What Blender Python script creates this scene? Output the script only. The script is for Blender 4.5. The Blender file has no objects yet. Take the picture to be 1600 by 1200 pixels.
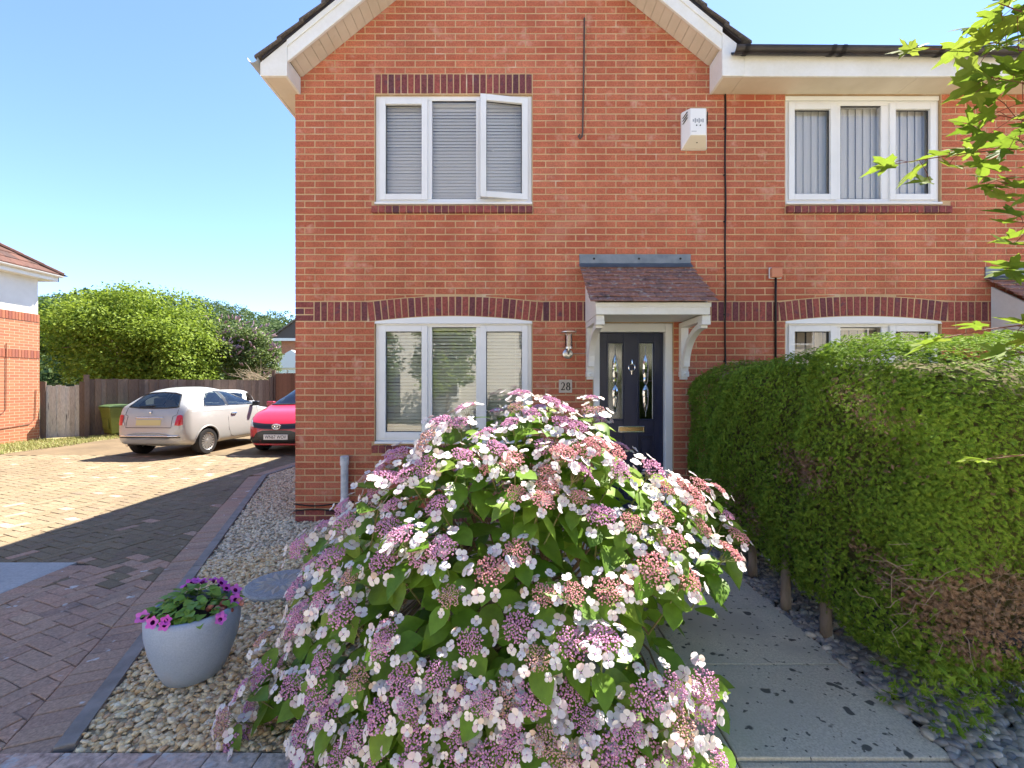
import bpy, math, random
import numpy as np
from mathutils import Vector, Matrix
rnd = random.Random(11)
rng = np.random.default_rng(5)
PI = math.pi
rad = math.radians
scene = bpy.context.scene
col = scene.collection

# ------------------------------------------------------------------ camera
FPX, CAMH, YW = 690.0, 1.55, 4.946          # focal length in photo pixels, eye height, distance of the house front
cd = bpy.data.cameras.new('camera')
cd.sensor_width = 36.0
cd.lens = FPX / 1600 * 36
cd.clip_start = 0.05
cd.clip_end = 2000
cam = bpy.data.objects.new('camera', cd)
cam.location = (0, 0, CAMH)
cam.rotation_euler = (rad(90), 0, 0)
col.objects.link(cam)
scene.camera = cam
# ------------------------------------------------------------------ sky, sun, exposure
SUNV = Vector((0.42, 0.55, 1.0)).normalized()     # towards the sun: behind the house, to the right
elev = math.asin(SUNV.z)
w = bpy.data.worlds.new('World')
scene.world = w
w.use_nodes = True
wn = w.node_tree.nodes
wl = w.node_tree.links
wn.clear()
sky = wn.new('ShaderNodeTexSky')
sky.sky_type = 'NISHITA'
sky.sun_disc = False
sky.sun_elevation = elev
sky.sun_rotation = math.atan2(SUNV.x, SUNV.y)
sky.altitude = 3000
sky.air_density = 0.85
sky.dust_density = 0.5
sky.ozone_density = 3.0
bg = wn.new('ShaderNodeBackground')
bg.inputs['Strength'].default_value = 0.05
wo = wn.new('ShaderNodeOutputWorld')
wl.new(sky.outputs[0], bg.inputs[0])
wl.new(bg.outputs[0], wo.inputs[0])
sd = bpy.data.lights.new('sun', 'SUN')
sd.energy = 2.0
sd.angle = rad(0.5)
sd.color = (1.0, 0.93, 0.82)
sun = bpy.data.objects.new('sun', sd)
sun.rotation_euler = (-SUNV).to_track_quat('-Z', 'Y').to_euler()
sun.location = (10, 14, 20)
col.objects.link(sun)
vs = scene.view_settings
vs.view_transform = 'Standard'
vs.look = 'None'
vs.gamma = 1.0
vs.use_curve_mapping = False
vs.exposure = 3.3

# ------------------------------------------------------------------ helpers
ORIG = {}


def V3(*a):
    return Vector(a)


def at(u, v, Y):
    """photo pixel at depth Y -> world point"""
    return Vector(((u - 800) / FPX * Y, Y, CAMH - (v - 600) / FPX * Y))


def gnd(u, v, z=0.0):
    """photo pixel -> point on the level z"""
    Y = FPX * (CAMH - z) / (v - 600)
    return Vector(((u - 800) / FPX * Y, Y, z))


def tag(o, label=None, cat=None, group=None, kind=None):
    if label:
        o['label'] = label
    if cat:
        o['category'] = cat
    if group:
        o['group'] = group
    if kind:
        o['kind'] = kind
    return o


def thing(name, loc=(0, 0, 0), rotz=0, label=None, cat=None, group=None, local=False):
    o = bpy.data.objects.new(name, None)
    o.empty_display_size = 0.1
    o.location = loc
    o.rotation_euler = (0, 0, rotz)
    col.objects.link(o)
    ORIG[o] = Vector((0, 0, 0)) if local else Vector(loc)
    return tag(o, label, cat, group)


def link(name, me, parent=None, loc=None, mat4=None):
    o = bpy.data.objects.new(name, me)
    col.objects.link(o)
    base = ORIG[parent] if parent is not None else Vector((0, 0, 0))
    if mat4 is not None:
        o.matrix_basis = Matrix.Translation(-base) @ mat4
        ORIG[o] = base
    elif loc is not None:
        o.location = Vector(loc) - base
        ORIG[o] = Vector(loc)
    else:
        ORIG[o] = base
    if parent is not None:
        o.parent = parent
    return o


class MB:
    def __init__(s):
        s.v = []
        s.f = []
        s.m = []

    def add(s, vs_, fs, mi=0, M4=None):
        b = len(s.v)
        for p in vs_:
            p = Vector(p)
            s.v.append(M4 @ p if M4 is not None else p)
        for f in fs:
            s.f.append(tuple(i + b for i in f))
            s.m.append(mi)
        return s

    def box(s, x0, x1, y0, y1, z0, z1, mi=0, M4=None):
        if x0 > x1: x0, x1 = x1, x0
        if y0 > y1: y0, y1 = y1, y0
        if z0 > z1: z0, z1 = z1, z0
        vs_ = [(x0, y0, z0), (x1, y0, z0), (x1, y1, z0), (x0, y1, z0), (x0, y0, z1), (x1, y0, z1), (x1, y1, z1), (x0, y1, z1)]
        fs = [(0, 3, 2, 1), (4, 5, 6, 7), (0, 1, 5, 4), (1, 2, 6, 5), (2, 3, 7, 6), (3, 0, 4, 7)]
        return s.add(vs_, fs, mi, M4)

    def prism(s, poly, a, b, axis='y', mi=0, M4=None):
        """poly of 2D points, extruded along an axis from a to b. axis y: (x,z), axis x: (y,z), axis z: (x,y)"""
        n = len(poly)
        def P(p, t):
            if axis == 'y': return (p[0], t, p[1])
            if axis == 'x': return (t, p[0], p[1])
            return (p[0], p[1], t)
        area = sum(poly[i][0] * poly[(i + 1) % n][1] - poly[(i + 1) % n][0] * poly[i][1] for i in range(n))
        if area < 0:
            poly = poly[::-1]
        vs_ = [P(p, a) for p in poly] + [P(p, b) for p in poly]
        fs = [tuple(range(n)), tuple(range(2 * n - 1, n - 1, -1))] + [(i, i + n, (i + 1) % n + n, (i + 1) % n) for i in range(n)]
        flip = (axis == 'y') != (b < a)
        if not flip:
            fs = [f[::-1] for f in fs]
        return s.add(vs_, fs, mi, M4)

    def tube(s, pts, radii, n=6, mi=0, cap=True, M4=None):
        pts = [Vector(p) for p in pts]
        if not hasattr(radii, '__len__'):
            radii = [radii] * len(pts)
        vs_, fs = [], []
        up = Vector((0, 0, 1))
        prev = None
        for i, p in enumerate(pts):
            d = (pts[min(i + 1, len(pts) - 1)] - pts[max(i - 1, 0)])
            d = d.normalized() if d.length > 1e-9 else Vector((0, 0, 1))
            if prev is None:
                a = d.cross(up)
                if a.length < 1e-3:
                    a = d.cross(Vector((1, 0, 0)))
            else:
                a = prev - d * prev.dot(d)
            a.normalize()
            prev = a
            b = d.cross(a)
            for k in range(n):
                t = 2 * PI * k / n
                vs_.append(p + (a * math.cos(t) + b * math.sin(t)) * radii[i])
        for i in range(len(pts) - 1):
            for k in range(n):
                fs.append((i * n + k, i * n + (k + 1) % n, (i + 1) * n + (k + 1) % n, (i + 1) * n + k))
        if cap:
            fs.append(tuple(range(n - 1, -1, -1)))
            fs.append(tuple((len(pts) - 1) * n + k for k in range(n)))
        return s.add(vs_, fs, mi, M4)

    def lathe(s, prof, n=24, c=(0, 0, 0), mi=0, M4=None, close=False):
        vs_, fs = [], []
        for r, z in prof:
            for k in range(n):
                t = 2 * PI * k / n
                vs_.append((c[0] + r * math.cos(t), c[1] + r * math.sin(t), c[2] + z))
        L = len(prof)
        for i in range(L - 1 + (1 if close else 0)):
            j = (i + 1) % L
            for k in range(n):
                fs.append((i * n + k, i * n + (k + 1) % n, j * n + (k + 1) % n, j * n + k))
        return s.add(vs_, fs, mi, M4)

    def build(s, name, mats, parent=None, smooth=False, bevel=0, segs=2, mat4=None):
        base = ORIG[parent] if parent is not None else Vector((0, 0, 0))
        me = bpy.data.meshes.new(name)
        if mat4 is None:
            me.from_pydata([tuple(p - base) for p in s.v], [], s.f)
        else:
            me.from_pydata([tuple(p) for p in s.v], [], s.f)
        if not isinstance(mats, (list, tuple)):
            mats = [mats]
        for m in mats:
            me.materials.append(m)
        me.polygons.foreach_set('material_index', s.m)
        if smooth:
            me.polygons.foreach_set('use_smooth', [True] * len(me.polygons))
        me.update()
        o = link(name, me, parent, mat4=mat4)
        if smooth == 'auto':
            try:
                me.set_sharp_from_angle(angle=rad(40))
            except Exception:
                pass
        if bevel:
            b = o.modifiers.new('bevel', 'BEVEL')
            b.width = bevel
            b.segments = segs
            b.limit_method = 'ANGLE'
            b.angle_limit = rad(40)
        return o


def np_mesh(name, V, T, mat, smooth=False, mats=None, mi=None):
    """V (n,3) float, T (m,k) int faces all with k corners"""
    V = np.ascontiguousarray(V, dtype=np.float32)
    T = np.ascontiguousarray(T, dtype=np.int32)
    me = bpy.data.meshes.new(name)
    k = T.shape[1]
    me.vertices.add(len(V))
    me.vertices.foreach_set('co', V.ravel())
    me.loops.add(T.size)
    me.loops.foreach_set('vertex_index', T.ravel())
    me.polygons.add(len(T))
    me.polygons.foreach_set('loop_start', np.arange(0, T.size, k, dtype=np.int32))
    for m in (mats or [mat]):
        me.materials.append(m)
    if mi is not None:
        me.polygons.foreach_set('material_index', np.ascontiguousarray(mi, dtype=np.int32))
    me.polygons.foreach_set('use_smooth', np.full(len(T), bool(smooth)))
    me.update(calc_edges=True)
    return me


def scatter(BV, BF, R3, L):
    """instances of a base mesh: R3 (n,3,3) with scale in it, L (n,3)"""
    n = len(L)
    V = np.einsum('nij,vj->nvi', R3, BV) + L[:, None, :]
    T = (BF[None, :, :] + (np.arange(n) * len(BV))[:, None, None]).reshape(-1, BF.shape[1])
    return V.reshape(-1, 3), T


def rand_rot(n):
    q = rng.normal(size=(n, 4))
    q /= np.linalg.norm(q, axis=1)[:, None]
    a, b, c, d = q.T
    return np.stack([np.stack([1 - 2 * (c * c + d * d), 2 * (b * c - d * a), 2 * (b * d + c * a)], -1),
                     np.stack([2 * (b * c + d * a), 1 - 2 * (b * b + d * d), 2 * (c * d - b * a)], -1),
                     np.stack([2 * (b * d - c * a), 2 * (c * d + b * a), 1 - 2 * (b * b + c * c)], -1)], 1)


def frame_rot(zdir, xdir):
    """rotations whose z column is zdir and x column near xdir (n,3)"""
    z = zdir / np.linalg.norm(zdir, axis=1)[:, None]
    y = np.cross(z, xdir)
    y /= np.linalg.norm(y, axis=1)[:, None] + 1e-9
    x = np.cross(y, z)
    return np.stack([x, y, z], -1)


def mat4_of(R, L):
    m = Matrix.Identity(4)
    for i in range(3):
        for j in range(3):
            m[i][j] = float(R[i][j])
        m[i][3] = float(L[i])
    return m


def in_poly(px, py, poly):
    c = np.zeros(px.shape, bool)
    n = len(poly)
    for i in range(n):
        x0, y0 = poly[i]
        x1, y1 = poly[(i + 1) % n]
        t = ((y0 > py) != (y1 > py)) & (px < (x1 - x0) * (py - y0) / ((y1 - y0) if y1 != y0 else 1e-9) + x0)
        c ^= t
    return c


# ------------------------------------------------------------------ materials
def ramp_node(N, stops):
    r = N.new('ShaderNodeValToRGB')
    e = r.color_ramp.elements
    for i, (p, c) in enumerate(stops):
        el = e[i] if i < 2 else e.new(p)
        el.position = p
        el.color = (*c, 1)
    return r


def mat(name, c1, c2=None, scale=8, rough=0.7, bump=0.0, bscale=None, rand=None, spec=0.3, metal=0.0,
        transl=0.0, tcol=None, broad=None, streak=0.0, lo=0.35, hi=0.65, fine=None, coat=0.0, stretch=None, blotch=None):
    """c1/c2 mixed by noise; rand = colours picked per piece; fine = (scale, amount) of small value mottling;
    blotch = (colour, scale, lo, hi) of stains with a shape of their own"""
    m = bpy.data.materials.new(name)
    m.use_nodes = True
    N = m.node_tree.nodes
    L = m.node_tree.links
    b = N['Principled BSDF']
    out = N['Material Output']
    b.inputs['Roughness'].default_value = rough
    b.inputs['Specular IOR Level'].default_value = spec
    b.inputs['Metallic'].default_value = metal
    if coat:
        b.inputs['Coat Weight'].default_value = coat
        b.inputs['Coat Roughness'].default_value = 0.04
    geo = N.new('ShaderNodeNewGeometry')
    pos = geo.outputs['Position']
    if stretch:
        vm = N.new('ShaderNodeVectorMath')
        vm.operation = 'MULTIPLY'
        vm.inputs[1].default_value = stretch
        L.new(pos, vm.inputs[0])
        pos = vm.outputs[0]

    def noise(sc, det=4):
        n = N.new('ShaderNodeTexNoise')
        n.inputs['Scale'].default_value = sc
        n.inputs['Detail'].default_value = det
        n.inputs['Roughness'].default_value = 0.6
        L.new(pos, n.inputs['Vector'])
        return n.outputs['Fac']

    def mix(f, a, c, mode='MIX'):
        x = N.new('ShaderNodeMix')
        x.data_type = 'RGBA'
        x.blend_type = mode
        for sock, val in ((x.inputs[0], f), (x.inputs[6], a), (x.inputs[7], c)):
            if isinstance(val, bpy.types.NodeSocket):
                L.new(val, sock)
            elif isinstance(val, tuple):
                sock.default_value = (*val, 1)
            else:
                sock.default_value = val
        return x.outputs[2]

    def rng_(val, lo_, hi_, a=0.0, b_=1.0):
        r = N.new('ShaderNodeMapRange')
        r.inputs[1].default_value = lo_
        r.inputs[2].default_value = hi_
        r.inputs[3].default_value = a
        r.inputs[4].default_value = b_
        L.new(val, r.inputs[0])
        return r.outputs[0]
    cur = tuple(c1)
    if rand:
        oi = N.new('ShaderNodeObjectInfo')
        ad = N.new('ShaderNodeMath')
        ad.operation = 'ADD'
        L.new(oi.outputs['Random'], ad.inputs[0])
        L.new(geo.outputs['Random Per Island'], ad.inputs[1])
        fr = N.new('ShaderNodeMath')
        fr.operation = 'FRACT'
        L.new(ad.outputs[0], fr.inputs[0])
        cs = rand
        r = ramp_node(N, [(i / max(1, len(cs) - 1), c) for i, c in enumerate(cs)])
        L.new(fr.outputs[0], r.inputs[0])
        cur = r.outputs[0]
    if c2 is not None:
        cur = mix(rng_(noise(scale), lo, hi), cur, tuple(c2))
    if fine:
        cur = mix(1.0, cur, mix(rng_(noise(fine[0], 3), 0.3, 0.7), (1 - fine[1],) * 3, (1 + fine[1],) * 3), 'MULTIPLY')
    if broad:
        cur = mix(1.0, cur, mix(rng_(noise(broad[0], 2), 0.3, 0.7), (1 - broad[1],) * 3, (1 + broad[1],) * 3), 'MULTIPLY')
    if streak:
        sv_ = N.new('ShaderNodeVectorMath')
        sv_.operation = 'MULTIPLY'
        sv_.inputs[1].default_value = (5.0, 5.0, 0.45)
        L.new(geo.outputs['Position'], sv_.inputs[0])
        sn_ = N.new('ShaderNodeTexNoise')
        sn_.inputs['Scale'].default_value = 1.0
        sn_.inputs['Detail'].default_value = 5
        L.new(sv_.outputs[0], sn_.inputs['Vector'])
        cur = mix(1.0, cur, mix(rng_(sn_.outputs['Fac'], 0.35, 0.72), (1 + streak * .5,) * 3, (1 - streak, 1 - streak * .95, 1 - streak * .9)), 'MULTIPLY')
    if blotch:
        for bc, bs, bl, bh, *bd in (blotch if isinstance(blotch, list) else [blotch]):
            cur = mix(rng_(noise(bs, bd[0] if bd else 3), bl, bh), cur, bc)
    if isinstance(cur, tuple):
        b.inputs['Base Color'].default_value = (*cur, 1)
    else:
        L.new(cur, b.inputs['Base Color'])
    if bump:
        bn = N.new('ShaderNodeBump')
        bn.inputs['Strength'].default_value = bump
        bn.inputs['Distance'].default_value = 0.01
        L.new(noise(bscale or scale * 4, 6), bn.inputs['Height'])
        L.new(bn.outputs[0], b.inputs['Normal'])
    if transl:
        t = N.new('ShaderNodeBsdfTranslucent')
        if tcol:
            t.inputs[0].default_value = (*tcol, 1)
        elif isinstance(cur, tuple):
            t.inputs[0].default_value = (*cur, 1)
        else:
            L.new(cur, t.inputs[0])
        ms = N.new('ShaderNodeMixShader')
        ms.inputs[0].default_value = transl
        L.new(b.outputs[0], ms.inputs[1])
        L.new(t.outputs[0], ms.inputs[2])
        L.new(ms.outputs[0], out.inputs[0])
    return m


def glass_mat(name, tint=(0.9, 0.95, 0.95), refl=0.10, rough=0.0):
    m = bpy.data.materials.new(name)
    m.use_nodes = True
    N = m.node_tree.nodes
    L = m.node_tree.links
    N.remove(N['Principled BSDF'])
    out = N['Material Output']
    t = N.new('ShaderNodeBsdfTransparent')
    t.inputs[0].default_value = (*tint, 1)
    g = N.new('ShaderNodeBsdfGlossy')
    g.inputs['Roughness'].default_value = rough
    f = N.new('ShaderNodeFresnel')
    f.inputs[0].default_value = 1.5
    a = N.new('ShaderNodeMath')
    a.operation = 'ADD'
    a.use_clamp = True
    a.inputs[1].default_value = refl
    L.new(f.outputs[0], a.inputs[0])
    ms = N.new('ShaderNodeMixShader')
    L.new(a.outputs[0], ms.inputs[0])
    L.new(t.outputs[0], ms.inputs[1])
    L.new(g.outputs[0], ms.inputs[2])
    L.new(ms.outputs[0], out.inputs[0])
    return m


BRICK = [(0.40, 0.115, 0.065), (0.44, 0.135, 0.075), (0.46, 0.15, 0.083), (0.41, 0.118, 0.066), (0.48, 0.165, 0.095), (0.43, 0.135, 0.083)]
EFF = [((0.60, 0.33, 0.24), 5.0, 0.60, 0.80), ((0.36, 0.095, 0.055), 1.3, 0.55, 0.75), ((0.54, 0.25, 0.17), 1.0, 0.60, 0.78, 5)]
m_brick = mat('brick_orange', (0.4, 0.13, 0.08), rand=BRICK, fine=(60, 0.22), broad=(0.9, 0.12), streak=0.10, rough=0.88, bump=0.35, bscale=160, spec=0.15, blotch=EFF)
m_bdark = mat('brick_plum', (0.2, 0.07, 0.05), rand=[(0.10, 0.045, 0.055), (0.27, 0.075, 0.062), (0.21, 0.06, 0.058), (0.14, 0.052, 0.06), (0.30, 0.085, 0.07), (0.25, 0.072, 0.06)],
              fine=(50, 0.3), rough=0.88, bump=0.35, bscale=160, spec=0.15, blotch=((0.12, 0.06, 0.075), 14, 0.58, 0.72))
m_mortar = mat('mortar', (0.56, 0.385, 0.215), (0.48, 0.32, 0.175), scale=2.5, streak=0.10, rough=0.95, bump=0.3, bscale=220, fine=(120, 0.15), blotch=((0.66, 0.56, 0.44), 3, 0.60, 0.78))
m_sidebrick = m_brick
m_upvc = mat('upvc_white', (0.78, 0.78, 0.77), (0.72, 0.72, 0.70), scale=2, rough=0.35, spec=0.45)
m_fascia = mat('fascia_white', (0.76, 0.75, 0.71), (0.70, 0.68, 0.61), scale=3, rough=0.45, spec=0.4, fine=(30, 0.03))
m_soffit = mat('soffit_cream', (0.68, 0.60, 0.48), (0.60, 0.52, 0.40), scale=2.5, rough=0.6, blotch=((0.42, 0.35, 0.25), 3.2, 0.66, 0.82))
m_seal = mat('rubber_seal', (0.02, 0.02, 0.022), rough=0.6)
m_glass = glass_mat('window_glass', (0.88, 0.94, 0.93), 0.13)
m_glassup = glass_mat('window_glass_clear', (1.0, 1.0, 1.0), 0.08)
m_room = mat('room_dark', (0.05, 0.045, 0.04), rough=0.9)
m_blind = mat('blind_slat', (0.88, 0.86, 0.80), rough=0.5)
m_blindv = mat('vertical_vane', (0.88, 0.86, 0.80), (0.84, 0.83, 0.78), scale=2, rough=0.7)
m_curtain = mat('net_curtain', (0.45, 0.38, 0.29), rough=0.9, transl=0.2)
m_navy = mat('door_navy', (0.010, 0.014, 0.045), (0.014, 0.019, 0.055), scale=6, rough=0.32, spec=0.5, bump=0.12, bscale=40, stretch=(6, 1, 0.4))
m_chrome = mat('chrome', (0.75, 0.75, 0.74), rough=0.12, metal=1.0)
m_brass = mat('brass', (0.55, 0.40, 0.20), rough=0.25, metal=1.0)
m_steel = mat('brushed_steel', (0.62, 0.60, 0.57), rough=0.3, metal=1.0)
m_lead = mat('lead_flashing', (0.16, 0.19, 0.22), (0.22, 0.25, 0.28), scale=9, rough=0.5, bump=0.2, bscale=30)
m_tile = mat('clay_tile', (0.2, 0.1, 0.07), rand=[(0.29, 0.14, 0.10), (0.35, 0.175, 0.125), (0.25, 0.135, 0.105), (0.31, 0.18, 0.14), (0.23, 0.13, 0.105)], fine=(35, 0.35), rough=0.9, bump=0.5, bscale=90,
             blotch=[((0.42, 0.37, 0.34), 18, 0.58, 0.70), ((0.11, 0.075, 0.07), 6, 0.56, 0.70), ((0.55, 0.26, 0.02), 6.5, 0.68, 0.74)])
m_rtile = mat('roof_tile_grey', (0.06, 0.05, 0.045), rand=[(0.085, 0.07, 0.062), (0.12, 0.095, 0.08), (0.095, 0.085, 0.078)], fine=(40, 0.3), rough=0.9, bump=0.4, bscale=80, blotch=((0.18, 0.17, 0.15), 20, 0.62, 0.75))
m_rtile_red = mat('roof_tile_red', (0.26, 0.10, 0.06), rand=[(0.085, 0.04, 0.03), (0.12, 0.055, 0.04), (0.065, 0.036, 0.03)], fine=(12, 0.25), rough=0.9)
m_gutter = mat('gutter_black', (0.018, 0.015, 0.016), (0.035, 0.028, 0.026), scale=6, rough=0.4, spec=0.4)
m_gutterg = mat('gutter_grey', (0.35, 0.37, 0.38), rough=0.45)
m_black = mat('black_plastic', (0.012, 0.012, 0.012), rough=0.5)
m_stoneplate = mat('number_stone', (0.56, 0.47, 0.38), (0.50, 0.42, 0.33), scale=30, rough=0.7)
m_ink = mat('black_paint', (0.01, 0.01, 0.01), rough=0.5)
m_alarm = mat('alarm_white', (0.80, 0.79, 0.77), rough=0.35)
m_alarmb = mat('alarm_base', (0.62, 0.55, 0.44), rough=0.5)
m_pinky = mat('terracotta_plastic', (0.55, 0.22, 0.12), rough=0.6)
m_pipe = mat('pipe_grey', (0.42, 0.45, 0.48), (0.62, 0.63, 0.64), scale=14, rough=0.5, blotch=((0.2, 0.2, 0.2), 40, 0.66, 0.74))

# ================================================================== GROUND, HILL
m_earth = mat('dry_earth', (0.16, 0.13, 0.08), (0.10, 0.12, 0.05), scale=0.6, rough=0.95)
gb = MB()
gb.add([(-900, -900, -0.06), (900, -900, -0.06), (900, 900, -0.06), (-900, 900, -0.06)], [(0, 1, 2, 3)])
tag(gb.build('ground', m_earth), kind='structure')

# ================================================================== HOUSES
SW = FPX / YW
def wx(u): return (u - 800) / SW
def wz(v): return CAMH + (600 - v) / SW
G0, CR = 2.476, 0.075
XL, XP, XR = -2.43, 2.387, 7.6
WIN_X = (-1.538, 0.226)
WIN2_X = (3.065, 4.81)
ARCHES = [(WIN_X[0], WIN_X[1]), (WIN2_X[0], WIN2_X[1])]
def soff(x): return 5.10 + 0.82 * (2.21 - abs(x))
def arch_e(x, top=True):
    """outer and inner curve of the soldier band"""
    for a, b in ARCHES:
        c, h = (a + b) / 2, (b - a) / 2 + 0.03
        if abs(x - c) < h:
            k = 1 - ((x - c) / h) ** 2
            return (G0 if top else G0 - 0.225) + 0.060 * k
    return G0 if top else G0 - 0.225
# openings: x0, x1, z0, z1
OPEN_A = [(WIN_X[0], WIN_X[1], 3.557, 4.795), (WIN_X[0], WIN_X[1], 0.879, 2.251), (0.91, 1.806, 0.0, 2.235)]
OPEN_B = [(WIN2_X[0], WIN2_X[1], 3.557, 4.795), (WIN2_X[0], WIN2_X[1], 0.879, 2.251), (5.42, 6.32, 0.0, 2.1)]
SILL_A = [(WIN_X[0] - 0.03, WIN_X[1] + 0.005, 3.447, 3.557), (WIN_X[0] - 0.03, WIN_X[1] + 0.03, 0.769, 0.879)]
SILL_B = [(WIN2_X[0] - 0.0, WIN2_X[1] + 0.1, 3.447, 3.557), (WIN2_X[0] - 0.03, WIN2_X[1] + 0.03, 0.769, 0.879)]
HEAD_A = [(WIN_X[0] - 0.0, WIN_X[1] + 0.0, G0 + 31 * CR, G0 + 34 * CR)]


def brick_mesh(w, h, d, mt, name='brick', j=0.0, zbl=0, zbr=0):
    b = 0.004
    vs_, fs = [], []
    jj = lambda: rnd.uniform(-j, j)
    def ring(i, y):
        return [(i + jj(), y, i + jj() + zbl), (w - i + jj(), y, i + jj() + zbr), (w - i + jj(), y, h - i + jj()), (i + jj(), y, h - i + jj())]
    e = 0.0015
    vs_ = ring(b + e, 0) + ring(e, b * 0.7) + ring(e, d)
    fs = [(0, 1, 2, 3)]
    for r in (0, 4):
        for k in range(4):
            fs.append((r + k, r + 4 + k, r + 4 + (k + 1) % 4, r + (k + 1) % 4))
    me = bpy.data.meshes.new(name)
    me.from_pydata(vs_, [], fs)
    me.materials.append(mt)
    return me, vs_, fs


def sub_intervals(a, b, blocks):
    iv = [(a, b)]
    for c, d in blocks:
        nx = []
        for p, q in iv:
            if d <= p or c >= q:
                nx.append((p, q))
            else:
                if c > p: nx.append((p, c))
                if d < q: nx.append((d, q))
        iv = nx
    return iv


def facade(root, x0, x1, openings, sills, heads, zmax, gable, corner):
    full_me = [brick_mesh(0.215, 0.065, 0.04, m_brick, j=0.0016)[0] for _ in range(6)]
    pieces = []            # (x, z, w, h, zbl, zbr, dark)
    k0 = -33
    k = k0
    while G0 + k * CR < zmax:
        za, zb = G0 + k * CR + 0.005, G0 + k * CR + 0.07
        inband = -3 <= k < 0
        if inband:
            if corner:
                px = [(x0, x0 + 0.205)] if k != -2 else [(x0, x0 + 0.0975), (x0 + 0.1075, x0 + 0.205)]
                for p, q in px:
                    pieces.append((p, za, q - p, 0.065, 0, 0, True))
            k += 1
            continue
        blocks = [(a - 0.006, b + 0.006) for a, b, c, d in openings + sills + heads if c < zb - 0.012 and d > za + 0.012]
        xa, xb = x0, x1
        if gable:
            lim = 2.21 - (za - 5.10) / 0.82 + 0.10
            if za > 4.70:
                xa, xb = max(x0, -lim), min(x1, lim)
        if xa < xb:
            par = (k - k0) % 2
            xs = x0 - (0.1125 if par else 0.0)
            carry = None
            while xs < xb:
                for p, q in sub_intervals(max(xs, xa), min(xs + 0.215, xb), blocks):
                    if carry is not None and abs(p - carry[1] - 0.01) < 0.002:
                        p = carry[0]
                    carry = None
                    if q - p < 0.05:          # too thin to lay: the neighbour takes its place
                        if pieces and pieces[-1][1] == za and abs(pieces[-1][0] + pieces[-1][2] + 0.01 - p) < 0.002:
                            l_ = pieces.pop()
                            pieces.append((l_[0], za, q - l_[0], 0.065) + l_[4:])
                        else:
                            carry = (p, q)
                        continue
                    zbl = zbr = 0
                    if k == 0:
                        zbl, zbr = [max(0, arch_e(t) + 0.004 - za) for t in (p, q)]
                        if max(zbl, zbr) > 0.053: continue
                    pieces.append((p, za, q - p, 0.065, zbl, zbr, k < k0 + 2))
                xs += 0.225
        k += 1
    # the bricks that show largest become objects, the rest one joined part
    full = [p for p in pieces if abs(p[2] - 0.215) < 1e-4 and not p[6] and p[4] == 0 and p[5] == 0 and (p[1] > 1.55 or p[0] < -1.6) and p[1] < 5.8 and p[0] < 5.2]
    full.sort(key=lambda p: (p[0]) ** 2 + (p[1] - CAMH) ** 2)
    pick = set(full[:300])
    jo = MB()
    for p in pieces:
        dy = rnd.uniform(-0.0015, 0.0015)
        if p in pick:
            o = link('brick', rnd.choice(full_me), root, loc=(p[0] + rnd.uniform(-.001, .001), YW + dy, p[1] + rnd.uniform(-.001, .001)))
        else:
            me, vs_, fs = brick_mesh(p[2], p[3], 0.04, m_brick, j=0.0012, zbl=p[4], zbr=p[5])
            bpy.data.meshes.remove(me)
            jo.add(vs_, fs, 1 if p[6] else 0, Matrix.Translation((p[0], YW + dy, p[1])))
    o = jo.build('brickwork', [m_brick, m_bdark], root)
    tag(o, kind='stuff')
    # wall core in mortar, open at the windows and doors
    core = MB()
    ops = openings
    zs = sorted(set([-0.1, zmax] + [v for a, b, c, d in ops for v in (c, d)]))
    for z0, z1 in zip(zs[:-1], zs[1:]):
        zm = (z0 + z1) / 2
        for p, q in sub_intervals(x0 + 0.004, x1, [(a, b) for a, b, c, d in ops if c < zm < d]):
            if gable and z0 > 4.7: continue
            core.box(p, q, YW + 0.0045, YW + 0.26, z0, z1)
    if gable:
        core.prism([(-2.43 + 0.004, 4.795), (2.387, 4.795), (2.387, soff(2.387) + 0.1), (0, soff(0) + 0.1), (-2.43 + 0.004, soff(2.43) + 0.1)], YW + 0.0045, YW + 0.26, 'y')
    core.build('wall', m_mortar, root)


def soldiers(root, x0, x1, z0, z1, curved=False, name='soldier_brick', proud=0.0):
    n = int(round((x1 - x0) / 0.075))
    pit = (x1 - x0) / n
    for i in range(n):
        xa = x0 + i * pit + 0.005
        wd = pit - 0.010
        xm = xa + wd / 2
        tilt = 0
        za, zb = z0 + 0.005, z1 - 0.005
        if curved:
            za, zb = arch_e(xm, False) + 0.005, arch_e(xm) - 0.005
            for a, b in ARCHES:
                c, h = (a + b) / 2, (b - a) / 2
                if abs(xm - c) < h + 0.1:
                    tilt = (xm - c) / h * 0.11
        me, vs_, fs = brick_mesh(wd, zb - za, 0.04, m_bdark, name, j=0.0015)
        M4 = Matrix.Translation((xm, YW - proud + rnd.uniform(-.001, .001), (za + zb) / 2)) @ Matrix.Rotation(tilt, 4, 'Y') @ Matrix.Translation((-wd / 2, 0, -(zb - za) / 2))
        link(name, me, root, mat4=M4)


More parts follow.
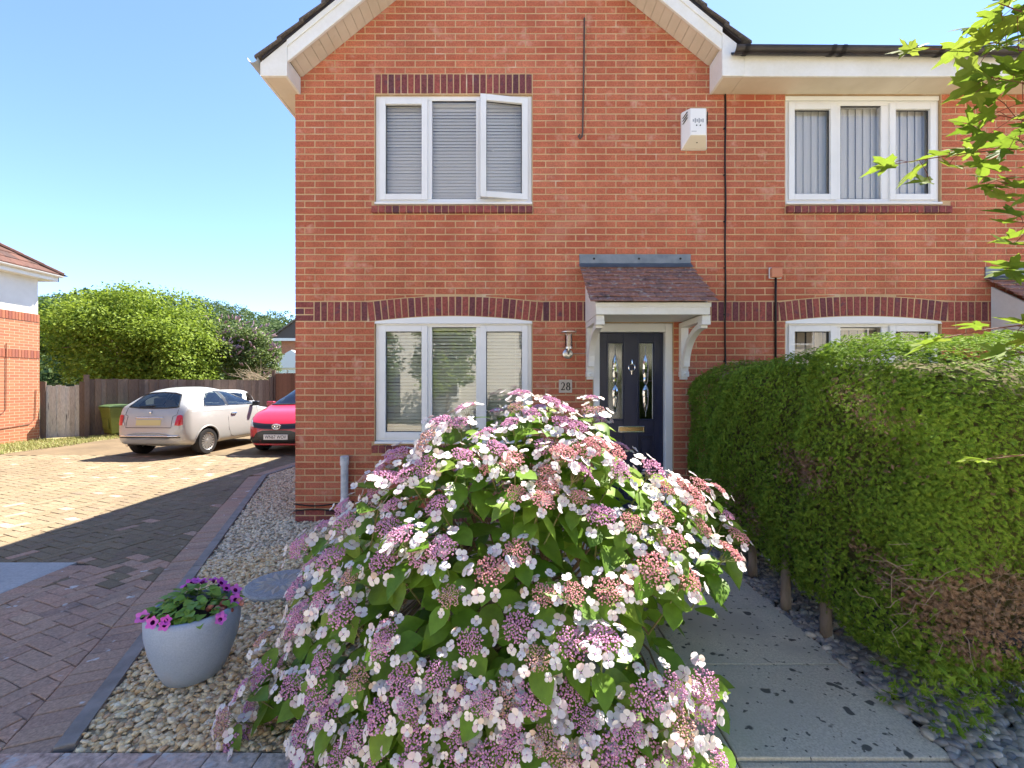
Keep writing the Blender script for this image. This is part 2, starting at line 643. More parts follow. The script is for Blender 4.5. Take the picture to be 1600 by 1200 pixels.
def sill_bricks(root, x0, x1, z0, z1):
    n = int(round((x1 - x0) / 0.079))
    pit = (x1 - x0) / n
    for i in range(n):
        xa = x0 + i * pit + 0.004
        b = MB()
        w_ = pit - 0.009
        yf = YW - 0.035 + rnd.uniform(-.002, .002)
        b.prism([(yf, z0 + 0.012), (yf, z1 - 0.022), (YW + 0.1, z1 - 0.004), (YW + 0.1, z0 + 0.012)], xa, xa + w_, 'x')
        b.build('sill_brick', m_bdark, root, bevel=0.004, segs=1)
    b = MB()
    b.prism([(YW - 0.028, z0 + 0.016), (YW - 0.028, z1 - 0.028), (YW + 0.1, z1 - 0.010), (YW + 0.1, z0 + 0.016)], x0 + 0.006, x1 - 0.006, 'x')
    b.build('sill_mortar', m_mortar, root)


def ring_frame(b, x0, x1, z0, z1, t, y0, y1, mi=0, M4=None):
    b.box(x0, x0 + t, y0, y1, z0, z1, mi, M4)
    b.box(x1 - t, x1, y0, y1, z0, z1, mi, M4)
    b.box(x0 + t, x1 - t, y0, y1, z0, z0 + t, mi, M4)
    b.box(x0 + t, x1 - t, y0, y1, z1 - t, z1, mi, M4)


def window(root, x0, x1, z0, z1, lights, glass, arch=False, top_pad=0.0):
    yf = YW + 0.032
    fr = MB()
    t = 0.05
    zt = z1 - top_pad
    ring_frame(fr, x0 + 0.003, x1 - 0.003, z0 + 0.03, zt, t, yf, yf + 0.07)
    for i in range(len(lights) - 1):
        a, b_ = lights[i][2], lights[i + 1][1]
        fr.box(a - 0.006, b_ + 0.006, yf + 0.001, yf + 0.069, z0 + 0.03 + t, zt - t)
    fr.box(x0 + 0.001, x1 - 0.001, YW - 0.018, yf + 0.072, z0 + 0.002, z0 + 0.029)      # projecting sill section
    if top_pad:
        fr.box(x0 + 0.003, x1 - 0.003, yf - 0.012, yf + 0.07, zt + 0.002, z1)
    wo_ = fr.build('window', m_upvc, root, bevel=0.006)
    if arch:
        ap = MB()
        n = 24
        xs = [x0 + 0.002 + (x1 - x0 - 0.004) * i / n for i in range(n + 1)]
        poly = [(x, arch_e(x, False) - 0.002) for x in xs] + [(x1 - 0.002, z1 - 0.005), (x0 + 0.002, z1 - 0.005)]
        ap.prism(poly, YW + 0.0015, YW + 0.09, 'y')
        ap.box(x0 - 0.0, x1 + 0.0, YW - 0.008, YW + 0.08, z1 - 0.014, z1 - 0.0055)
        ap.build('arch_panel', m_upvc, wo_)
    for kind, a, b_, ang in lights:
        za, zb = z0 + 0.03 + t - 0.016, zt - t + 0.016
        if kind == 'sash':
            M4 = None
            if ang:
                M4 = Matrix.Translation((b_, yf - 0.014, 0)) @ Matrix.Rotation(ang, 4, 'Z') @ Matrix.Translation((-b_, -(yf - 0.014), 0))
            sb = MB()
            ring_frame(sb, a, b_, za, zb, 0.066, yf - 0.02, yf + 0.03, 0, M4)
            ring_frame(sb, a + 0.066, b_ - 0.066, za + 0.066, zb - 0.066, 0.007, yf + 0.008, yf + 0.020, 1, M4)
            so = sb.build('casement', [m_upvc, m_seal], wo_, bevel=0.007)
            gx0, gx1, gz0, gz1 = a + 0.066, b_ - 0.066, za + 0.066, zb - 0.066
            if ang:
                hb = MB()
                hb.tube([M4 @ V3(a + 0.075, yf + 0.05, (za + zb) / 2), M4 @ V3(a + 0.075, yf + 0.055, (za + zb) / 2), M4 @ V3(a + 0.16, yf + 0.06, (za + zb) / 2 - 0.01)], 0.007, 6)
                hb.build('window_handle', m_upvc, wo_)
        else:
            M4 = None
            sb = MB()
            ring_frame(sb, a - 0.004, b_ + 0.004, z0 + 0.03 + t, zt - t, 0.007, yf + 0.012, yf + 0.03, 0)
            sb.build('glazing_seal', m_seal, wo_)
            gx0, gx1, gz0, gz1 = a, b_, z0 + 0.03 + t + 0.002, zt - t - 0.002
        g = MB()
        vv = [V3(gx0, yf + 0.018, gz0), V3(gx1, yf + 0.018, gz0), V3(gx1, yf + 0.018, gz1), V3(gx0, yf + 0.018, gz1)]
        g.add([M4 @ p if M4 else p for p in vv], [(0, 1, 2, 3)])
        g.build('pane', glass, wo_)
    return wo_


LA = [('sash', -1.487, -0.95, 0), ('fixed', -0.908, -0.40, 0), ('sash', -0.356, 0.178, 0)]
house = thing('brick_house', (0, YW, 0), label='red brick end house with white gable eaves and navy front door, beside the driveway', cat='house')
neigh = thing('brick_house', (5.0, YW, 0), label='red brick adjoining house behind the clipped hedge, under the black gutter', cat='house')
facade(house, XL, XP - 0.006, OPEN_A, SILL_A, HEAD_A, 7.0, True, True)
facade(neigh, XP + 0.004, XR, OPEN_B, SILL_B, [], 5.0, False, False)
soldiers(house, HEAD_A[0][0], HEAD_A[0][1], HEAD_A[0][2], HEAD_A[0][3])
soldiers(house, XL + 0.21, XP - 0.005, 0, 0, True)
soldiers(neigh, XP + 0.005, 7.0, 0, 0, True)
for s in SILL_A: sill_bricks(house, *s)
for s in SILL_B: sill_bricks(neigh, *s)
L_up = [LA[0], LA[1], ('sash', -0.356, 0.178, rad(9))]
window(house, WIN_X[0], WIN_X[1], 3.557, 4.795, L_up, m_glassup)
window(house, WIN_X[0], WIN_X[1], 0.879, 2.24, LA, m_glass, arch=True)
LB = [('sash', 3.11, 3.645, 0), ('fixed', 3.70, 4.17, 0), ('sash', 4.245, 4.765, 0)]
window(neigh, WIN2_X[0], WIN2_X[1], 3.557, 4.79, LB, m_glassup, top_pad=0.05)
window(neigh, WIN2_X[0], WIN2_X[1], 0.879, 2.24, LB, m_glassup, arch=True)

# the rest of the shells: side and rear walls, floors, room backs
def shell(root, x0, x1, yb, zt):
    b = MB()
    b.box(x0, x0 + 0.25, YW + 0.262, yb, -0.1, zt)
    b.box(x1 - 0.25, x1, YW + 0.262, yb, -0.1, zt)
    b.box(x0 + 0.251, x1 - 0.251, yb - 0.25, yb, -0.1, zt)
    b.build('side_wall', m_brick, root)
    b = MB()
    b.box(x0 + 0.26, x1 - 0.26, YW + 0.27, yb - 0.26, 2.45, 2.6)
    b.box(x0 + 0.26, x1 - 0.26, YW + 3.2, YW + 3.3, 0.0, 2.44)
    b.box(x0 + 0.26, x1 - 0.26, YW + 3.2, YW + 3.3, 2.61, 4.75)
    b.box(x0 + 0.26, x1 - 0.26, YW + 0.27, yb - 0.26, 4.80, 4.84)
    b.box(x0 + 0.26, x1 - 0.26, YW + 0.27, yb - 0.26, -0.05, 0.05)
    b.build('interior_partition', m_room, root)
shell(house, XL + 0.002, XP - 0.003, 12.5, 4.78)
shell(neigh, XP + 0.003, XR, 12.5, 4.78)

# ---- eaves, barge boards, roofs
YE = YW - 0.30
PIT = 0.82
def slope_pts(side, off0, off1, xa, xb):
    """polygon of a band that follows the gable slope, in (x, z)"""
    return [(side * xa, soff(xa) + off0), (side * xb, soff(xb) + off0), (side * xb, soff(xb) + off1), (side * xa, soff(xa) + off1)]
for sd_ in (-1, 1):
    xe = 2.365 if sd_ < 0 else 2.21
    b = MB()
    b.prism(slope_pts(sd_, -0.03, 0.19, 0.0 if sd_ < 0 else 0.002, xe), YE, YE + 0.03, 'y')
    b.prism(slope_pts(sd_, 0.12, 0.19, 0.0 if sd_ < 0 else 0.002, xe), YE - 0.014, YE - 0.001, 'y')
    b.build('bargeboard', m_fascia, house, bevel=0.004)
    # boarded soffit under the verge: single boards
    dx = 0.085
    x = 0.02
    while x < xe - 0.03:
        b = MB()
        xb_ = min(x + dx - 0.004, xe - 0.02)
        b.prism(slope_pts(sd_, 0.0, 0.010, x, xb_), YE + 0.031, YW - 0.002, 'y')
        b.build('soffit_board', m_soffit, house)
        x += dx
    b = MB()
    b.prism(slope_pts(sd_, 0.012, 0.02, 0.0 if sd_ < 0 else 0.002, xe), YE + 0.031, YW, 'y')
    b.build('soffit_backing', m_soffit, house)
# eaves box at the left corner and its soffit running back along the side
b = MB()
b.prism([(-2.648, 4.79), (-2.3655, 4.79), (-2.3655, soff(2.365) + 0.188), (-2.648, soff(2.648) + 0.188)], YE - 0.004, YE + 0.03, 'y')
b.box(-2.395, -2.365, YE + 0.031, YW - 0.002, 4.79, soff(2.365) + 0.005)
b.build('eaves_box', m_fascia, house, bevel=0.004)
b = MB()
b.box(-2.644, -2.396, YE + 0.031, YW - 0.002, 4.795, 4.805)
b.box(-2.62, XL - 0.001, YW, 12.5, 4.795, 4.805)
b.build('side_soffit', m_soffit, house)
b = MB()
b.box(-2.648, -2.622, YE + 0.031, 12.5, 4.79, 4.99)
b.build('side_fascia', m_fascia, house)
def gutter(name, root, p0, p1, mt, r=0.057, brackets=()):
    p0, p1 = Vector(p0), Vector(p1)
    d = (p1 - p0).normalized()
    s = Vector((0, 0, 1)).cross(d)
    vs_, fs = [], []
    n = 12
    for p in (p0, p1):
        for rr in (r, r - 0.005):
            for k in range(n + 1):
                t = PI + PI * k / n
                vs_.append(p + s * math.cos(t) * rr + Vector((0, 0, 1)) * math.sin(t) * rr)
    q = n + 1
    for k in range(n):
        fs.append((k, k + 1, 2 * q + k + 1, 2 * q + k))
        fs.append((q + k + 1, q + k, 3 * q + k, 3 * q + k + 1))
        fs.append((k + 1, k, q + k, q + k + 1))
        fs.append((2 * q + k, 2 * q + k + 1, 3 * q + k + 1, 3 * q + k))
    fs += [(0, 2 * q, 3 * q, q), (n, q + n, 3 * q + n, 2 * q + n)]
    b = MB().add(vs_, fs)
    g = b.build(name, mt, root, smooth='auto')
    for t in brackets:
        c = p0.lerp(p1, t)
        bb = MB()
        pts = [c + s * math.cos(PI + PI * k / 10) * (r + 0.006) + Vector((0, 0, 1)) * math.sin(PI + PI * k / 10) * (r + 0.006) for k in range(11)]
        for a, e in zip(pts[:-1], pts[1:]):
            bb.add([a - d * 0.02, a + d * 0.02, e + d * 0.02, e - d * 0.02], [(0, 1, 2, 3), (3, 2, 1, 0)])
        bb.build('gutter_clip', mt, g)
    return g
gutter('side_gutter', house, (-2.715, YE - 0.03, 4.965), (-2.715, 12.5, 4.945), m_gutterg)
# right: box end and front fascia of the adjoining house
b = MB()
b.prism([(2.211, 4.79), (2.44, 4.79), (2.44, soff(2.44) + 0.16), (2.211, soff(2.211) + 0.155)], YE - 0.004, YE + 0.028, 'y')
b.box(2.2105, 2.24, YE + 0.029, YW - 0.002, 4.79, soff(2.21) + 0.01)
b.build('eaves_box', m_fascia, house, bevel=0.004)
b = MB()
b.box(2.441, XR, YE, YE + 0.025, 4.788, 5.03)
b.build('front_fascia', m_fascia, neigh, bevel=0.004)
for xa, xb_ in ((2.241, 2.44), (2.444, 4.30), (4.304, XR)):
    b = MB()
    b.box(xa, xb_, YE + 0.027, YW - 0.002, 4.796, 4.806)
    b.build('soffit_board', m_soffit, neigh)
gutter('front_gutter', neigh, (2.30, YE - 0.068, 5.03), (XR, YE - 0.068, 4.99), m_gutter, 0.060, (0.022, 0.19, 0.21, 0.40, 0.58, 0.78))
# gable roof: stepped courses with a verge tile each
def roof_course(root, side, j, nx):
    t0 = j * 0.30
    L_ = 0.36
    c, s_ = math.cos(math.atan(PIT)), math.sin(math.atan(PIT))
    xe, ze = 2.685, soff(2.685) + 0.225
    if side > 0:
        xe, ze = 2.50, soff(2.50) + 0.225
    def P(t, h):
        return (side * (xe - t * c - h * s_ * 0 ), ze + t * s_ + h)
    poly = [P(t0, 0.014), P(t0 + L_, -0.012), P(t0 + L_, 0.008), P(t0, 0.042)]
    b = MB()
    b.prism(poly, YE - 0.05, YE + 0.28, 'y')
    b.build('roof_tile', m_rtile, root, bevel=0.004, segs=1)
    b = MB()
    b.prism(poly, YE + 0.284, 12.6, 'y')
    return b
rb_ = MB()
for sd_ in (-1, 1):
    for j in range(11):
        q = roof_course(house, sd_, j, 0)
        rb_.add(q.v, q.f)
rb_.build('roof', m_rtile, house)
b = MB()      # boards under the tiles
for sd_ in (-1, 1):
    b.prism(slope_pts(sd_, 0.192, 0.222, 0.0 if sd_ < 0 else 0.003, 2.62 if sd_ < 0 else 2.40), YE - 0.02, 12.5, 'y')
b.build('roof_deck', m_gutter, house)
b = MB()      # main roof of the adjoining house, behind the gutter
pm = 0.66
for j in range(16):
    t0 = j * 0.26
    y0, y1 = YE - 0.04 + t0, YE - 0.04 + t0 + 0.32
    b.prism([(y0, 5.05 + t0 * pm), (y1, 5.05 + (t0 + 0.32) * pm - 0.03), (y1, 5.07 + (t0 + 0.32) * pm - 0.03), (y0, 5.08 + t0 * pm)], 2.52, XR, 'x')
b.prism([(YE + 4.1, 5.0 + 4.1 * pm), (YE + 4.2, 5.0 + 4.1 * pm), (12.6, 5.0), (12.5, 4.95)], 2.52, XR, 'x')
b.build('roof', m_rtile, neigh)

# ---- front door
YD = YW + 0.075
SDp = FPX / YD
b = MB()
b.box(0.912, 0.985, YW + 0.012, YW + 0.13, 0.1, 2.232)
b.box(1.722, 1.804, YW + 0.012, YW + 0.13, 0.1, 2.232)
b.box(0.986, 1.721, YW + 0.012, YW + 0.13, 2.135, 2.232)
b.box(0.986, 1.721, YW + 0.0, YW + 0.13, 0.06, 0.12)
b.build('door_frame', m_upvc, house, bevel=0.006)
PX = [(1.088, 1.267), (1.437, 1.612)]
ZG0, ZG1 = 1.149, 2.017
db = MB()
dx0, dx1, dz0, dz1 = 0.99, 1.717, 0.125, 2.13
yb0, yb1 = YD, YD + 0.05
for (a, c) in ((dx0, PX[0][0]), (PX[0][1], PX[1][0]), (PX[1][1], dx1)):
    db.box(a, c, yb0, yb1, dz0, dz1)
for a, c in PX:
    db.box(a, c, yb0, yb1, ZG1, dz1)
    db.box(a, c, yb0, yb1, 0.96, ZG0)
    db.box(a, c, yb0, yb1, dz0, 0.30)
    db.box(a, c, yb0 + 0.016, yb1, 0.30, 0.96)
    db.box(a + 0.035, c - 0.035, yb0 + 0.004, yb0 + 0.0165, 0.335, 0.925)
    ring_frame(db, a - 0.014, c + 0.014, ZG0 - 0.014, ZG1 + 0.014, 0.018, yb0 - 0.008, yb0 + 0.012)
    ring_frame(db, a - 0.012, c + 0.012, 0.30 - 0.012, 0.96 + 0.012, 0.016, yb0 - 0.006, yb0 + 0.012)
door = db.build('door', m_navy, house, bevel=0.005)
m_dglass = glass_mat('obscure_glass', (0.25, 0.30, 0.22), 0.20, 0.12)
m_bevel = glass_mat('bevelled_glass', (0.5, 0.55, 0.45), 0.45, 0.02)
m_lead2 = mat('lead_came', (0.34, 0.34, 0.33), rough=0.35, metal=0.8)
for a, c in PX:
    xm = (a + c) / 2
    b = MB()
    b.add([(a, YD + 0.018, ZG0), (c, YD + 0.018, ZG0), (c, YD + 0.018, ZG1), (a, YD + 0.018, ZG1)], [(0, 1, 2, 3)])
    b.build('pane', m_dglass, door)
    b = MB()
    for (zc, hh, ww) in ((1.72, 0.17, 0.034), (1.60, 0.06, 0.026), (1.44, 0.10, 0.036), (1.385, 0.16, 0.030)):
        ring = []
        n = 16
        for k in range(n):
            t = 2 * PI * k / n
            sx, sz = math.sin(t), math.cos(t)
            ring.append((xm + ww * math.copysign(abs(sx) ** 1.5, sx), YD + 0.016, zc + hh * sz))
        i0 = [(xm + (x - xm) * 0.4, YD + 0.004, zc + (z - zc) * 0.6) for x, y, z in ring]
        b.add(ring + i0, [(k, (k + 1) % n, n + (k + 1) % n, n + k) for k in range(n)] + [tuple(range(n, 2 * n))])
        for p, q in zip(ring, ring[1:] + ring[:1]):
            b.tube([p, q], 0.0028, 4, 1, False)
    for zz0, zz1 in ((ZG0 + 0.03, 1.24), (1.88, ZG1 - 0.03)):
        b.tube([(xm, YD + 0.014, zz0), (xm, YD + 0.014, zz1)], 0.003, 4, 1)
    b.tube([(a, YD + 0.014, 1.585), (xm - 0.03, YD + 0.014, 1.585)], 0.0025, 4, 1)
    b.tube([(c, YD + 0.014, 1.585), (xm + 0.03, YD + 0.014, 1.585)], 0.0025, 4, 1)
    b.tube([(a + 0.016, YD + 0.014, ZG0), (a + 0.016, YD + 0.014, ZG1)], 0.0022, 4, 1)
    b.tube([(c - 0.010, YD + 0.014, ZG0), (c - 0.010, YD + 0.014, ZG1)], 0.0035, 4, 1)
    b.build('leaded_ornament', [m_bevel, m_lead2], door)
b = MB()
n = 18
b.tube([(1.358 + 0.036 * math.sin(2 * PI * k / n), YD - 0.016, 1.735 + 0.040 * math.cos(2 * PI * k / n)) for k in range(n + 1)], 0.006, 6, 0, False)
b.tube([(1.358, YD - 0.014, 1.83), (1.358, YD - 0.018, 1.80), (1.358, YD - 0.018, 1.77)], [0.004, 0.012, 0.008], 8)
b.lathe([(0.0, -0.02), (0.018, -0.014), (0.02, 0), (0.012, 0.012), (0, 0.02)], 10, (1.358, YD - 0.018, 1.70))
b.tube([(1.358, YD - 0.012, 1.69), (1.358, YD - 0.012, 1.655)], [0.008, 0.003], 6)
b.build('knocker', m_chrome, door, smooth='auto')
b = MB()
ring_frame(b, 1.206, 1.504, 1.0, 1.072, 0.011, YD - 0.014, YD + 0.001)
b.box(1.216, 1.494, YD - 0.008, YD + 0.001, 1.01, 1.062, 1)
b.build('letter_box', [m_chrome, m_brass], door, bevel=0.003)
b = MB()
b.tube([(1.03, YD, 1.18), (1.03, YD - 0.045, 1.18), (1.13, YD - 0.05, 1.18)], 0.009, 8)
b.box(1.012, 1.046, YD - 0.008, YD, 1.02, 1.26)
b.build('door_handle', m_steel, door, bevel=0.003)
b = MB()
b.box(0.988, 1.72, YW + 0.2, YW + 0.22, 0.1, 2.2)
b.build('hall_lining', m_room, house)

# ---- canopies over the doors
def canopy(root, dx, dz, name):
    x0, x1 = 0.753 + dx, 2.007 + dx
    yf, zf, zt = 4.25, 2.335 + dz, 2.87 + dz
    b = MB()
    X0, X1 = x0 + 0.067, x1 - 0.075
    b.box(X0, X1, yf + 0.055, yf + 0.08, 2.228 + dz, 2.345 + dz)                       # fascia
    b.box(X0 - 0.008, X1 + 0.008, yf + 0.043, yf + 0.054, 2.30 + dz, 2.345 + dz)
    b.box(X0 + 0.026, X1 - 0.026, yf + 0.081, YW - 0.002, 2.243 + dz, 2.255 + dz)      # ceiling
    for xx in (X0, X1 - 0.025):
        b.prism([(yf + 0.081, 2.228 + dz), (YW - 0.002, 2.228 + dz), (YW - 0.002, 2.78 + dz), (yf + 0.081, 2.34 + dz)], xx, xx + 0.025, 'x')
    cn = b.build(name, m_fascia, root, bevel=0.004)
    n = 9
    sl = Vector((0, YW - yf, zt - zf))
    ln = sl.length
    nn = Vector((0, -sl.z, sl.y)).normalized()
    for r in range(n):
        f0, f1 = r / n, min(1.0, (r + 1.35) / n)
        off = 0.0 if r % 2 else 0.0825
        xs = x0 - off
        while xs < x1 - 0.02:
            a, c = max(xs, x0) + 0.0015, min(xs + 0.165, x1) - 0.0015
            xs += 0.165
            if c - a < 0.02: continue
            j = rnd.uniform(-0.004, 0.004)
            p0 = Vector((0, yf, zf)) + sl * f0 + nn * (0.024 + j * 0.5)
            p1 = Vector((0, yf, zf)) + sl * f1 + nn * 0.006
            dr = rnd.uniform(-0.006, 0.006)
            vs_ = []
            for xx in (a, c):
                for p in (p0 - sl.normalized() * (0.002 + dr), p1):
                    for h in (-0.012, 0.0):
                        q = p + nn * h
                        vs_.append((xx, q.y, q.z))
            t = MB()
            t.add(vs_, [(0, 1, 3, 2), (4, 6, 7, 5), (0, 4, 5, 1), (2, 3, 7, 6), (1, 5, 7, 3), (0, 2, 6, 4)])
            t.build('roof_tile', m_tile, cn, bevel=0.003, segs=1)
    b = MB()
    b.box(x0, x1 - 0.01, YW - 0.012, YW - 0.003, zt - 0.01, zt + 0.13)
    q = nn * 0.045
    b.add([(x0, YW - 0.013, zt + 0.03), (x1 - 0.01, YW - 0.013, zt + 0.03), (x1 - 0.01, YW - 0.10, zt - 0.035), (x0, YW - 0.10, zt - 0.035)], [(0, 1, 2, 3), (3, 2, 1, 0)])
    for kx in (0.13, 0.53, 0.9):
        b.tube([(x0 + (x1 - x0) * kx, YW - 0.012, zt + 0.08), (x0 + (x1 - x0) * kx, YW - 0.017, zt + 0.08)], 0.012, 8, 1)
    b.build('lead_flashing', [m_lead, m_black], cn)
    for xa in (0.826 + dx, 1.868 + dx):
        xb_ = xa + 0.08
        b = MB()
        zb = 1.60 + dz
        b.box(xa, xb_, YW - 0.07, YW - 0.002, zb + 0.09, 2.226 + dz)
        b.box(xa - 0.004, xb_ + 0.004, YW - 0.08, YW - 0.0015, zb + 0.03, zb + 0.088)
        b.box(xa + 0.006, xb_ - 0.006, YW - 0.06, YW - 0.0015, zb, zb + 0.029)
        b.tube([((xa + xb_) / 2, YW - 0.08, zb + 0.06), ((xa + xb_) / 2, YW - 0.09, zb + 0.06)], [0.018, 0.008], 8)
        yt = yf + 0.085
        b.box(xa, xb_, yt, YW - 0.071, 2.17 + dz, 2.226 + dz)
        b.box(xa - 0.003, xb_ + 0.003, yt + 0.0, yt + 0.10, 2.135 + dz, 2.168 + dz)
        # curved brace
        o_, i_ = [], []
        for k in range(11):
            t = k / 10 * PI / 2
            cy, cz = yt + 0.05, zb + 0.14
            ry, rz = (YW - 0.07) - (yt + 0.05), (2.16 + dz) - cz
            o_.append((YW - 0.071 - ry * (1 - math.cos(t)), cz + rz * math.sin(t)))
            i_.append((YW - 0.071 - (ry) * (1 - math.cos(t)) - 0.055 * math.cos(t), cz + rz * math.sin(t) - 0.055 * math.sin(t)))
        for k in range(10):
            b.prism([o_[k], o_[k + 1], i_[k + 1], i_[k]], xa + 0.008, xb_ - 0.008, 'x')
        b.build('canopy_bracket', m_fascia, cn)
    return cn
canopy(house, 0, 0, 'door_canopy')
canopy(neigh, 4.54, -0.14, 'door_canopy')
b = MB()
b.box(5.42, 6.32, YW + 0.05, YW + 0.1, 0.05, 2.1)
b.build('door', m_upvc, neigh)

# ---- wall fixtures (things fixed to the house wall)
lamp = thing('wall_lamp', (wx(887), YW, wz(553)), label='small steel wall lantern with glass tube beside the front door', cat='lamp')
lx, lz = wx(887), wz(553)
b = MB()
Mx = Matrix.Translation((lx, YW - 0.002, lz)) @ Matrix.Rotation(rad(90), 4, 'X')
b.lathe([(0, 0), (0.056, 0), (0.056, 0.012), (0.045, 0.02), (0, 0.022)], 20, (0, 0, 0), 0, Mx)
b.tube([(lx, YW - 0.02, lz), (lx, YW - 0.07, lz + 0.0), (lx, YW - 0.09, lz + 0.03), (lx, YW - 0.09, lz + 0.05)], 0.012, 8)
b.lathe([(0, 0), (0.042, 0), (0.042, 0.02), (0, 0.02)], 16, (lx, YW - 0.09, lz + 0.05))
b.build('back_plate', m_steel, lamp, smooth='auto')
b = MB()
b.lathe([(0.040, 0.071), (0.040, 0.225)], 20, (lx, YW - 0.09, lz))
b.build('glass_tube', glass_mat('lamp_glass', (0.97, 0.93, 0.88), 0.02), lamp, smooth=True)
b = MB()
b.lathe([(0, 0.073), (0.018, 0.073), (0.018, 0.18), (0.01, 0.20), (0, 0.2)], 12, (lx, YW - 0.09, lz))
b.build('bulb', mat('bulb_white', (0.8, 0.70, 0.58), rough=0.5), lamp, smooth=True)
b = MB()
b.lathe([(0, 0.262), (0.03, 0.256), (0.088, 0.236), (0.088, 0.228), (0, 0.228)], 24, (lx, YW - 0.09, lz))
b.build('lamp_cap', m_steel, lamp, smooth='auto')
b = MB()
b.tube([(lx + 0.05, YW - 0.008, lz + 0.002), (lx + 0.10, YW - 0.006, lz + 0.004), (lx + 0.19, YW - 0.006, lz + 0.004), (lx + 0.215, YW - 0.006, lz + 0.03), (lx + 0.218, YW - 0.006, lz + 0.42)], 0.004, 5)
b.build('cable', mat('cable_grey', (0.30, 0.28, 0.27), rough=0.6), lamp)


def text_mesh(s, size, ext=0.001):
    cu = bpy.data.curves.new('lettering', 'FONT')
    cu.body = s
    cu.size = size
    cu.extrude = ext
    cu.align_x = 'CENTER'
    cu.align_y = 'CENTER'
    o = bpy.data.objects.new('lettering', cu)
    col.objects.link(o)
    dg = bpy.context.evaluated_depsgraph_get()
    me = bpy.data.meshes.new_from_object(o.evaluated_get(dg))
    bpy.data.objects.remove(o)
    bpy.data.curves.remove(cu)
    return me

nx, nz = wx(883.3), wz(603.6)
b = MB()
b.box(nx - 0.074, nx + 0.074, YW - 0.016, YW - 0.002, nz - 0.074, nz + 0.074)
plate = b.build('house_number_plate', m_stoneplate, bevel=0.004)
tag(plate, 'pale square stone plate reading 28, beside the front door', 'number plate')
# serif figures drawn as strokes of changing width
def stroke(mb, pts, ws, y):
    pts = [Vector((p[0], 0, p[1])) for p in pts]
    L_, R_ = [], []
    for i, p in enumerate(pts):
        d = (pts[min(i + 1, len(pts) - 1)] - pts[max(i - 1, 0)]).normalized()
        nrm = Vector((-d.z, 0, d.x))
        L_.append(p + nrm * ws[i] / 2)
        R_.append(p - nrm * ws[i] / 2)
    vs_ = [(q.x, y, q.z) for q in L_ + R_]
    n_ = len(pts)
    mb.add(vs_, [(i, i + 1, n_ + i + 1, n_ + i) for i in range(n_ - 1)] + [(n_ + i, n_ + i + 1, i + 1, i) for i in range(n_ - 1)])
b = MB()
yy = YW - 0.0185
s0 = 0.085
def T(p, cx): return (nx + cx + p[0] * s0 * 0.55, nz + p[1] * s0)
two = [(-0.40, 0.25), (-0.34, 0.38), (-0.15, 0.49), (0.1, 0.49), (0.3, 0.36), (0.33, 0.18), (0.22, -0.02), (0.0, -0.22), (-0.25, -0.38), (-0.42, -0.47)]
stroke(b, [T(p, -0.029) for p in two], [0.005, 0.007, 0.007, 0.008, 0.012, 0.014, 0.012, 0.009, 0.007, 0.005], yy)
stroke(b, [T(p, -0.029) for p in ((-0.45, -0.45), (0.0, -0.45), (0.38, -0.45), (0.46, -0.28))], [0.010, 0.011, 0.010, 0.004], yy - 0.0002)
for cz, rx_, rz_ in ((0.24, 0.30, 0.24), (-0.24, 0.38, 0.26)):
    pts = [T((rx_ * math.sin(2 * PI * k / 20), cz + rz_ * math.cos(2 * PI * k / 20)), 0.030) for k in range(21)]
    stroke(b, pts, [0.006 + 0.007 * abs(math.sin(2 * PI * k / 20)) for k in range(21)], yy - (0.0003 if cz > 0 else 0))
b.build('numerals', m_ink, plate)

# burglar alarm bell box
ax, az = wx(1083), wz(208)
al = thing('alarm_box', (ax, YW, az), label='white burglar alarm box high on the brick wall near the eaves', cat='alarm')
b = MB()
Wf, Wb, H0, H1, D_ = 0.085, 0.14, -0.20, 0.215, 0.14
prof_b = [(-Wb, H0 + 0.0), (Wb, H0 + 0.0), (Wb, H1), (-Wb, H1)]
prof_f = [(-Wf, H0 + 0.10), (Wf, H0 + 0.10), (Wf, H1 - 0.02), (-Wf, H1 - 0.02)]
vs_ = [(ax + x, YW - 0.002, az + z) for x, z in prof_b] + [(ax + x * 1.0, YW - 0.03, az + z) for x, z in prof_b] + [(ax + x, YW - D_, az + z) for x, z in prof_f]
fs = []
for r in (0, 4):
    for k in range(4):
        fs.append((r + k, r + (k + 1) % 4, r + 4 + (k + 1) % 4, r + 4 + k))
fs.append((8, 9, 10, 11))
b.add(vs_, fs)
for i_, f in enumerate(b.f):
    if f == (4, 5, 9, 8): b.m[i_] = 1
b.build('cover', [m_alarm, m_alarmb], al, bevel=0.01)
for k in range(3):
    zz = az + 0.155 - k * 0.032
    for sgn in (-1, 1):
        p = [V3(ax + sgn * (Wb - 0.008), YW - 0.045, zz - 0.022), V3(ax + sgn * (Wf + 0.022), YW - 0.112, zz + 0.014)]
        b = MB()
        b.tube([q + V3(sgn * 0.003, -0.002, 0) for q in p], 0.0055, 4)
        b.build('louvre', m_black, al)
b = MB()
yy = YW - D_ - 0.0015
for k, hh in enumerate((0.026, 0.05, 0.03, 0.052, 0.028, 0.04)):
    b.box(ax - 0.062 + k * 0.021, ax - 0.062 + k * 0.021 + 0.014, yy, yy + 0.001, az + 0.058 - hh / 2, az + 0.058 + hh / 2)
b.box(ax - 0.075, ax - 0.02, yy, yy + 0.001, az - 0.062, az - 0.056)
b.build('printed_mark', mat('print_grey', (0.33, 0.34, 0.36), rough=0.6), al)
for k in (-1, 1):
    b = MB()
    b.tube([(ax + k * 0.02, yy, az + 0.005), (ax + k * 0.02, yy - 0.002, az + 0.005)], 0.008, 8)
    b.build('screw', m_black, al)
b = MB()
b.tube([(ax + 0.005, YW - 0.09, az - 0.155), (ax + 0.005, YW - 0.093, az - 0.158)], 0.006, 8)
b.build('screw', m_black, al)

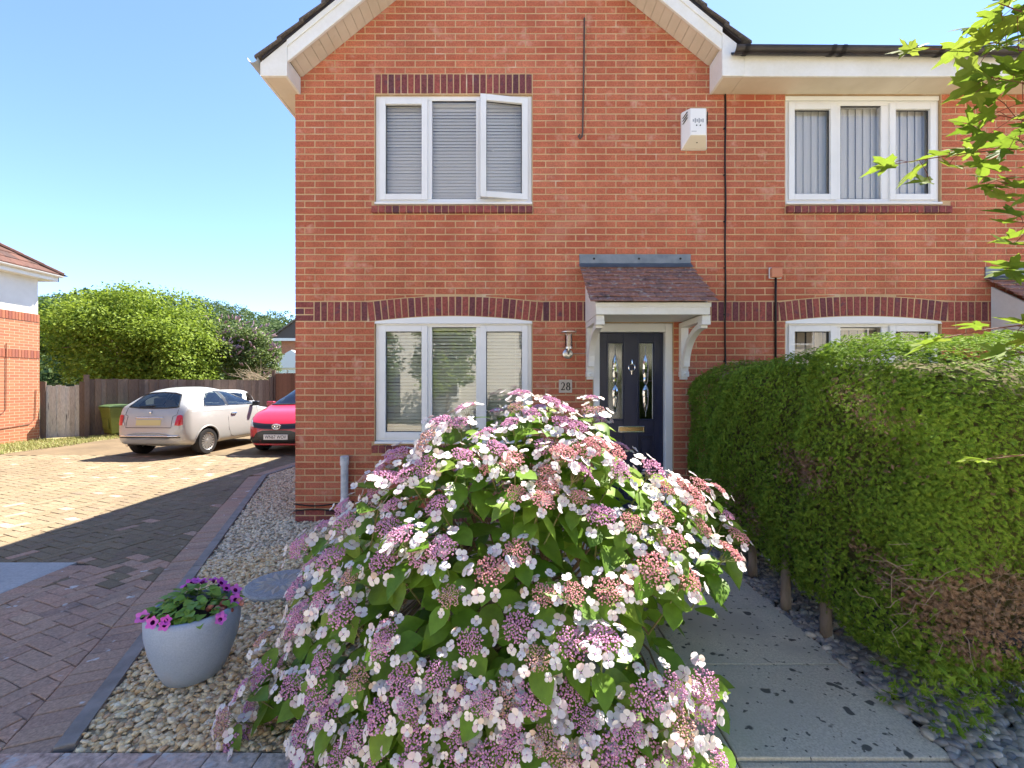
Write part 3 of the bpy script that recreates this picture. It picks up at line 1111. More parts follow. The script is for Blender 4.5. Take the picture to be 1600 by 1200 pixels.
b = MB()
b.tube([at(913, 28, YW - 0.01), at(912.5, 90, YW - 0.01), at(911, 170, YW - 0.01), at(910.5, 205, YW - 0.01), at(909.5, 213, YW - 0.012), at(906, 217, YW - 0.014), at(904, 213, YW - 0.014), at(906, 210, YW - 0.012)], 0.009, 6)
tag(b.build('hanging_cable', mat('cable_dark', (0.09, 0.07, 0.06), rough=0.6), smooth=True), 'short dark cable with a hooked end hanging high on the gable wall', 'cable')
b = MB()
pts = [V3(XP - 0.001 + 0.004 * math.sin(k * 1.3), YW - 0.008, 4.79 - k * 0.2) for k in range(24)]
b.tube(pts, 0.0085, 6)
cab = b.build('wall_cable', m_black, smooth=True)
tag(cab, 'long thin black cable running straight down the wall between the two houses', 'cable')
for k in range(7):
    b = MB()
    b.box(XP - 0.022, XP - 0.008, YW - 0.014, YW - 0.001, 4.4 - k * 0.52, 4.412 - k * 0.52)
    b.build('cable_clip', m_black, cab)
jx, jz = wx(1210.5), wz(427)
jb = thing('junction_box', (jx, YW, jz), label='small terracotta coloured box with black cable on the wall above the hedge', cat='box')
b = MB()
b.box(jx - 0.062, jx + 0.062, YW - 0.05, YW - 0.002, jz - 0.055, jz + 0.055)
b.build('cover', m_pinky, jb, bevel=0.012)
b = MB()
b.box(jx - 0.07, jx + 0.07, YW - 0.012, YW - 0.001, jz - 0.062, jz + 0.062)
b.build('sealant', m_upvc, jb, bevel=0.006)
b = MB()
b.tube([(jx, YW - 0.02, jz - 0.05), (jx + 0.004, YW - 0.012, jz - 0.2), (jx + 0.002, YW - 0.012, jz - 1.6)], 0.011, 6)
b.build('cable', m_black, jb, smooth=True)
# grey pipe stub at the wall
px_, pz1 = wx(541.5), wz(711)
pp = thing('drain_pipe', (px_, YW - 0.08, 0), label='short grey capped pipe standing against the brick wall beside the hydrangea', cat='pipe')
b = MB()
b.tube([(px_, YW - 0.06, 0.0), (px_, YW - 0.06, pz1 - 0.10)], 0.040, 16)
b.build('pipe', m_pipe, pp, smooth='auto')
b = MB()
b.lathe([(0.0405, -0.10), (0.047, -0.10), (0.047, -0.008), (0.040, 0), (0, 0)], 18, (px_, YW - 0.06, pz1))
b.build('cap', m_pipe, pp, smooth='auto')
b = MB()
for dz, s in ((0.05, 1), (-0.03, -1)):
    b.tube([V3(XL - 0.01 + t * 0.45, YW - 0.012 - 0.01 * math.sin(t * 3), 0.16 + dz - 0.02 * math.sin(t * 3.1) * s) for t in [k / 8 for k in range(13)]], 0.008, 6)
tag(b.build('ground_cable', m_black, smooth=True), 'black cable looped along the foot of the wall near the pipe', 'cable')

# ---- blinds
def venetian(x0, x1, z0, z1, y, n, tilt, label):
    t = thing('venetian_blind', ((x0 + x1) / 2, y, z0), label=label, cat='blind', group='blinds behind the windows')
    b = MB()
    b.box(x0, x1, y - 0.02, y + 0.02, z1 - 0.04, z1)
    b.build('head_rail', m_blind, t)
    me = MB()
    c, s_ = math.cos(tilt) * 0.024, math.sin(tilt) * 0.024
    me.add([(x0, -c, -s_), (x1, -c, -s_), (x1, 0, 0.003), (x0, 0, 0.003), (x1, c, s_), (x0, c, s_)], [(0, 1, 2, 3), (3, 2, 4, 5)])
    m0 = bpy.data.meshes.new('slat')
    m0.from_pydata([(p.x - (x0 + x1) / 2, p.y, p.z) for p in me.v], [], me.f)
    m0.materials.append(m_blind)
    pit = (z1 - 0.05 - z0) / n
    for i in range(n):
        o = link('slat', m0, t, loc=((x0 + x1) / 2, y + rnd.uniform(-.001, .001), z0 + (i + 0.5) * pit))
        o.rotation_euler = (rnd.uniform(-.03, .03), rnd.uniform(-.0015, .0015), 0)
    for xx in (x0 + 0.15, x1 - 0.15):
        b = MB()
        b.tube([(xx, y - 0.028, z0), (xx, y - 0.028, z1)], 0.0015, 4)
        b.build('cord', m_blind, t)
venetian(-1.50, 0.19, 3.60, 4.76, YW + 0.128, 30, rad(66), 'closed white venetian blind behind the open upstairs window of the gable')
venetian(-1.50, 0.19, 0.95, 2.20, YW + 0.135, 31, rad(45), 'half open white venetian blind behind the ground floor window beside the hydrangea')
def vertical_blind(x0, x1, z0, z1, y, mt, label, pitch=0.085, wob=0.0):
    t = thing('vertical_blind', ((x0 + x1) / 2, y, z0), label=label, cat='blind', group='blinds behind the windows')
    b = MB()
    b.box(x0, x1, y - 0.02, y + 0.02, z1 - 0.03, z1)
    b.build('head_rail', m_blind, t)
    x = x0
    while x < x1 - 0.02:
        b = MB()
        a = rad(10) + rnd.uniform(-.06, .06)
        dx, dy = 0.048 * math.cos(a), 0.048 * math.sin(a)
        xc = x + 0.04
        bl = rnd.uniform(-wob, wob)
        b.add([(xc - dx, y - dy, z1 - 0.03), (xc, y + 0.008, z1 - 0.03), (xc + dx, y + dy, z1 - 0.03), (xc + dx + bl, y + dy, z0), (xc + bl, y + 0.008, z0), (xc - dx + bl, y - dy, z0)], [(0, 1, 4, 5), (1, 2, 3, 4)])
        b.build('vane', mt, t)
        x += pitch
vertical_blind(3.09, 4.78, 3.6, 4.76, YW + 0.116, m_blindv, 'pale vertical blind behind the upstairs window under the black gutter')
vertical_blind(3.09, 4.78, 0.95, 2.2, YW + 0.14, m_curtain, 'beige pleated curtain behind the ground floor window above the hedge', 0.1, 0.05)

# ================================================================== DRIVEWAY
BUFF = [(0.185, 0.142, 0.085), (0.215, 0.164, 0.096), (0.195, 0.145, 0.09), (0.225, 0.175, 0.108), (0.195, 0.141, 0.092)]
REDB = [(0.40, 0.255, 0.175), (0.45, 0.275, 0.19), (0.41, 0.275, 0.19), (0.36, 0.23, 0.165), (0.46, 0.31, 0.21)]
WHT = [((0.60, 0.56, 0.52), 7, 0.655, 0.69), ((0.17, 0.14, 0.12), 2.2, 0.55, 0.85)]
m_buff = mat('block_buff', (0.3, 0.2, 0.15), rand=BUFF, fine=(70, 0.25), broad=(0.7, 0.15), rough=0.9, bump=0.35, bscale=140, blotch=[((0.42, 0.37, 0.30), 13, 0.70, 0.74), ((0.14, 0.11, 0.085), 2.2, 0.58, 0.85)])
m_redb = mat('block_red', (0.2, 0.1, 0.08), rand=REDB, fine=(70, 0.28), rough=0.88, bump=0.4, bscale=140, blotch=WHT)
m_kerb = mat('kerb_sett', (0.24, 0.20, 0.19), rand=[(0.42, 0.31, 0.25), (0.52, 0.43, 0.36), (0.46, 0.28, 0.21)], fine=(40, 0.4), rough=0.9, bump=0.4, bscale=90, blotch=((0.5, 0.48, 0.46), 14, 0.55, 0.66))
m_joint = mat('joint_sand', (0.07, 0.055, 0.042), (0.10, 0.08, 0.06), scale=5, rough=1.0)
m_edge = mat('edging_dark', (0.22, 0.19, 0.165), (0.31, 0.27, 0.235), scale=9, rough=0.9, bump=0.3, bscale=60)
m_conc = mat('concrete_patch', (0.36, 0.36, 0.34), (0.43, 0.42, 0.39), scale=3, rough=0.85, fine=(60, 0.15), bump=0.2, bscale=120)
# far part of the driveway: the blocks are too small to pick apart there
m_far = bpy.data.materials.new('block_paving_far')
m_far.use_nodes = True
N, L = m_far.node_tree.nodes, m_far.node_tree.links
tc = N.new('ShaderNodeNewGeometry')
mp = N.new('ShaderNodeMapping')
mp.inputs['Rotation'].default_value = (0, 0, rad(22))
bt = N.new('ShaderNodeTexBrick')
bt.inputs['Color1'].default_value = (0.175, 0.132, 0.08, 1)
bt.inputs['Color2'].default_value = (0.155, 0.115, 0.072, 1)
bt.inputs['Mortar'].default_value = (0.12, 0.09, 0.06, 1)
bt.inputs['Scale'].default_value = 1.0
bt.inputs['Mortar Size'].default_value = 0.006
bt.inputs['Brick Width'].default_value = 0.2
bt.inputs['Row Height'].default_value = 0.1
L.new(tc.outputs['Position'], mp.inputs[0])
L.new(mp.outputs[0], bt.inputs[0])
nz_ = N.new('ShaderNodeTexNoise')
nz_.inputs['Scale'].default_value = 0.9
nz_.inputs['Detail'].default_value = 5
L.new(tc.outputs['Position'], nz_.inputs[0])
mx = N.new('ShaderNodeMix')
mx.data_type = 'RGBA'
mx.blend_type = 'MULTIPLY'
mx.inputs[0].default_value = 1.0
rr = ramp_node(N, [(0.3, (0.75, 0.74, 0.72)), (0.7, (1.15, 1.12, 1.08))])
L.new(nz_.outputs[0], rr.inputs[0])
L.new(bt.outputs[0], mx.inputs[6])
L.new(rr.outputs[0], mx.inputs[7])
L.new(mx.outputs[2], N['Principled BSDF'].inputs['Base Color'])
N['Principled BSDF'].inputs['Roughness'].default_value = 0.9
N['Principled BSDF'].inputs['Specular IOR Level'].default_value = 0.2

PA, PB_, PC_ = Vector((-1.854, 1.873)), Vector((-4.12, 7.43)), Vector((-4.02, 8.4))
d1 = (PB_ - PA).normalized()
n1 = Vector((-d1.y, d1.x))           # to the left of the gravel edge
d2 = (PC_ - PB_).normalized()
n2 = Vector((-d2.y, d2.x))
YFAR = 9.6
db_ = MB()
db_.add([(-14, 1.2, -0.006), (-0.5, 1.2, -0.006), (-3.0, YFAR, -0.006), (-14, YFAR, -0.006)], [(0, 1, 2, 3)], 0)
db_.add([(-11.2, YFAR, 0.002), (-2.6, YFAR, 0.002), (-2.6, 18, 0.002), (-11.6, 18, 0.002)], [(0, 1, 2, 3)], 1)
drive = db_.build('driveway', [m_joint, m_far])
tag(drive, kind='structure')


def clip_poly(poly, P0, n_, d_):
    out = []
    k = len(poly)
    for i in range(k):
        a, b = poly[i], poly[(i + 1) % k]
        fa, fb = (a - P0).dot(n_) - d_, (b - P0).dot(n_) - d_
        if fa >= 0: out.append(a)
        if (fa >= 0) != (fb >= 0):
            out.append(a + (b - a) * (fa / (fa - fb)))
    return out


def slab_add(mb, poly, z0, z1, mi=0, ch=0.005):
    k = len(poly)
    if k < 3: return
    area = sum(poly[i].x * poly[(i + 1) % k].y - poly[(i + 1) % k].x * poly[i].y for i in range(k)) / 2
    if area < 0:
        poly = poly[::-1]
    if abs(area) < 0.0006: return
    c = sum(poly, Vector((0, 0))) / k
    vs_ = [(p.x, p.y, z0) for p in poly] + [(p.x, p.y, z1 - ch * 0.7) for p in poly]
    for p in poly:
        q = c - p
        q = p + q.normalized() * min(ch * 1.4, q.length * 0.4)
        vs_.append((q.x, q.y, z1))
    fs = []
    for r in (0, k):
        for i in range(k):
            fs.append((r + i, r + (i + 1) % k, r + k + (i + 1) % k, r + k + i))
    fs.append(tuple(range(2 * k, 3 * k)))
    mb.add(vs_, fs, mi)


BT = 0.010
cand = []          # (dist, poly, mi)
ang = rad(22 - 0.0)
ua = Vector((math.sin(ang), math.cos(ang)))      # 22 degrees right of straight ahead
ub = Vector((-math.cos(ang), math.sin(ang)))
OG = Vector((-2.6, 2.5))
for i in range(-140, 140):
    for j in range(-140, 140):
        c4 = (i - j) % 4
        if c4 not in (0, 3): continue
        w_, h_ = (2, 1) if c4 == 0 else (1, 2)
        g = 0.0022
        q = [Vector((i * .1 + g, j * .1 + g)), Vector((i * .1 + w_ * .1 - g, j * .1 + g)), Vector((i * .1 + w_ * .1 - g, j * .1 + h_ * .1 - g)), Vector((i * .1 + g, j * .1 + h_ * .1 - g))]
        poly = [OG + ua * p.x + ub * p.y for p in q]
        c = sum(poly, Vector((0, 0))) / 4
        if c.y < 1.7 or c.y > YFAR - 0.05 or c.x / max(c.y, .1) < -1.85 or c.x < -11.2: continue
        P0, n_ = (PA, n1) if c.y < 7.5 else (PB_, n2)
        if (c - P0).dot(n_) < 0.16: continue
        full = True
        p2 = clip_poly(poly, P0, n_, 0.283)
        if c.y < 4.1:
            if c.x < -3.56 and c.y < 3.81: 
                p2 = clip_poly(p2, Vector((-3.555, 0)), Vector((1, 0)), 0.0) if c.x > -3.7 else []
            elif c.y < 4.0 and c.x < -3.6:
                p2 = clip_poly(p2, Vector((0, 3.818)), Vector((0, 1)), 0.0)
        p2 = clip_poly(p2, Vector((0, 1.845)), Vector((0, 1)), 0.0)
        if len(p2) < 3: continue
        full = len(p2) == 4 and all((a - b).length < 1e-6 for a, b in zip(p2, poly))
        red = rnd.random() < min(1, max(0.03, (4.6 - c.y - 0.25 * (c - P0).dot(n_)) / 1.4))
        cand.append((c.length, p2, 1 if red else 0, full, c4, c))
cand.sort(key=lambda t: t[0])
bm_ = {}
for key in ((0, 0), (0, 1), (3, 0), (3, 1)):
    t = MB()
    w_, h_ = (2, 1) if key[0] == 0 else (1, 2)
    g = 0.0022
    pl = [Vector((sx * (w_ * .05 - g), sy * (h_ * .05 - g))) for sx, sy in ((-1, -1), (1, -1), (1, 1), (-1, 1))]
    pl = [ua * p.x + ub * p.y for p in pl]
    slab_add(t, pl, -0.03, 0)
    me = bpy.data.meshes.new('paving_block')
    me.from_pydata([tuple(p) for p in t.v], [], t.f)
    me.materials.append(m_redb if key[1] else m_buff)
    bm_[key] = me
rest = MB()
npick = 0
for dist, p2, mi, full, c4, c in cand:
    zt = BT + rnd.uniform(-0.003, 0.003)
    if full and npick < 250:
        o = link('paving_block', bm_[(c4, mi)], drive, loc=(c.x, c.y, zt))
        o.rotation_euler = (rnd.uniform(-.02, .02), rnd.uniform(-.02, .02), rnd.uniform(-.012, .012))
        npick += 1
    else:
        slab_add(rest, p2, -0.03, zt, mi)
# border row along the gravel and along the concrete
def border(P0, P1, n_, off, depth, pit, skip, mats_):
    d_ = (P1 - P0)
    ln = d_.length
    d_ = d_.normalized()
    k = int(ln / pit)
    for i in range(k):
        a = P0 + d_ * (i * pit + 0.002) + n_ * off
        e = P0 + d_ * ((i + 1) * pit - 0.002) + n_ * off
        poly = [a, e, e + n_ * depth, a + n_ * depth]
        if i < skip:
            t = MB()
            slab_add(t, poly, -0.03, BT + 0.003 + rnd.uniform(-.003, .003))
            t.build('border_block', mats_, drive)
        else:
            slab_add(rest, poly, -0.03, BT + 0.003 + rnd.uniform(-.003, .003), 1)
border(PA, PB_, n1, 0.077, 0.2, 0.1, 40, m_redb)
border(PB_ + d2 * 0.02, PC_ + d2 * 1.2, n2, 0.077, 0.2, 0.1, 0, m_redb)
border(Vector((-3.56, 1.85)), Vector((-3.56, 3.81)), Vector((-1, 0)), 0.0, 0.195, 0.1, 20, m_redb)
tag(rest.build('block_paving', [m_buff, m_redb], drive), kind='stuff')
t = MB()
slab_add(t, [Vector((-7.5, 1.85)), Vector((-3.757, 1.85)), Vector((-3.757, 3.81)), Vector((-7.5, 3.81))], -0.03, 0.012)
t.build('concrete_slab', m_conc, drive)
for P0, P1, nn_ in ((PA, PB_, n1), (PB_, PC_ + d2 * 1.2, n2)):
    k = max(1, int((P1 - P0).length / 0.9))
    for i in range(k):
        a, e = P0.lerp(P1, i / k + 0.001), P0.lerp(P1, (i + 1) / k - 0.001)
        t = MB()
        slab_add(t, [a - nn_ * 0.0, e - nn_ * 0.0, e + nn_ * 0.073, a + nn_ * 0.073], -0.05, 0.026)
        t.build('edging_stone', m_edge, drive)
# kerb setts that close the driveway towards the street
kb = MB()
kerb = link('kerb', bpy.data.meshes.new('kerb'), None)
tag(kerb, kind='structure')
kerb.data.from_pydata([(-6, 1.25, -0.012), (0.0, 1.25, -0.012), (0.0, 1.84, -0.012), (-6, 1.84, -0.012)], [], [(0, 1, 2, 3)])
kerb.data.materials.append(m_joint)
ORIG[kerb] = Vector((0, 0, 0))
for r, (y0, y1) in enumerate(((1.66, 1.838), (1.45, 1.655), (1.25, 1.445))):
    for i in range(24):
        x1_ = -0.02 - i * 0.205 - (0.1 if r % 2 else 0)
        t = MB()
        slab_add(t, [Vector((x1_ - 0.2, y0)), Vector((x1_, y0)), Vector((x1_, y1)), Vector((x1_ - 0.2, y1))], -0.03, 0.016 + rnd.uniform(-.004, .004))
        t.build('kerb_sett', m_kerb, kerb)

# ================================================================== GRAVEL
def ico(sub=0):
    t = (1 + 5 ** .5) / 2
    v = np.array([(-1, t, 0), (1, t, 0), (-1, -t, 0), (1, -t, 0), (0, -1, t), (0, 1, t), (0, -1, -t), (0, 1, -t), (t, 0, -1), (t, 0, 1), (-t, 0, -1), (-t, 0, 1)], float)
    v /= np.linalg.norm(v[0])
    f = [(0, 11, 5), (0, 5, 1), (0, 1, 7), (0, 7, 10), (0, 10, 11), (1, 5, 9), (5, 11, 4), (11, 10, 2), (10, 7, 6), (7, 1, 8), (3, 9, 4), (3, 4, 2), (3, 2, 6), (3, 6, 8), (3, 8, 9), (4, 9, 5), (2, 4, 11), (6, 2, 10), (8, 6, 7), (9, 8, 1)]
    v = [tuple(p) for p in v]
    for _ in range(sub):
        mid = {}
        def m_(a, b):
            k = (min(a, b), max(a, b))
            if k not in mid:
                p = np.array(v[a]) + np.array(v[b])
                p /= np.linalg.norm(p)
                v.append(tuple(p))
                mid[k] = len(v) - 1
            return mid[k]
        nf = []
        for a, b, c in f:
            x, y, z = m_(a, b), m_(b, c), m_(c, a)
            nf += [(a, x, z), (b, y, x), (c, z, y), (x, y, z)]
        f = nf
    return np.array(v), np.array(f, dtype=np.int64)
IV0, IF0 = ico(0)
IV1, IF1 = ico(1)

CREAM = [(0.72, 0.52, 0.27), (0.84, 0.69, 0.43), (0.62, 0.39, 0.18), (0.82, 0.61, 0.33), (0.86, 0.73, 0.52), (0.70, 0.49, 0.26), (0.50, 0.32, 0.19), (0.84, 0.65, 0.37)]
GREYS = [(0.66, 0.53, 0.37), (0.84, 0.70, 0.50), (0.46, 0.37, 0.27), (0.88, 0.74, 0.52), (0.74, 0.56, 0.36), (0.55, 0.44, 0.32)]
m_cream = mat('gravel_cream', (0.5, 0.4, 0.3), rand=CREAM, rough=0.75, fine=(90, 0.12), spec=0.3)
m_greys = mat('gravel_grey', (0.4, 0.4, 0.4), rand=GREYS, rough=0.75, fine=(90, 0.12), spec=0.3)
m_gbase = mat('gravel_bed', (0.34, 0.26, 0.16), (0.42, 0.32, 0.20), scale=30, rough=1.0)
GPOLY = [(PA.x + 0.01, PA.y - 0.02), (0.02, 1.853), (0.02, 4.94), (-2.43, 4.94), (-2.43, 10.0), (-3.95, 10.0), (PC_.x + 0.0, PC_.y), (PB_.x + 0.02, PB_.y)]
gm = MB()
gm.add([(x, y, 0.004) for x, y in GPOLY], [tuple(range(len(GPOLY)))[::1]])
gv = gm.build('gravel_bed', m_gbase)
tag(gv, kind='structure')
def stones(n, poly, size, zlo=0.004, zhi=0.016, flat=0.6, el=1.4, yfun=None, base=(None, None)):
    xs, ys = [], []
    px, py = zip(*poly)
    got = 0
    while got < n:
        x = rng.uniform(min(px), max(px), n)
        y = rng.uniform(min(py), max(py), n)
        k = in_poly(x, y, poly)
        if yfun is not None:
            k &= yfun(x, y)
        xs.append(x[k]); ys.append(y[k])
        got += k.sum()
    x, y = np.concatenate(xs)[:n], np.concatenate(ys)[:n]
    s = rng.uniform(*size, n)
    S = np.zeros((n, 3, 3))
    S[:, 0, 0] = s * rng.uniform(1.0, el, n)
    S[:, 1, 1] = s * rng.uniform(0.75, 1.0, n)
    S[:, 2, 2] = s * rng.uniform(flat * 0.7, flat * 1.1, n)
    a = rng.uniform(0, 2 * PI, n)
    Rz = np.zeros((n, 3, 3))
    Rz[:, 0, 0] = np.cos(a); Rz[:, 0, 1] = -np.sin(a); Rz[:, 1, 0] = np.sin(a); Rz[:, 1, 1] = np.cos(a); Rz[:, 2, 2] = 1
    b = rng.normal(0, 0.3, n); c = rng.normal(0, 0.3, n)
    Rx = np.zeros((n, 3, 3)); Rx[:, 0, 0] = 1; Rx[:, 1, 1] = np.cos(b); Rx[:, 1, 2] = -np.sin(b); Rx[:, 2, 1] = np.sin(b); Rx[:, 2, 2] = np.cos(b)
    Ry = np.zeros((n, 3, 3)); Ry[:, 1, 1] = 1; Ry[:, 0, 0] = np.cos(c); Ry[:, 0, 2] = np.sin(c); Ry[:, 2, 0] = -np.sin(c); Ry[:, 2, 2] = np.cos(c)
    return Rz @ Ry @ Rx @ S, np.stack([x, y, rng.uniform(zlo, zhi, n)], -1)
def jitter(Vv, nb, amt=0.12):
    return Vv
vis = lambda x, y: (x / y > -1.9) & ~((x > -0.75) & (y > 2.9))
for nm, n, size, cond, mt in (
        ('gravel', 15500, (0.007, 0.020), lambda x, y: vis(x, y) & (y < 4.4 + 0.5 * np.sin(x * 3)), m_cream),
        ('gravel', 10500, (0.010, 0.021), lambda x, y: vis(x, y) & (y >= 4.2 + 0.5 * np.sin(x * 3)), m_greys)):
    R_, L_ = stones(n, GPOLY, size, yfun=cond)
    BVj = IV0 * (1 + rng.uniform(-0.14, 0.14, (12, 1)))
    Vx, Tx = scatter(BVj, IF0, R_, L_)
    o = link(nm, np_mesh(nm, Vx, Tx, mt, smooth=True))
    tag(o, 'cream rounded gravel stones around the plant pot' if mt is m_cream else 'pale grey gravel stones along the side of the house', 'gravel', kind='stuff')

# round stepping stone with a leafy sun relief
sx_, sy_ = -1.76, 3.36
st = thing('stepping_stone', (sx_, sy_, 0.02), label='round grey stepping stone with sun relief lying in the gravel', cat='stepping stone')
m_step = mat('step_stone', (0.30, 0.295, 0.285), (0.36, 0.35, 0.33), scale=20, rough=0.85, fine=(80, 0.2))
m_step2 = mat('step_relief', (0.46, 0.39, 0.31), (0.40, 0.34, 0.28), scale=20, rough=0.85)
b = MB()
b.lathe([(0.0, 0.033), (0.235, 0.033), (0.25, 0.022), (0.25, 0.0)], 36, (sx_, sy_, 0.008))
b.build('disc', m_step, st)
for k in range(14):
    a = 2 * PI * k / 14
    r0, r1, wd = 0.05, 0.205 if k % 2 else 0.17, 0.030
    c, s_ = math.cos(a), math.sin(a)
    P = lambda r, o_, z: (sx_ + c * r - s_ * o_, sy_ + s_ * r + c * o_, z)
    b = MB()
    b.add([P(r0, 0, .041), P((r0 + r1) / 2, wd, .041), P(r1, 0, .041), P((r0 + r1) / 2, -wd, .041), P((r0 + r1) / 2, 0, .052)], [(0, 4, 1), (1, 4, 2), (2, 4, 3), (3, 4, 0)])
    b.build('relief_leaf', m_step2, st)

# ================================================================== PATH
m_path = mat('path_slab', rand=[(0.54, 0.50, 0.40), (0.60, 0.555, 0.44), (0.50, 0.465, 0.385), (0.57, 0.52, 0.425)], broad=(0.8, 0.12), c1=(0.54, 0.495, 0.395), c2=(0.62, 0.565, 0.45), scale=2.2, lo=0.45, hi=0.9, rough=0.9, fine=(110, 0.24), bump=0.3, bscale=180,
             blotch=[((0.44, 0.43, 0.33), 1.6, 0.50, 0.80), ((0.46, 0.43, 0.35), 1.1, 0.52, 0.62, 6), ((0.10, 0.098, 0.085), 13, 0.675, 0.715, 1.0), ((0.12, 0.115, 0.10), 36, 0.715, 0.735, 0.6), ((0.52, 0.50, 0.46), 42, 0.72, 0.75)])
b = MB()
b.add([(-0.0, 0.9, -0.008), (1.83, 0.9, -0.008), (1.83, 4.94, -0.008), (0.0, 4.94, -0.008)], [(0, 1, 2, 3)])
path = b.build('garden_path', m_joint)
tag(path, kind='structure')
for cx0, cx1 in ((0.026, 0.919), (0.926, 1.815)):
    for k in range(6):
        y0 = 1.815 + k * 0.604 - 0.604
        y1 = min(y0 + 0.598, 4.93)
        t = MB()
        z1 = 0.014 + rnd.uniform(-.003, .003) - (0.012 if k == 0 else 0)
        slab_add(t, [Vector((cx0, y0)), Vector((cx1, y0)), Vector((cx1, y1)), Vector((cx0, y1))], -0.04, z1, 0, 0.004)
        o = t.build('paving_slab', m_path, path)
b = MB()
b.box(0.90, 1.82, YW - 0.28, YW - 0.002, -0.05, 0.115)
tag(b.build('door_step', m_path, house, bevel=0.01))

# ================================================================== PEBBLES
PEBC = [(0.20, 0.20, 0.21), (0.30, 0.285, 0.265), (0.14, 0.145, 0.16), (0.40, 0.355, 0.30), (0.24, 0.235, 0.24), (0.52, 0.46, 0.37), (0.17, 0.16, 0.16), (0.36, 0.30, 0.235), (0.66, 0.58, 0.47)]
m_peb = mat('pebble', (0.2, 0.2, 0.2), rand=PEBC, rough=0.35, fine=(50, 0.22), spec=0.5)
PPOLY = [(1.815, 0.9), (3.6, 0.9), (3.6, 4.9), (1.815, 4.9)]
b = MB()
b.add([(x, y, 0.0) for x, y in PPOLY], [(0, 1, 2, 3)])
pbed = b.build('pebble_bed', mat('bed_soil', (0.06, 0.048, 0.036), (0.10, 0.08, 0.06), scale=20, rough=1.0))
tag(pbed, kind='structure')
visp = lambda x, y: (x < 2.25) | (y < 2.45)
R_, L_ = stones(1500, PPOLY, (0.016, 0.032), zlo=0.006, zhi=0.022, flat=0.62, el=1.6, yfun=lambda x, y: visp(x, y) & (y < 2.7) & (x / y < 1.25) & (y > 1.3))
R2, L2 = stones(1500, PPOLY, (0.014, 0.026), zlo=0.004, zhi=0.018, flat=0.62, el=1.5, yfun=lambda x, y: visp(x, y) & (y >= 2.7))
small = stones(2200, PPOLY, (0.008, 0.013), zlo=0.004, zhi=0.012, flat=0.7, el=1.4, yfun=lambda x, y: visp(x, y) & (x / y < 1.3) & (y > 1.3))
sz = np.abs(np.linalg.det(R_)) ** (1 / 3) / L_[:, 1]
order = np.argsort(-sz)
pm_ = np_mesh('pebble', IV1 * (1 + 0.05 * rng.uniform(-1, 1, (len(IV1), 1))), IF1, m_peb, smooth=True)
front = [i for i in order if L_[i, 0] / L_[i, 1] < 1.16 and 690 * CAMH / L_[i, 1] < 610][:280]
for i in front:
    link('pebble', pm_, pbed, mat4=mat4_of(R_[i], L_[i]))
keep = np.ones(len(L_), bool)
keep[front] = False
RR = np.concatenate([R_[keep], R2]); LL = np.concatenate([L_[keep], L2])
Va, Ta = scatter(IV1, IF1, RR, LL)
Vb, Tb = scatter(IV0, IF0, *small)
o = link('pebbles', np_mesh('pebbles', np.concatenate([Va, Vb]), np.concatenate([Ta, Tb + len(Va)]), m_peb, smooth=True), pbed)
tag(o, kind='stuff')

# ================================================================== PLANT POT
pxc, pyc = -1.69, 2.35
pot = thing('plant_pot', (pxc, pyc, 0.02), label='large rounded blue grey planter full of petunias on the gravel', cat='plant pot')
m_pot = mat('pot_glaze', (0.29, 0.35, 0.46), (0.34, 0.40, 0.50), scale=4, rough=0.55, fine=(140, 0.10), spec=0.4, bump=0.08, bscale=200, blotch=((0.42, 0.36, 0.36), 3.0, 0.62, 0.95))
prof = [(0, 0), (0.115, 0.0), (0.135, 0.012), (0.165, 0.08), (0.195, 0.17), (0.212, 0.26), (0.214, 0.33), (0.207, 0.355), (0.196, 0.36), (0.186, 0.352), (0.19, 0.31), (0.185, 0.28)]
b = MB()
b.lathe(prof, 56, (pxc, pyc, 0.012))
b.build('pot', m_pot, pot, smooth=True)
b = MB()
b.lathe([(0, 0.33), (0.1, 0.325), (0.188, 0.31)], 24, (pxc, pyc, 0.012))
b.build('soil', mat('soil', (0.03, 0.02, 0.015), rough=1.0, bump=0.5, bscale=60), pot, smooth=True)


def leaf_base(prof_, fold=0.18, droop=0.18, serr=0.0):
    """leaf along +x, unit length, midrib on y = 0; returns verts and quad faces"""
    vs_, fs = [], []
    n_ = len(prof_)
    for i, (t, w_) in enumerate(prof_):
        z = -droop * t * t
        wj = w_ * (1 + (serr if i % 2 else -serr))
        vs_ += [(t, wj, z + fold * w_), (t, 0, z), (t, -wj, z + fold * w_)]
    for i in range(n_ - 1):
        a = i * 3
        fs += [(a, a + 1, a + 4, a + 3), (a + 1, a + 2, a + 5, a + 4)]
    return np.array(vs_, float), np.array(fs, dtype=np.int64)


def dirs(n):
    d = rng.normal(size=(n, 3))
    return d / np.linalg.norm(d, axis=1)[:, None]

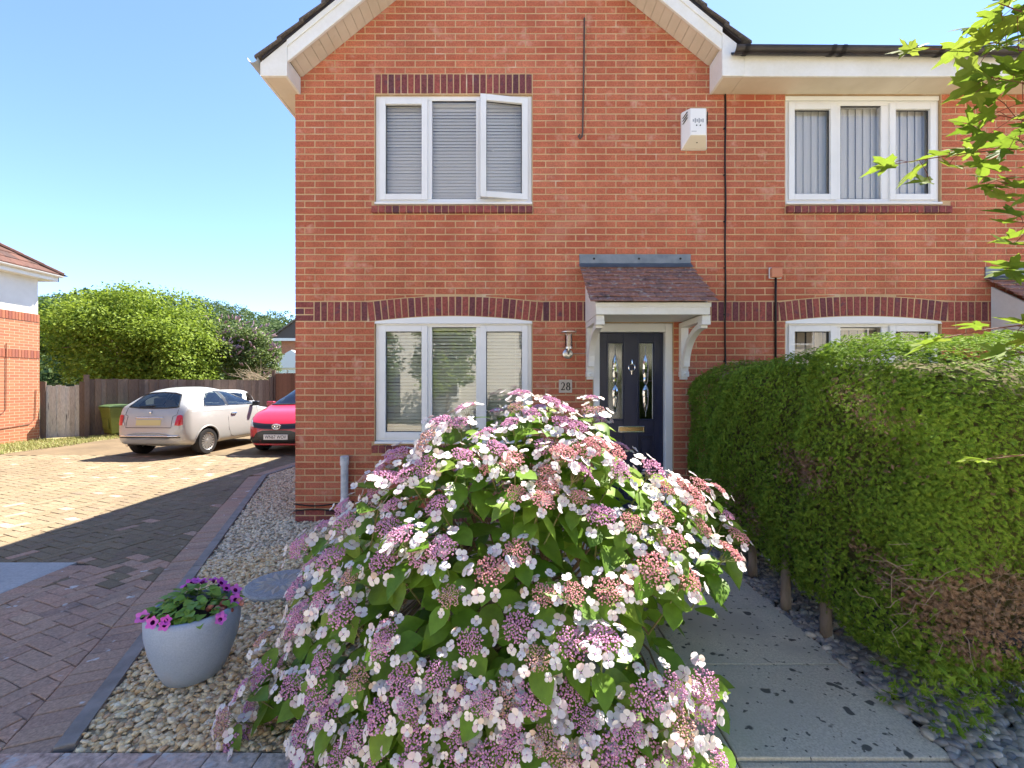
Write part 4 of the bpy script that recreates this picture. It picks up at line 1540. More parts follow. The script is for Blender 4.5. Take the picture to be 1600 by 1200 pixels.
m_pleaf = mat('petunia_leaf', (0.10, 0.22, 0.03), rand=[(0.14, 0.27, 0.04), (0.24, 0.40, 0.07), (0.18, 0.33, 0.05)], rough=0.5, transl=0.3)
m_petal = mat('petunia_petal', (0.55, 0.06, 0.42), rand=[(0.66, 0.10, 0.52), (0.74, 0.20, 0.62), (0.70, 0.13, 0.60)], rough=0.6, transl=0.25)
m_throat = mat('petunia_throat', (0.12, 0.0, 0.10), rough=0.7)
pet = thing('petunia_plant', (pxc, pyc, 0.34), label='magenta petunias with dark throats spilling over the pale grey planter', cat='plant')
LV, LF = leaf_base([(0, 0.02), (0.15, 0.2), (0.35, 0.36), (0.6, 0.36), (0.85, 0.2), (1, 0.0)], 0.25, 0.25)
pl_me = np_mesh('leaf', LV, LF, m_pleaf, smooth=True)
n = 190
for i in range(n):
    a = rnd.uniform(0, 2 * PI)
    r = math.sqrt(rnd.random()) * 0.185
    if 0.1 < r and -0.9 < a < 0.75 and rnd.random() < 0.8: continue
    p = V3(pxc + r * math.cos(a), pyc + r * math.sin(a), 0.345 + 0.09 * (1 - (r / 0.2) ** 2) * rnd.uniform(0.1, 1.2) + 0.015)
    M4 = Matrix.Translation(p) @ Matrix.Rotation(a + rnd.uniform(-.9, .9), 4, 'Z') @ Matrix.Rotation(rnd.uniform(-.5, .5), 4, 'Y') @ Matrix.Rotation(rnd.uniform(-.5, .5), 4, 'X') @ Matrix.Scale(rnd.uniform(0.035, 0.068), 4)
    link('leaf', pl_me, pet, mat4=M4)
def petunia(p, nrm, s, par):
    z = Vector(nrm).normalized()
    x = z.orthogonal().normalized()
    y = z.cross(x)
    b = MB()
    k = 20
    ring0 = [p + (x * math.cos(2 * PI * i / k) + y * math.sin(2 * PI * i / k)) * 0.006 * s - z * 0.02 * s for i in range(k)]
    ring1 = [p + (x * math.cos(2 * PI * i / k) + y * math.sin(2 * PI * i / k)) * 0.011 * s for i in range(k)]
    ring2 = [p + (x * math.cos(2 * PI * i / k) + y * math.sin(2 * PI * i / k)) * s * (0.028 + 0.005 * math.cos(5 * 2 * PI * i / k)) + z * (0.006 + 0.004 * math.cos(10 * PI * i / k + 1)) * s for i in range(k)]
    b.add(ring1 + ring2, [(i, (i + 1) % k, k + (i + 1) % k, k + i) for i in range(k)], 0)
    b.add(ring0 + ring1, [(i, (i + 1) % k, k + (i + 1) % k, k + i) for i in range(k)] + [tuple(range(k))], 1)
    b.build('flower', [m_petal, m_throat], par, smooth=True)
camv = Vector((0, 0, CAMH))
for (u, v, dep) in ((243, 985, 2.24), (254, 968, 2.28), (261, 962, 2.30), (244, 956, 2.34), (257, 994, 2.2), (271, 998, 2.19), (283, 968, 2.22), (280, 983, 2.19), (267, 1003, 2.18), (291, 914, 2.47), (300, 911, 2.50), (307, 908, 2.52), (319, 911, 2.52), (334, 906, 2.54), (346, 911, 2.50), (354, 919, 2.46), (368, 922, 2.44), (368, 937, 2.38), (345, 964, 2.24), (344, 968, 2.22), (316, 908, 2.5), (298, 917, 2.47)):
    p = at(u, v, dep)
    if p.z < 0.33 and (p.xy - Vector((pxc, pyc))).length < 0.215:
        q = (p.xy - Vector((pxc, pyc))).normalized() * 0.212
        p = V3(pxc + q.x, pyc + q.y, 0.375 + rnd.uniform(-.02, .03))
    nrm = (camv - p).normalized() * 0.7 + V3(p.x - pxc, p.y - pyc, 0).normalized() * 0.6 + V3(rnd.uniform(-.3, .3), 0, 0.35 + rnd.uniform(-.3, .3))
    petunia(p, nrm, rnd.uniform(0.8, 1.1), pet)
sed = thing('sedum_plant', at(352, 942, 2.36), label='rusty red succulent rosettes at the right rim of the planter', cat='plant')
m_sed = mat('sedum_red', (0.28, 0.07, 0.05), rand=[(0.46, 0.14, 0.10), (0.58, 0.25, 0.19), (0.34, 0.09, 0.07)], rough=0.5)
sm = np_mesh('rosette', IV1, IF1, m_sed, smooth=True)
c0 = at(352, 945, 2.36)
for i in range(26):
    q = c0 + V3(rnd.gauss(0, .025), rnd.gauss(0, .035), rnd.gauss(0, .016))
    link('rosette', sm, sed, mat4=Matrix.Translation(q) @ Matrix.Scale(rnd.uniform(.010, .018), 4))

# ================================================================== HYDRANGEA
HC = np.array([0.06, 2.5, 0.0])
HA = np.array([1.25, 1.1, 1.55])
SIL = [(330, 1230), (345, 1130), (375, 1040), (425, 930), (455, 840), (500, 790), (560, 735), (600, 700), (660, 655), (720, 625), (790, 605), (850, 603), (945, 606), (972, 690), (990, 722), (1010, 712), (1060, 735), (1140, 748), (1180, 820), (1185, 900), (1095, 955), (1025, 985), (1005, 1040), (1070, 1045), (1132, 1045), (1140, 1230)]
def in_outline(P):
    P = np.atleast_2d(np.array(P))
    return in_poly(800 + FPX * P[:, 0] / P[:, 1], 600 - FPX * (P[:, 2] - CAMH) / P[:, 1], SIL)
hyd = thing('hydrangea_bush', (0.06, 2.45, 0.0), label='big lacecap hydrangea with mauve and white flower heads in front of the house', cat='bush')
HEADS = [(812, 617), (727, 638), (688, 660), (717, 662), (807, 638), (830, 647), (798, 662), (760, 678), (670, 690), (723, 713), (777, 703), (800, 722), (765, 733), (663, 730), (620, 712), (603, 727),
         (603, 747), (632, 744), (570, 750), (587, 768), (807, 773), (613, 790), (683, 790), (537, 793), (540, 818), (507, 822), (577, 792), (607, 823), (627, 838), (470, 855), (517, 875), (487, 883),
         (660, 867), (690, 858), (600, 877), (547, 902), (807, 863), (768, 893), (463, 920), (507, 933), (702, 932), (470, 960), (537, 960), (463, 980), (810, 980), (410, 1000), (603, 987), (442, 1035),
         (597, 1010), (378, 1080), (398, 1095), (427, 1114), (477, 1142), (515, 1114), (629, 1063), (594, 1118), (684, 1056), (719, 1086), (652, 1139), (713, 1147), (532, 1180), (588, 1180), (433, 1165),
         (363, 1160), (398, 1188), (734, 1003), (503, 1037), (754, 1098), (646, 1192), (862, 628), (924, 623), (883, 641), (927, 644), (880, 663), (903, 668), (930, 693), (918, 704), (959, 708), (967, 736),
         (880, 709), (851, 698), (905, 735), (854, 738), (1020, 734), (1037, 765), (1055, 752), (1093, 759), (1081, 773), (1122, 766), (854, 763), (848, 782), (903, 778), (938, 807), (985, 817), (1034, 804),
         (1084, 790), (1134, 806), (1096, 826), (1049, 846), (1153, 839), (1140, 864), (1020, 889), (985, 911), (851, 930), (895, 928), (950, 924), (1073, 906), (839, 1028), (894, 1006), (943, 1001),
         (783, 1089), (833, 1089), (890, 1083), (798, 1166), (850, 1158), (762, 1188), (1010, 1092), (1051, 1078), (1100, 1072), (1095, 1111), (1062, 1133), (987, 1138), (1015, 1190), (1122, 1193), (913, 1127),
         (350, 1128), (384, 1150), (424, 1203), (474, 1196), (500, 1084), (456, 1072), (560, 1150), (560, 1062), (640, 1102), (960, 1170), (1060, 1186), (880, 1184), (930, 1200), (720, 1197), (690, 1112), (800, 1130), (410, 1052)]
def bush_hit(u, v):
    d = np.array([(u - 800) / FPX, 1.0, -(v - 600) / FPX])
    o = (np.array([0, 0, CAMH]) - HC) / HA
    e = d / HA
    A, B, C_ = e @ e, 2 * o @ e, o @ o - 1
    D_ = B * B - 4 * A * C_
    t = (-B - math.sqrt(D_)) / (2 * A) if D_ > 0 else -B / (2 * A)
    p = np.array([0, 0, CAMH]) + d * t
    return p
pos, nrm, warm = [], [], []
for u, v in HEADS:
    p = bush_hit(u, v)
    dn = (p - HC) / HA ** 2
    dn /= np.linalg.norm(dn)
    jit = rnd.uniform(-0.05, 0.05)
    ray = p - np.array([0, 0, CAMH]); ray /= np.linalg.norm(ray)
    p = p + ray * jit
    nn_ = 0.75 * dn + np.array([rnd.gauss(0, .22), rnd.gauss(0, .22) - 0.08, 0.55])
    pos.append(p); nrm.append(nn_ / np.linalg.norm(nn_))
    warm.append(1 if (u > 740 and 680 < v < 960 and rnd.random() < 0.75) else (2 if rnd.random() < 0.18 else 0))  # heads in the sunlit zone mostly take the painted warm pink
for i in range(46):                       # the side of the bush turned to the house
    while True:
        d = rng.normal(size=3); d /= np.linalg.norm(d); d[2] = abs(d[2])
        if d[1] > 0.25 and d[2] > 0.1: break
    p = HC + d * HA * rnd.uniform(0.9, 0.99)
    if p[2] > 1.40 or not in_outline(p)[0]: continue
    pos.append(p); nn_ = d + np.array([0, 0, .6]); nrm.append(nn_ / np.linalg.norm(nn_)); warm.append(0)
pos, nrm = np.array(pos), np.array(nrm)

m_mauve = mat('floret_mauve', (0.5, 0.2, 0.4), rand=[(0.60, 0.28, 0.46), (0.68, 0.36, 0.54), (0.52, 0.23, 0.42), (0.74, 0.43, 0.56), (0.62, 0.28, 0.40)], rough=0.7, transl=0.15)
m_sunpink = mat('floret_sunlit_pink', (0.6, 0.25, 0.25), rand=[(0.70, 0.30, 0.32), (0.78, 0.40, 0.38), (0.60, 0.23, 0.30), (0.74, 0.43, 0.33), (0.64, 0.28, 0.38)], rough=0.7, transl=0.15)  # warmer copy of the mauve, with sunlight painted into the colour
m_faded = mat('floret_faded', (0.4, 0.22, 0.2), rand=[(0.46, 0.24, 0.28), (0.52, 0.32, 0.24), (0.40, 0.23, 0.17), (0.54, 0.29, 0.40), (0.46, 0.33, 0.15)], rough=0.8)
m_white = mat('sepal_white', (0.8, 0.8, 0.8), rand=[(0.74, 0.71, 0.72), (0.80, 0.77, 0.73), (0.74, 0.68, 0.71), (0.80, 0.72, 0.68), (0.78, 0.75, 0.73), (0.76, 0.58, 0.58), (0.80, 0.77, 0.75), (0.62, 0.44, 0.30)], rough=0.6, transl=0.3)
m_eye = mat('sepal_eye', (0.48, 0.26, 0.50), rough=0.7)
m_hstem = mat('hydrangea_stem', (0.16, 0.10, 0.06), (0.24, 0.16, 0.10), scale=20, rough=0.85)
m_gstem = mat('hydrangea_green_stem', (0.14, 0.20, 0.05), (0.22, 0.16, 0.08), scale=9, rough=0.7)
HL = [(0.10, 0.21, 0.018), (0.15, 0.28, 0.025), (0.19, 0.33, 0.03), (0.12, 0.23, 0.022), (0.25, 0.36, 0.045), (0.16, 0.29, 0.028)]
m_hleaf = mat('hydrangea_leaf', (0.06, 0.14, 0.02), rand=HL, rough=0.42, spec=0.35, transl=0.38, tcol=None, fine=(25, 0.18), blotch=((0.22, 0.14, 0.04), 14, 0.74, 0.80))

# fertile centre: a low dome of tiny buds
OV = np.array([(1, 0, 0), (-1, 0, 0), (0, 1, 0), (0, -1, 0), (0, 0, 1), (0, 0, -1)], float)
OF = np.array([(0, 2, 4), (2, 1, 4), (1, 3, 4), (3, 0, 4), (2, 0, 5), (1, 2, 5), (3, 1, 5), (0, 3, 5)])
def disc_mesh(mt, k):
    n = 150
    i = np.arange(n)
    r = 0.047 * np.sqrt((i + 0.5) / n) * (1 + rng.normal(0, 0.05, n))
    a = i * 2.39996 + rng.normal(0, 0.15, n)
    lump = 0.004 * np.sin(a * 3 + k) * (r / 0.047)
    Lc = np.stack([r * np.cos(a), r * np.sin(a), 0.018 - 5.5 * r * r + lump + rng.normal(0, 0.0022, n)], -1)
    R_ = rand_rot(n) * rng.uniform(0.0026, 0.0046, n)[:, None, None]
    Vd, Td = scatter(OV, OF, R_, Lc)
    # branchlets that carry them
    k0 = 14
    aa = np.linspace(0, 2 * PI, k0, endpoint=False)
    sv, sf = [], []
    for q in aa:
        c, s_ = math.cos(q), math.sin(q)
        b0 = len(sv)
        sv += [(-s_ * .0015, c * .0015, -0.05), (s_ * .0015, -c * .0015, -0.05), (c * .038, s_ * .038, 0.004)]
        sf.append((b0, b0 + 1, b0 + 2))
    Vd = np.concatenate([Vd, np.array(sv)])
    Td = np.concatenate([Td, np.array(sf) + n * len(OV)])
    mi = np.concatenate([np.zeros(n * len(OF)), np.ones(k0)])
    return np_mesh('flower_head', Vd, Td, None, mats=[mt, m_gstem], mi=mi)
DISC = [[disc_mesh(mt, k) for k in range(6)] for mt in (m_mauve, m_sunpink, m_faded)]
# white sterile floret: four overlapping sepals
def floret_arrays(cup):
    V_, F_, mi = [], [], []
    pet_ = [(0.10, 0), (0.42, -0.50), (0.86, -0.52), (1.06, -0.2), (1.06, 0.2), (0.86, 0.52), (0.42, 0.50), (0.62, 0.0)]
    for k in range(4):
        a = k * PI / 2 + rnd.uniform(-.12, .12)
        s_ = rnd.uniform(0.88, 1.1)
        b0 = len(V_)
        for (x, y) in pet_:
            z = cup * (x * x) + 0.05 * (k % 2) + (0.05 if (x, y) == pet_[-1] else 0)
            V_.append((s_ * (x * math.cos(a) - y * math.sin(a)), s_ * (x * math.sin(a) + y * math.cos(a)), z))
        for i in range(7):
            F_.append((b0 + 7, b0 + i, b0 + (i + 1) % 7)); mi.append(0)
    b0 = len(V_)
    for (x, y, z) in ((.13, 0, .09), (0, .13, .09), (-.13, 0, .09), (0, -.13, .09), (0, 0, .2)):
        V_.append((x, y, z))
    for i in range(4):
        F_.append((b0 + i, b0 + (i + 1) % 4, b0 + 4)); mi.append(1)
    return np.array(V_, float), np.array(F_, dtype=np.int64), np.array(mi)
FLO = [floret_arrays(c) for c in (0.12, -0.12, 0.25)]
FLOM = [np_mesh('floret', v_, f_, None, mats=[m_white, m_eye], mi=mi_) for v_, f_, mi_ in FLO]
xd = np.tile(np.array([[1.0, 0.12, 0.0]]), (len(pos), 1))
RH = frame_rot(nrm, xd)
hs = rng.uniform(0.85, 1.38, len(pos))
order = np.argsort(np.linalg.norm(pos - np.array([0, 0, CAMH]), axis=1))
nflo = 0
base_h = Vector((0.06, 2.45, 0.0))
stalks = MB()
FVs, FTs, FMs, foff = [], [], [], 0
for idx in order:
    p, Rm, s_ = pos[idx], RH[idx], hs[idx]
    a = rnd.uniform(0, 2 * PI)
    spin = np.array([[math.cos(a), -math.sin(a), 0], [math.sin(a), math.cos(a), 0], [0, 0, 1]])
    M3 = Rm @ spin
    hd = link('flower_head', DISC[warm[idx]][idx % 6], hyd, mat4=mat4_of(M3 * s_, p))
    # florets round the edge
    nf = rnd.randint(5, 9)
    fl = []
    for k in range(nf):
        if rnd.random() < 0.08: continue
        th = 2 * PI * (k + rnd.uniform(-.3, .3)) / nf
        r = rnd.uniform(0.056, 0.076) * s_
        lp = np.array([r * math.cos(th), r * math.sin(th), rnd.uniform(-0.008, 0.014) * s_])
        tz = np.array([0.45 * math.cos(th) + rnd.gauss(0, .25), 0.45 * math.sin(th) + rnd.gauss(0, .25), 1.0])
        Rf = frame_rot((tz / np.linalg.norm(tz))[None], rng.normal(size=(1, 3)))[0]
        fs_ = rnd.uniform(0.0155, 0.0225) * s_ * (0.7 if rnd.random() < 0.12 else 1)
        fl.append((M3 @ Rf * fs_, p + M3 @ lp, rnd.randrange(3)))
        q0, q1 = p + M3 @ (lp * np.array([.55, .55, 0]) - np.array([0, 0, .006])), p + M3 @ lp
        stalks.tube([tuple(q0), tuple(q1)], 0.0009, 3, 0, False)
    if nflo + len(fl) <= 295:
        for R3_, L3_, kd in fl:
            o = bpy.data.objects.new('floret', FLOM[kd])
            col.objects.link(o)
            o.matrix_basis = mat4_of(M3 * s_, p).inverted() @ mat4_of(R3_, L3_)
            o.parent = hd
        nflo += len(fl)
    else:
        for R3_, L3_, kd in fl:
            v_, f_, mi_ = FLO[kd]
            FVs.append(v_ @ R3_.T + L3_); FTs.append(f_ + foff); FMs.append(mi_); foff += len(v_)
tag(link('florets', np_mesh('florets', np.concatenate(FVs) - np.array(ORIG[hyd]), np.concatenate(FTs), None, mats=[m_white, m_eye], mi=np.concatenate(FMs)), hyd), kind='stuff')
tag(stalks.build('floret_stalks', m_gstem, hyd), kind='stuff')
# stems: woody from the crown of the root, green towards each head
LP, LX, LZ, LS = [], [], [], []
forks = [V3(0.06 + 0.62 * math.cos(a) * r, 2.45 + 0.55 * math.sin(a) * r, rnd.uniform(0.38, 0.75)) for a, r in [(rnd.uniform(0, 2 * PI), rnd.uniform(0.2, 1)) for _ in range(26)]]
for fk in forks:
    b0 = base_h + V3(rnd.uniform(-.14, .14), rnd.uniform(-.14, .14), 0)
    mid = b0.lerp(fk, 0.5) + V3(rnd.uniform(-.05, .05), rnd.uniform(-.05, .05), 0.06)
    MB().tube([b0, mid, fk], [0.011, 0.009, 0.007], 6, 0, False).build('woody_stem', m_hstem, hyd)
for i in range(len(pos)):
    p = Vector(pos[i]); nv = Vector(nrm[i])
    fk = min(forks, key=lambda q: (q - (base_h.lerp(p, 0.6))).length + rnd.uniform(0, .15))
    a = p - nv * 0.05
    b_ = p - nv * 0.30 + V3(rnd.gauss(0, .02), rnd.gauss(0, .02), -0.04)
    MB().tube([fk, fk.lerp(b_, 0.5) + V3(rnd.gauss(0, .02), rnd.gauss(0, .02), 0.02), b_], [0.006, 0.005, 0.0042], 5, 0, False).build('branch', m_hstem, hyd)
    MB().tube([b_, b_.lerp(a, 0.5) + V3(rnd.gauss(0, .006), rnd.gauss(0, .006), 0), a], [0.0042, 0.0036, 0.003], 5, 0, False).build('green_stem', m_gstem, hyd)
    side = nv.orthogonal().normalized()
    side.rotate(Matrix.Rotation(rnd.uniform(0, PI), 3, nv))
    for lev, dd in enumerate((0.055, 0.13, 0.215)):
        s2 = side.copy()
        s2.rotate(Matrix.Rotation(lev * PI / 2 + rnd.uniform(-.3, .3), 3, nv))
        for sg in (-1, 1):
            if rnd.random() < 0.12: continue
            dv = (s2 * sg + nv * rnd.uniform(-0.05, 0.45)).normalized() + V3(0, 0, -0.18)
            LP.append(p - nv * dd + s2 * sg * 0.006)
            LX.append(dv.normalized())
            up = nv + V3(rnd.gauss(0, .25), rnd.gauss(0, .25), 0.4 + rnd.gauss(0, .2))
            LZ.append(up.normalized())
            LS.append(rnd.uniform(0.10, 0.13) if lev == 0 else rnd.uniform(0.12, 0.17))
            if not in_outline(LP[-1] + LX[-1] * LS[-1] * 0.8)[0] and rnd.random() < 0.4:
                for l_ in (LP, LX, LZ, LS): l_.pop()
for i in range(700):                      # leaves on shoots without flowers, and deeper in the bush
    d = rng.normal(size=3); d /= np.linalg.norm(d); d[2] = abs(d[2]) * 0.9 + 0.05
    r = rnd.uniform(0.55, 0.93)
    p = HC + d * HA * r
    if not in_outline(p)[0]: continue
    LP.append(Vector(p)); LX.append((Vector(d) + V3(rnd.gauss(0, .6), rnd.gauss(0, .6), rnd.gauss(-.1, .3))).normalized())
    LZ.append((Vector(d) * .5 + V3(rnd.gauss(0, .3), rnd.gauss(0, .3), 0.7)).normalized()); LS.append(rnd.uniform(0.10, 0.155))
HLP = [(0, 0.015), (0.07, 0.02), (0.16, 0.18), (0.3, 0.29), (0.45, 0.335), (0.6, 0.32), (0.75, 0.24), (0.88, 0.13), (0.96, 0.045), (1.03, 0.0)]
HLB = [leaf_base(HLP, f_, d_, 0.03) for f_, d_ in ((0.22, 0.16), (0.38, 0.28), (0.10, 0.08), (0.28, 0.42))]
HLM = [np_mesh('leaf', v_, f_, m_hleaf, smooth=True) for v_, f_ in HLB]
LPn, LXn, LZn, LSn = np.array(LP), np.array(LX), np.array(LZ), np.array(LS)
RL = frame_rot(LZn, LXn) * LSn[:, None, None]
app = LSn / np.linalg.norm(LPn - np.array([0, 0, CAMH]), axis=1)
depthin = np.linalg.norm((LPn - HC) / HA, axis=1)
uu, vv_ = 800 + FPX * LPn[:, 0] / LPn[:, 1], 600 - FPX * (LPn[:, 2] - CAMH) / LPn[:, 1]
app[(depthin < 0.8) | (vv_ > 1190) | (LPn[:, 1] > 3.0)] = 0
sel = set(np.argsort(-app)[:300].tolist())
acc_v, acc_f, off = [], [], 0
for i in range(len(LPn)):
    k = i % 4
    if i in sel:
        link('leaf', HLM[k], hyd, mat4=mat4_of(RL[i], LPn[i]))
    else:
        v_, f_ = HLB[k]
        acc_v.append(v_ @ RL[i].T + LPn[i]); acc_f.append(f_ + off); off += len(v_)
lo_ = link('foliage', np_mesh('foliage', np.concatenate(acc_v) - np.array(ORIG[hyd]), np.concatenate(acc_f), m_hleaf, smooth=True), hyd)
tag(lo_, kind='stuff')

# ================================================================== HEDGE
hed = thing('conifer_hedge', (2.5, 3.4, 0), label='tall clipped conifer hedge with bare brown patches along the garden path', cat='hedge')
m_hg = mat('conifer_green', (0.05, 0.10, 0.02), rand=[(0.12, 0.215, 0.022), (0.17, 0.285, 0.03), (0.22, 0.34, 0.035), (0.14, 0.235, 0.03), (0.27, 0.37, 0.045), (0.17, 0.26, 0.036)], rough=0.75, spec=0.15, transl=0.25)
m_hb = mat('conifer_brown', (0.12, 0.07, 0.04), rand=[(0.16, 0.09, 0.05), (0.25, 0.155, 0.095), (0.30, 0.20, 0.13), (0.19, 0.10, 0.055)], rough=0.85)
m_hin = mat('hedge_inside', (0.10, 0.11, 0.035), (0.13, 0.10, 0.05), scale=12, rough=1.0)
m_bark = mat('bark', (0.20, 0.155, 0.12), (0.33, 0.26, 0.20), scale=18, rough=0.9, bump=0.6, bscale=60, stretch=(1, 1, 0.3))
CX, CY, CZ = 2.58, 3.40, 0.93
def lumps(Y, Z, X):
    return (0.045 * np.sin(2.6 * Y + 0.8 + 0.6 * Z) * np.sin(2.1 * Z + 1.3 * X) + 0.03 * np.sin(6.3 * Y + 2.1 * Z + X * 4) + 0.022 * np.sin(9.1 * Z - 5.2 * Y + 3 * X) + 0.012 * np.sin(17 * Y + 13 * Z + 11 * X))
def hedge_surface(n):
    d = rng.uniform(-1, 1, (n, 3))
    face = rng.choice(3, n, p=[0.56, 0.24, 0.20])
    sg = np.where(face == 0, -1.0, np.where(face == 1, -1.0, 1.0))
    sg = np.where((face == 0) & (rng.random(n) < 0.08), 1.0, sg)
    d[np.arange(n), face] = sg
    pw = 6.5
    d = d / (np.abs(d) ** pw).sum(1)[:, None] ** (1 / pw)
    A = np.array([0.76, 1.46, 0.89])
    p = d * A + np.array([CX, CY, CZ])
    nn_ = np.sign(d) * np.abs(d) ** (pw - 1) / A
    nn_ /= np.linalg.norm(nn_, axis=1)[:, None]
    p += nn_ * lumps(p[:, 1], p[:, 2], p[:, 0])[:, None]
    # gentle lean of the top: higher near the street end
    k = np.clip((p[:, 2] - 0.9) / 0.9, 0, 1)
    p[:, 2] += k * np.clip((2.85 - p[:, 1]) * 0.12, -0.10, 0.09)
    # the street end is rounded over towards us
    nr_ = np.clip((2.75 - p[:, 1]) / 0.8, 0, 1.2)
    p[:, 2] -= k * nr_ ** 2 * 0.30
    # the clipped step between the two plants
    st_ = np.exp(-((p[:, 1] - 2.92) / 0.10) ** 2) * 0.06
    p -= nn_ * st_[:, None]
    return p, nn_
def bare(p):
    """where the hedge has died back, and the open foot with its trunks"""
    b1 = 1.0 * np.exp(-(((p[:, 0] - 2.20) / 0.34) ** 2 + ((p[:, 2] - 0.60) / 0.17) ** 2)) * (p[:, 1] < 2.5)
    b2 = 0.42 * np.exp(-(((p[:, 1] - 2.35) / 0.5) ** 2 + ((p[:, 2] - 1.05) / 0.16) ** 2)) * (p[:, 0] < 2.4)
    return np.maximum(b1, b2)
def foot(p):
    return 0.02 + 0.24 * np.clip((p[:, 1] - 2.32) / 0.35, 0, 1) * (1 - 0.15 * np.sin(p[:, 1] * 7)) - 0.12 * np.clip((p[:, 1] - 3.4) / 0.8, 0, 1)
SPV, SPF = [], []
for (x0, y0, ang_, ln_, wd_) in ((0, 0, 0, 1.0, 0.07), (0.2, 0, 0.7, 0.5, 0.065), (0.3, 0, -0.7, 0.5, 0.065), (0.45, 0, 0.65, 0.4, 0.06), (0.55, 0, -0.65, 0.36, 0.06), (0.7, 0, 0.6, 0.24, 0.05)):
    c, s_ = math.cos(ang_), math.sin(ang_)
    b0 = len(SPV)
    for (x, y, z) in ((0, 0, 0), (ln_ * .5, wd_, 0.05), (ln_, 0, 0), (ln_ * .5, -wd_, -0.05)):
        SPV.append((x0 + c * x - s_ * y, y0 + s_ * x + c * y, z))
    SPF += [(b0, b0 + 1, b0 + 2, b0 + 3)]
SPV, SPF = np.array(SPV), np.array(SPF)
n = 96000
p, nn_ = hedge_surface(n)
keep = (p[:, 2] > foot(p) + rng.normal(0, 0.03, n))
p, nn_ = p[keep], nn_[keep]
n = len(p)
br = bare(p)
brn = (0.6 * np.sin(3.1 * p[:, 1] + 4 * p[:, 2] + 1) + 0.5 * np.sin(8 * p[:, 2] - 5 * p[:, 1] + 2) + rng.normal(0, 0.35, n)) * 0.28
isb = (br * 0.8 + brn * 1.1 + 0.10 * (1 - p[:, 2] / 1.8)) > 0.40
drop = (br > 0.6) & (rng.random(n) < 0.3)
p -= nn_ * (rng.uniform(0.0, 0.05, n) + br * rng.uniform(0, 0.16, n))[:, None]
out_ = nn_ * rng.uniform(0.25, 1.0, n)[:, None] + rng.normal(0, 0.45, (n, 3)) + np.array([0, 0, 0.25])
zz = nn_ * 1.3 + rng.normal(0, 0.5, (n, 3)) + np.array([0, -0.15, 0.5])
s_ = rng.uniform(0.018, 0.040, n) * np.where(p[:, 1] < 2.6, 1.0, 1.1)
RS = frame_rot(zz, out_) * s_[:, None, None]
for nm, sel_, mt in (('foliage', ~isb & ~drop, m_hg), ('dead_foliage', isb & ~drop, m_hb)):
    Vx, Tx = scatter(SPV, SPF, RS[sel_], p[sel_])
    o = link(nm, np_mesh(nm, Vx - np.array(ORIG[hed]), Tx, mt), hed)
    tag(o, kind='stuff')
# drooping young shoots at the street end
n = 450
q = np.stack([rng.uniform(1.80, 2.65, n), rng.uniform(1.93, 2.25, n), np.abs(rng.normal(0.12, 0.12, n)) + 0.03], -1)
q[:, 1] += 0.10 * np.sin(q[:, 0] * 9)
dv = np.stack([rng.normal(-0.4, 0.4, n), rng.normal(-0.7, 0.35, n), rng.normal(0.25, 0.35, n)], -1)
RS = frame_rot(rng.normal(0, .6, (n, 3)) + np.array([0, -0.4, 0.7]), dv) * rng.uniform(0.035, 0.075, n)[:, None, None]
Vx, Tx = scatter(SPV, SPF, RS, q)
o = link('young_shoots', np_mesh('young_shoots', Vx - np.array(ORIG[hed]), Tx, m_hg), hed)
tag(o, kind='stuff')
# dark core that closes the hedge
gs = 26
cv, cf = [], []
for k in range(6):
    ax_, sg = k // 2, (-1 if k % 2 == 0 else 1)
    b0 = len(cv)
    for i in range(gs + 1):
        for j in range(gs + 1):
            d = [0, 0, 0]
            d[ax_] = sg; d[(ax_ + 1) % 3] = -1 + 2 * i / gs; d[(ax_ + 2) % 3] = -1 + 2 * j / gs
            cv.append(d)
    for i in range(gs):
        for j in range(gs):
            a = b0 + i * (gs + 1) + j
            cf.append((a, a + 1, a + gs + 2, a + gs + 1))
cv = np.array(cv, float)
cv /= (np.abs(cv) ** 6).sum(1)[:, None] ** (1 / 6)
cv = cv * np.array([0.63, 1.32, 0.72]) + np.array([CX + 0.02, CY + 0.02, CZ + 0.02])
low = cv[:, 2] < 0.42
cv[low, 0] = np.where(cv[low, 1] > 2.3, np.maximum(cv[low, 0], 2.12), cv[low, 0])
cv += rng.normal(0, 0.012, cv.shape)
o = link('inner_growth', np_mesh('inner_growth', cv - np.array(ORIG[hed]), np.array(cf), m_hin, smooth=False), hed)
# trunks at the open foot
for (u, v, ln_) in ((1224, 958, .42), (1287, 1004, .42), (1172, 905, .4)):
    g = gnd(u, v)
    b = MB()
    b.tube([g + V3(0.03, 0.02, -0.02), g + V3(0.035, 0.03, 0.12), g + V3(0.045, 0.05, 0.28), g + V3(0.08, 0.06, ln_ + .1)], [0.036, 0.032, 0.030, 0.022], 9)
    b.build('trunk', m_bark, hed, smooth=True)
b = MB()
for i in range(170):                      # bare twigs in the dead patch
    x, z = rnd.gauss(2.22, .17), rnd.gauss(0.60, .09)
    y = 2.0 + rnd.uniform(-0.02, 0.12)
    p0 = V3(x, y + 0.08, z)
    d = V3(rnd.gauss(-.3, .6), rnd.uniform(-.5, .1), rnd.gauss(0, .35)).normalized()
    l_ = rnd.uniform(0.08, 0.30)
    c1_, c2_ = V3(rnd.gauss(0, .012), rnd.gauss(0, .012), rnd.gauss(0, .014)), V3(rnd.gauss(0, .02), 0, rnd.gauss(0, .03))
    b.tube([p0, p0 + d * l_ * .3 + c1_, p0 + d * l_ * .55 - c1_ * .4, p0 + d * l_ * .8 + c2_ * .6, p0 + d * l_ + c2_], [0.0024, 0.002, 0.0017, 0.0013, 0.0007], 4, 0, False)
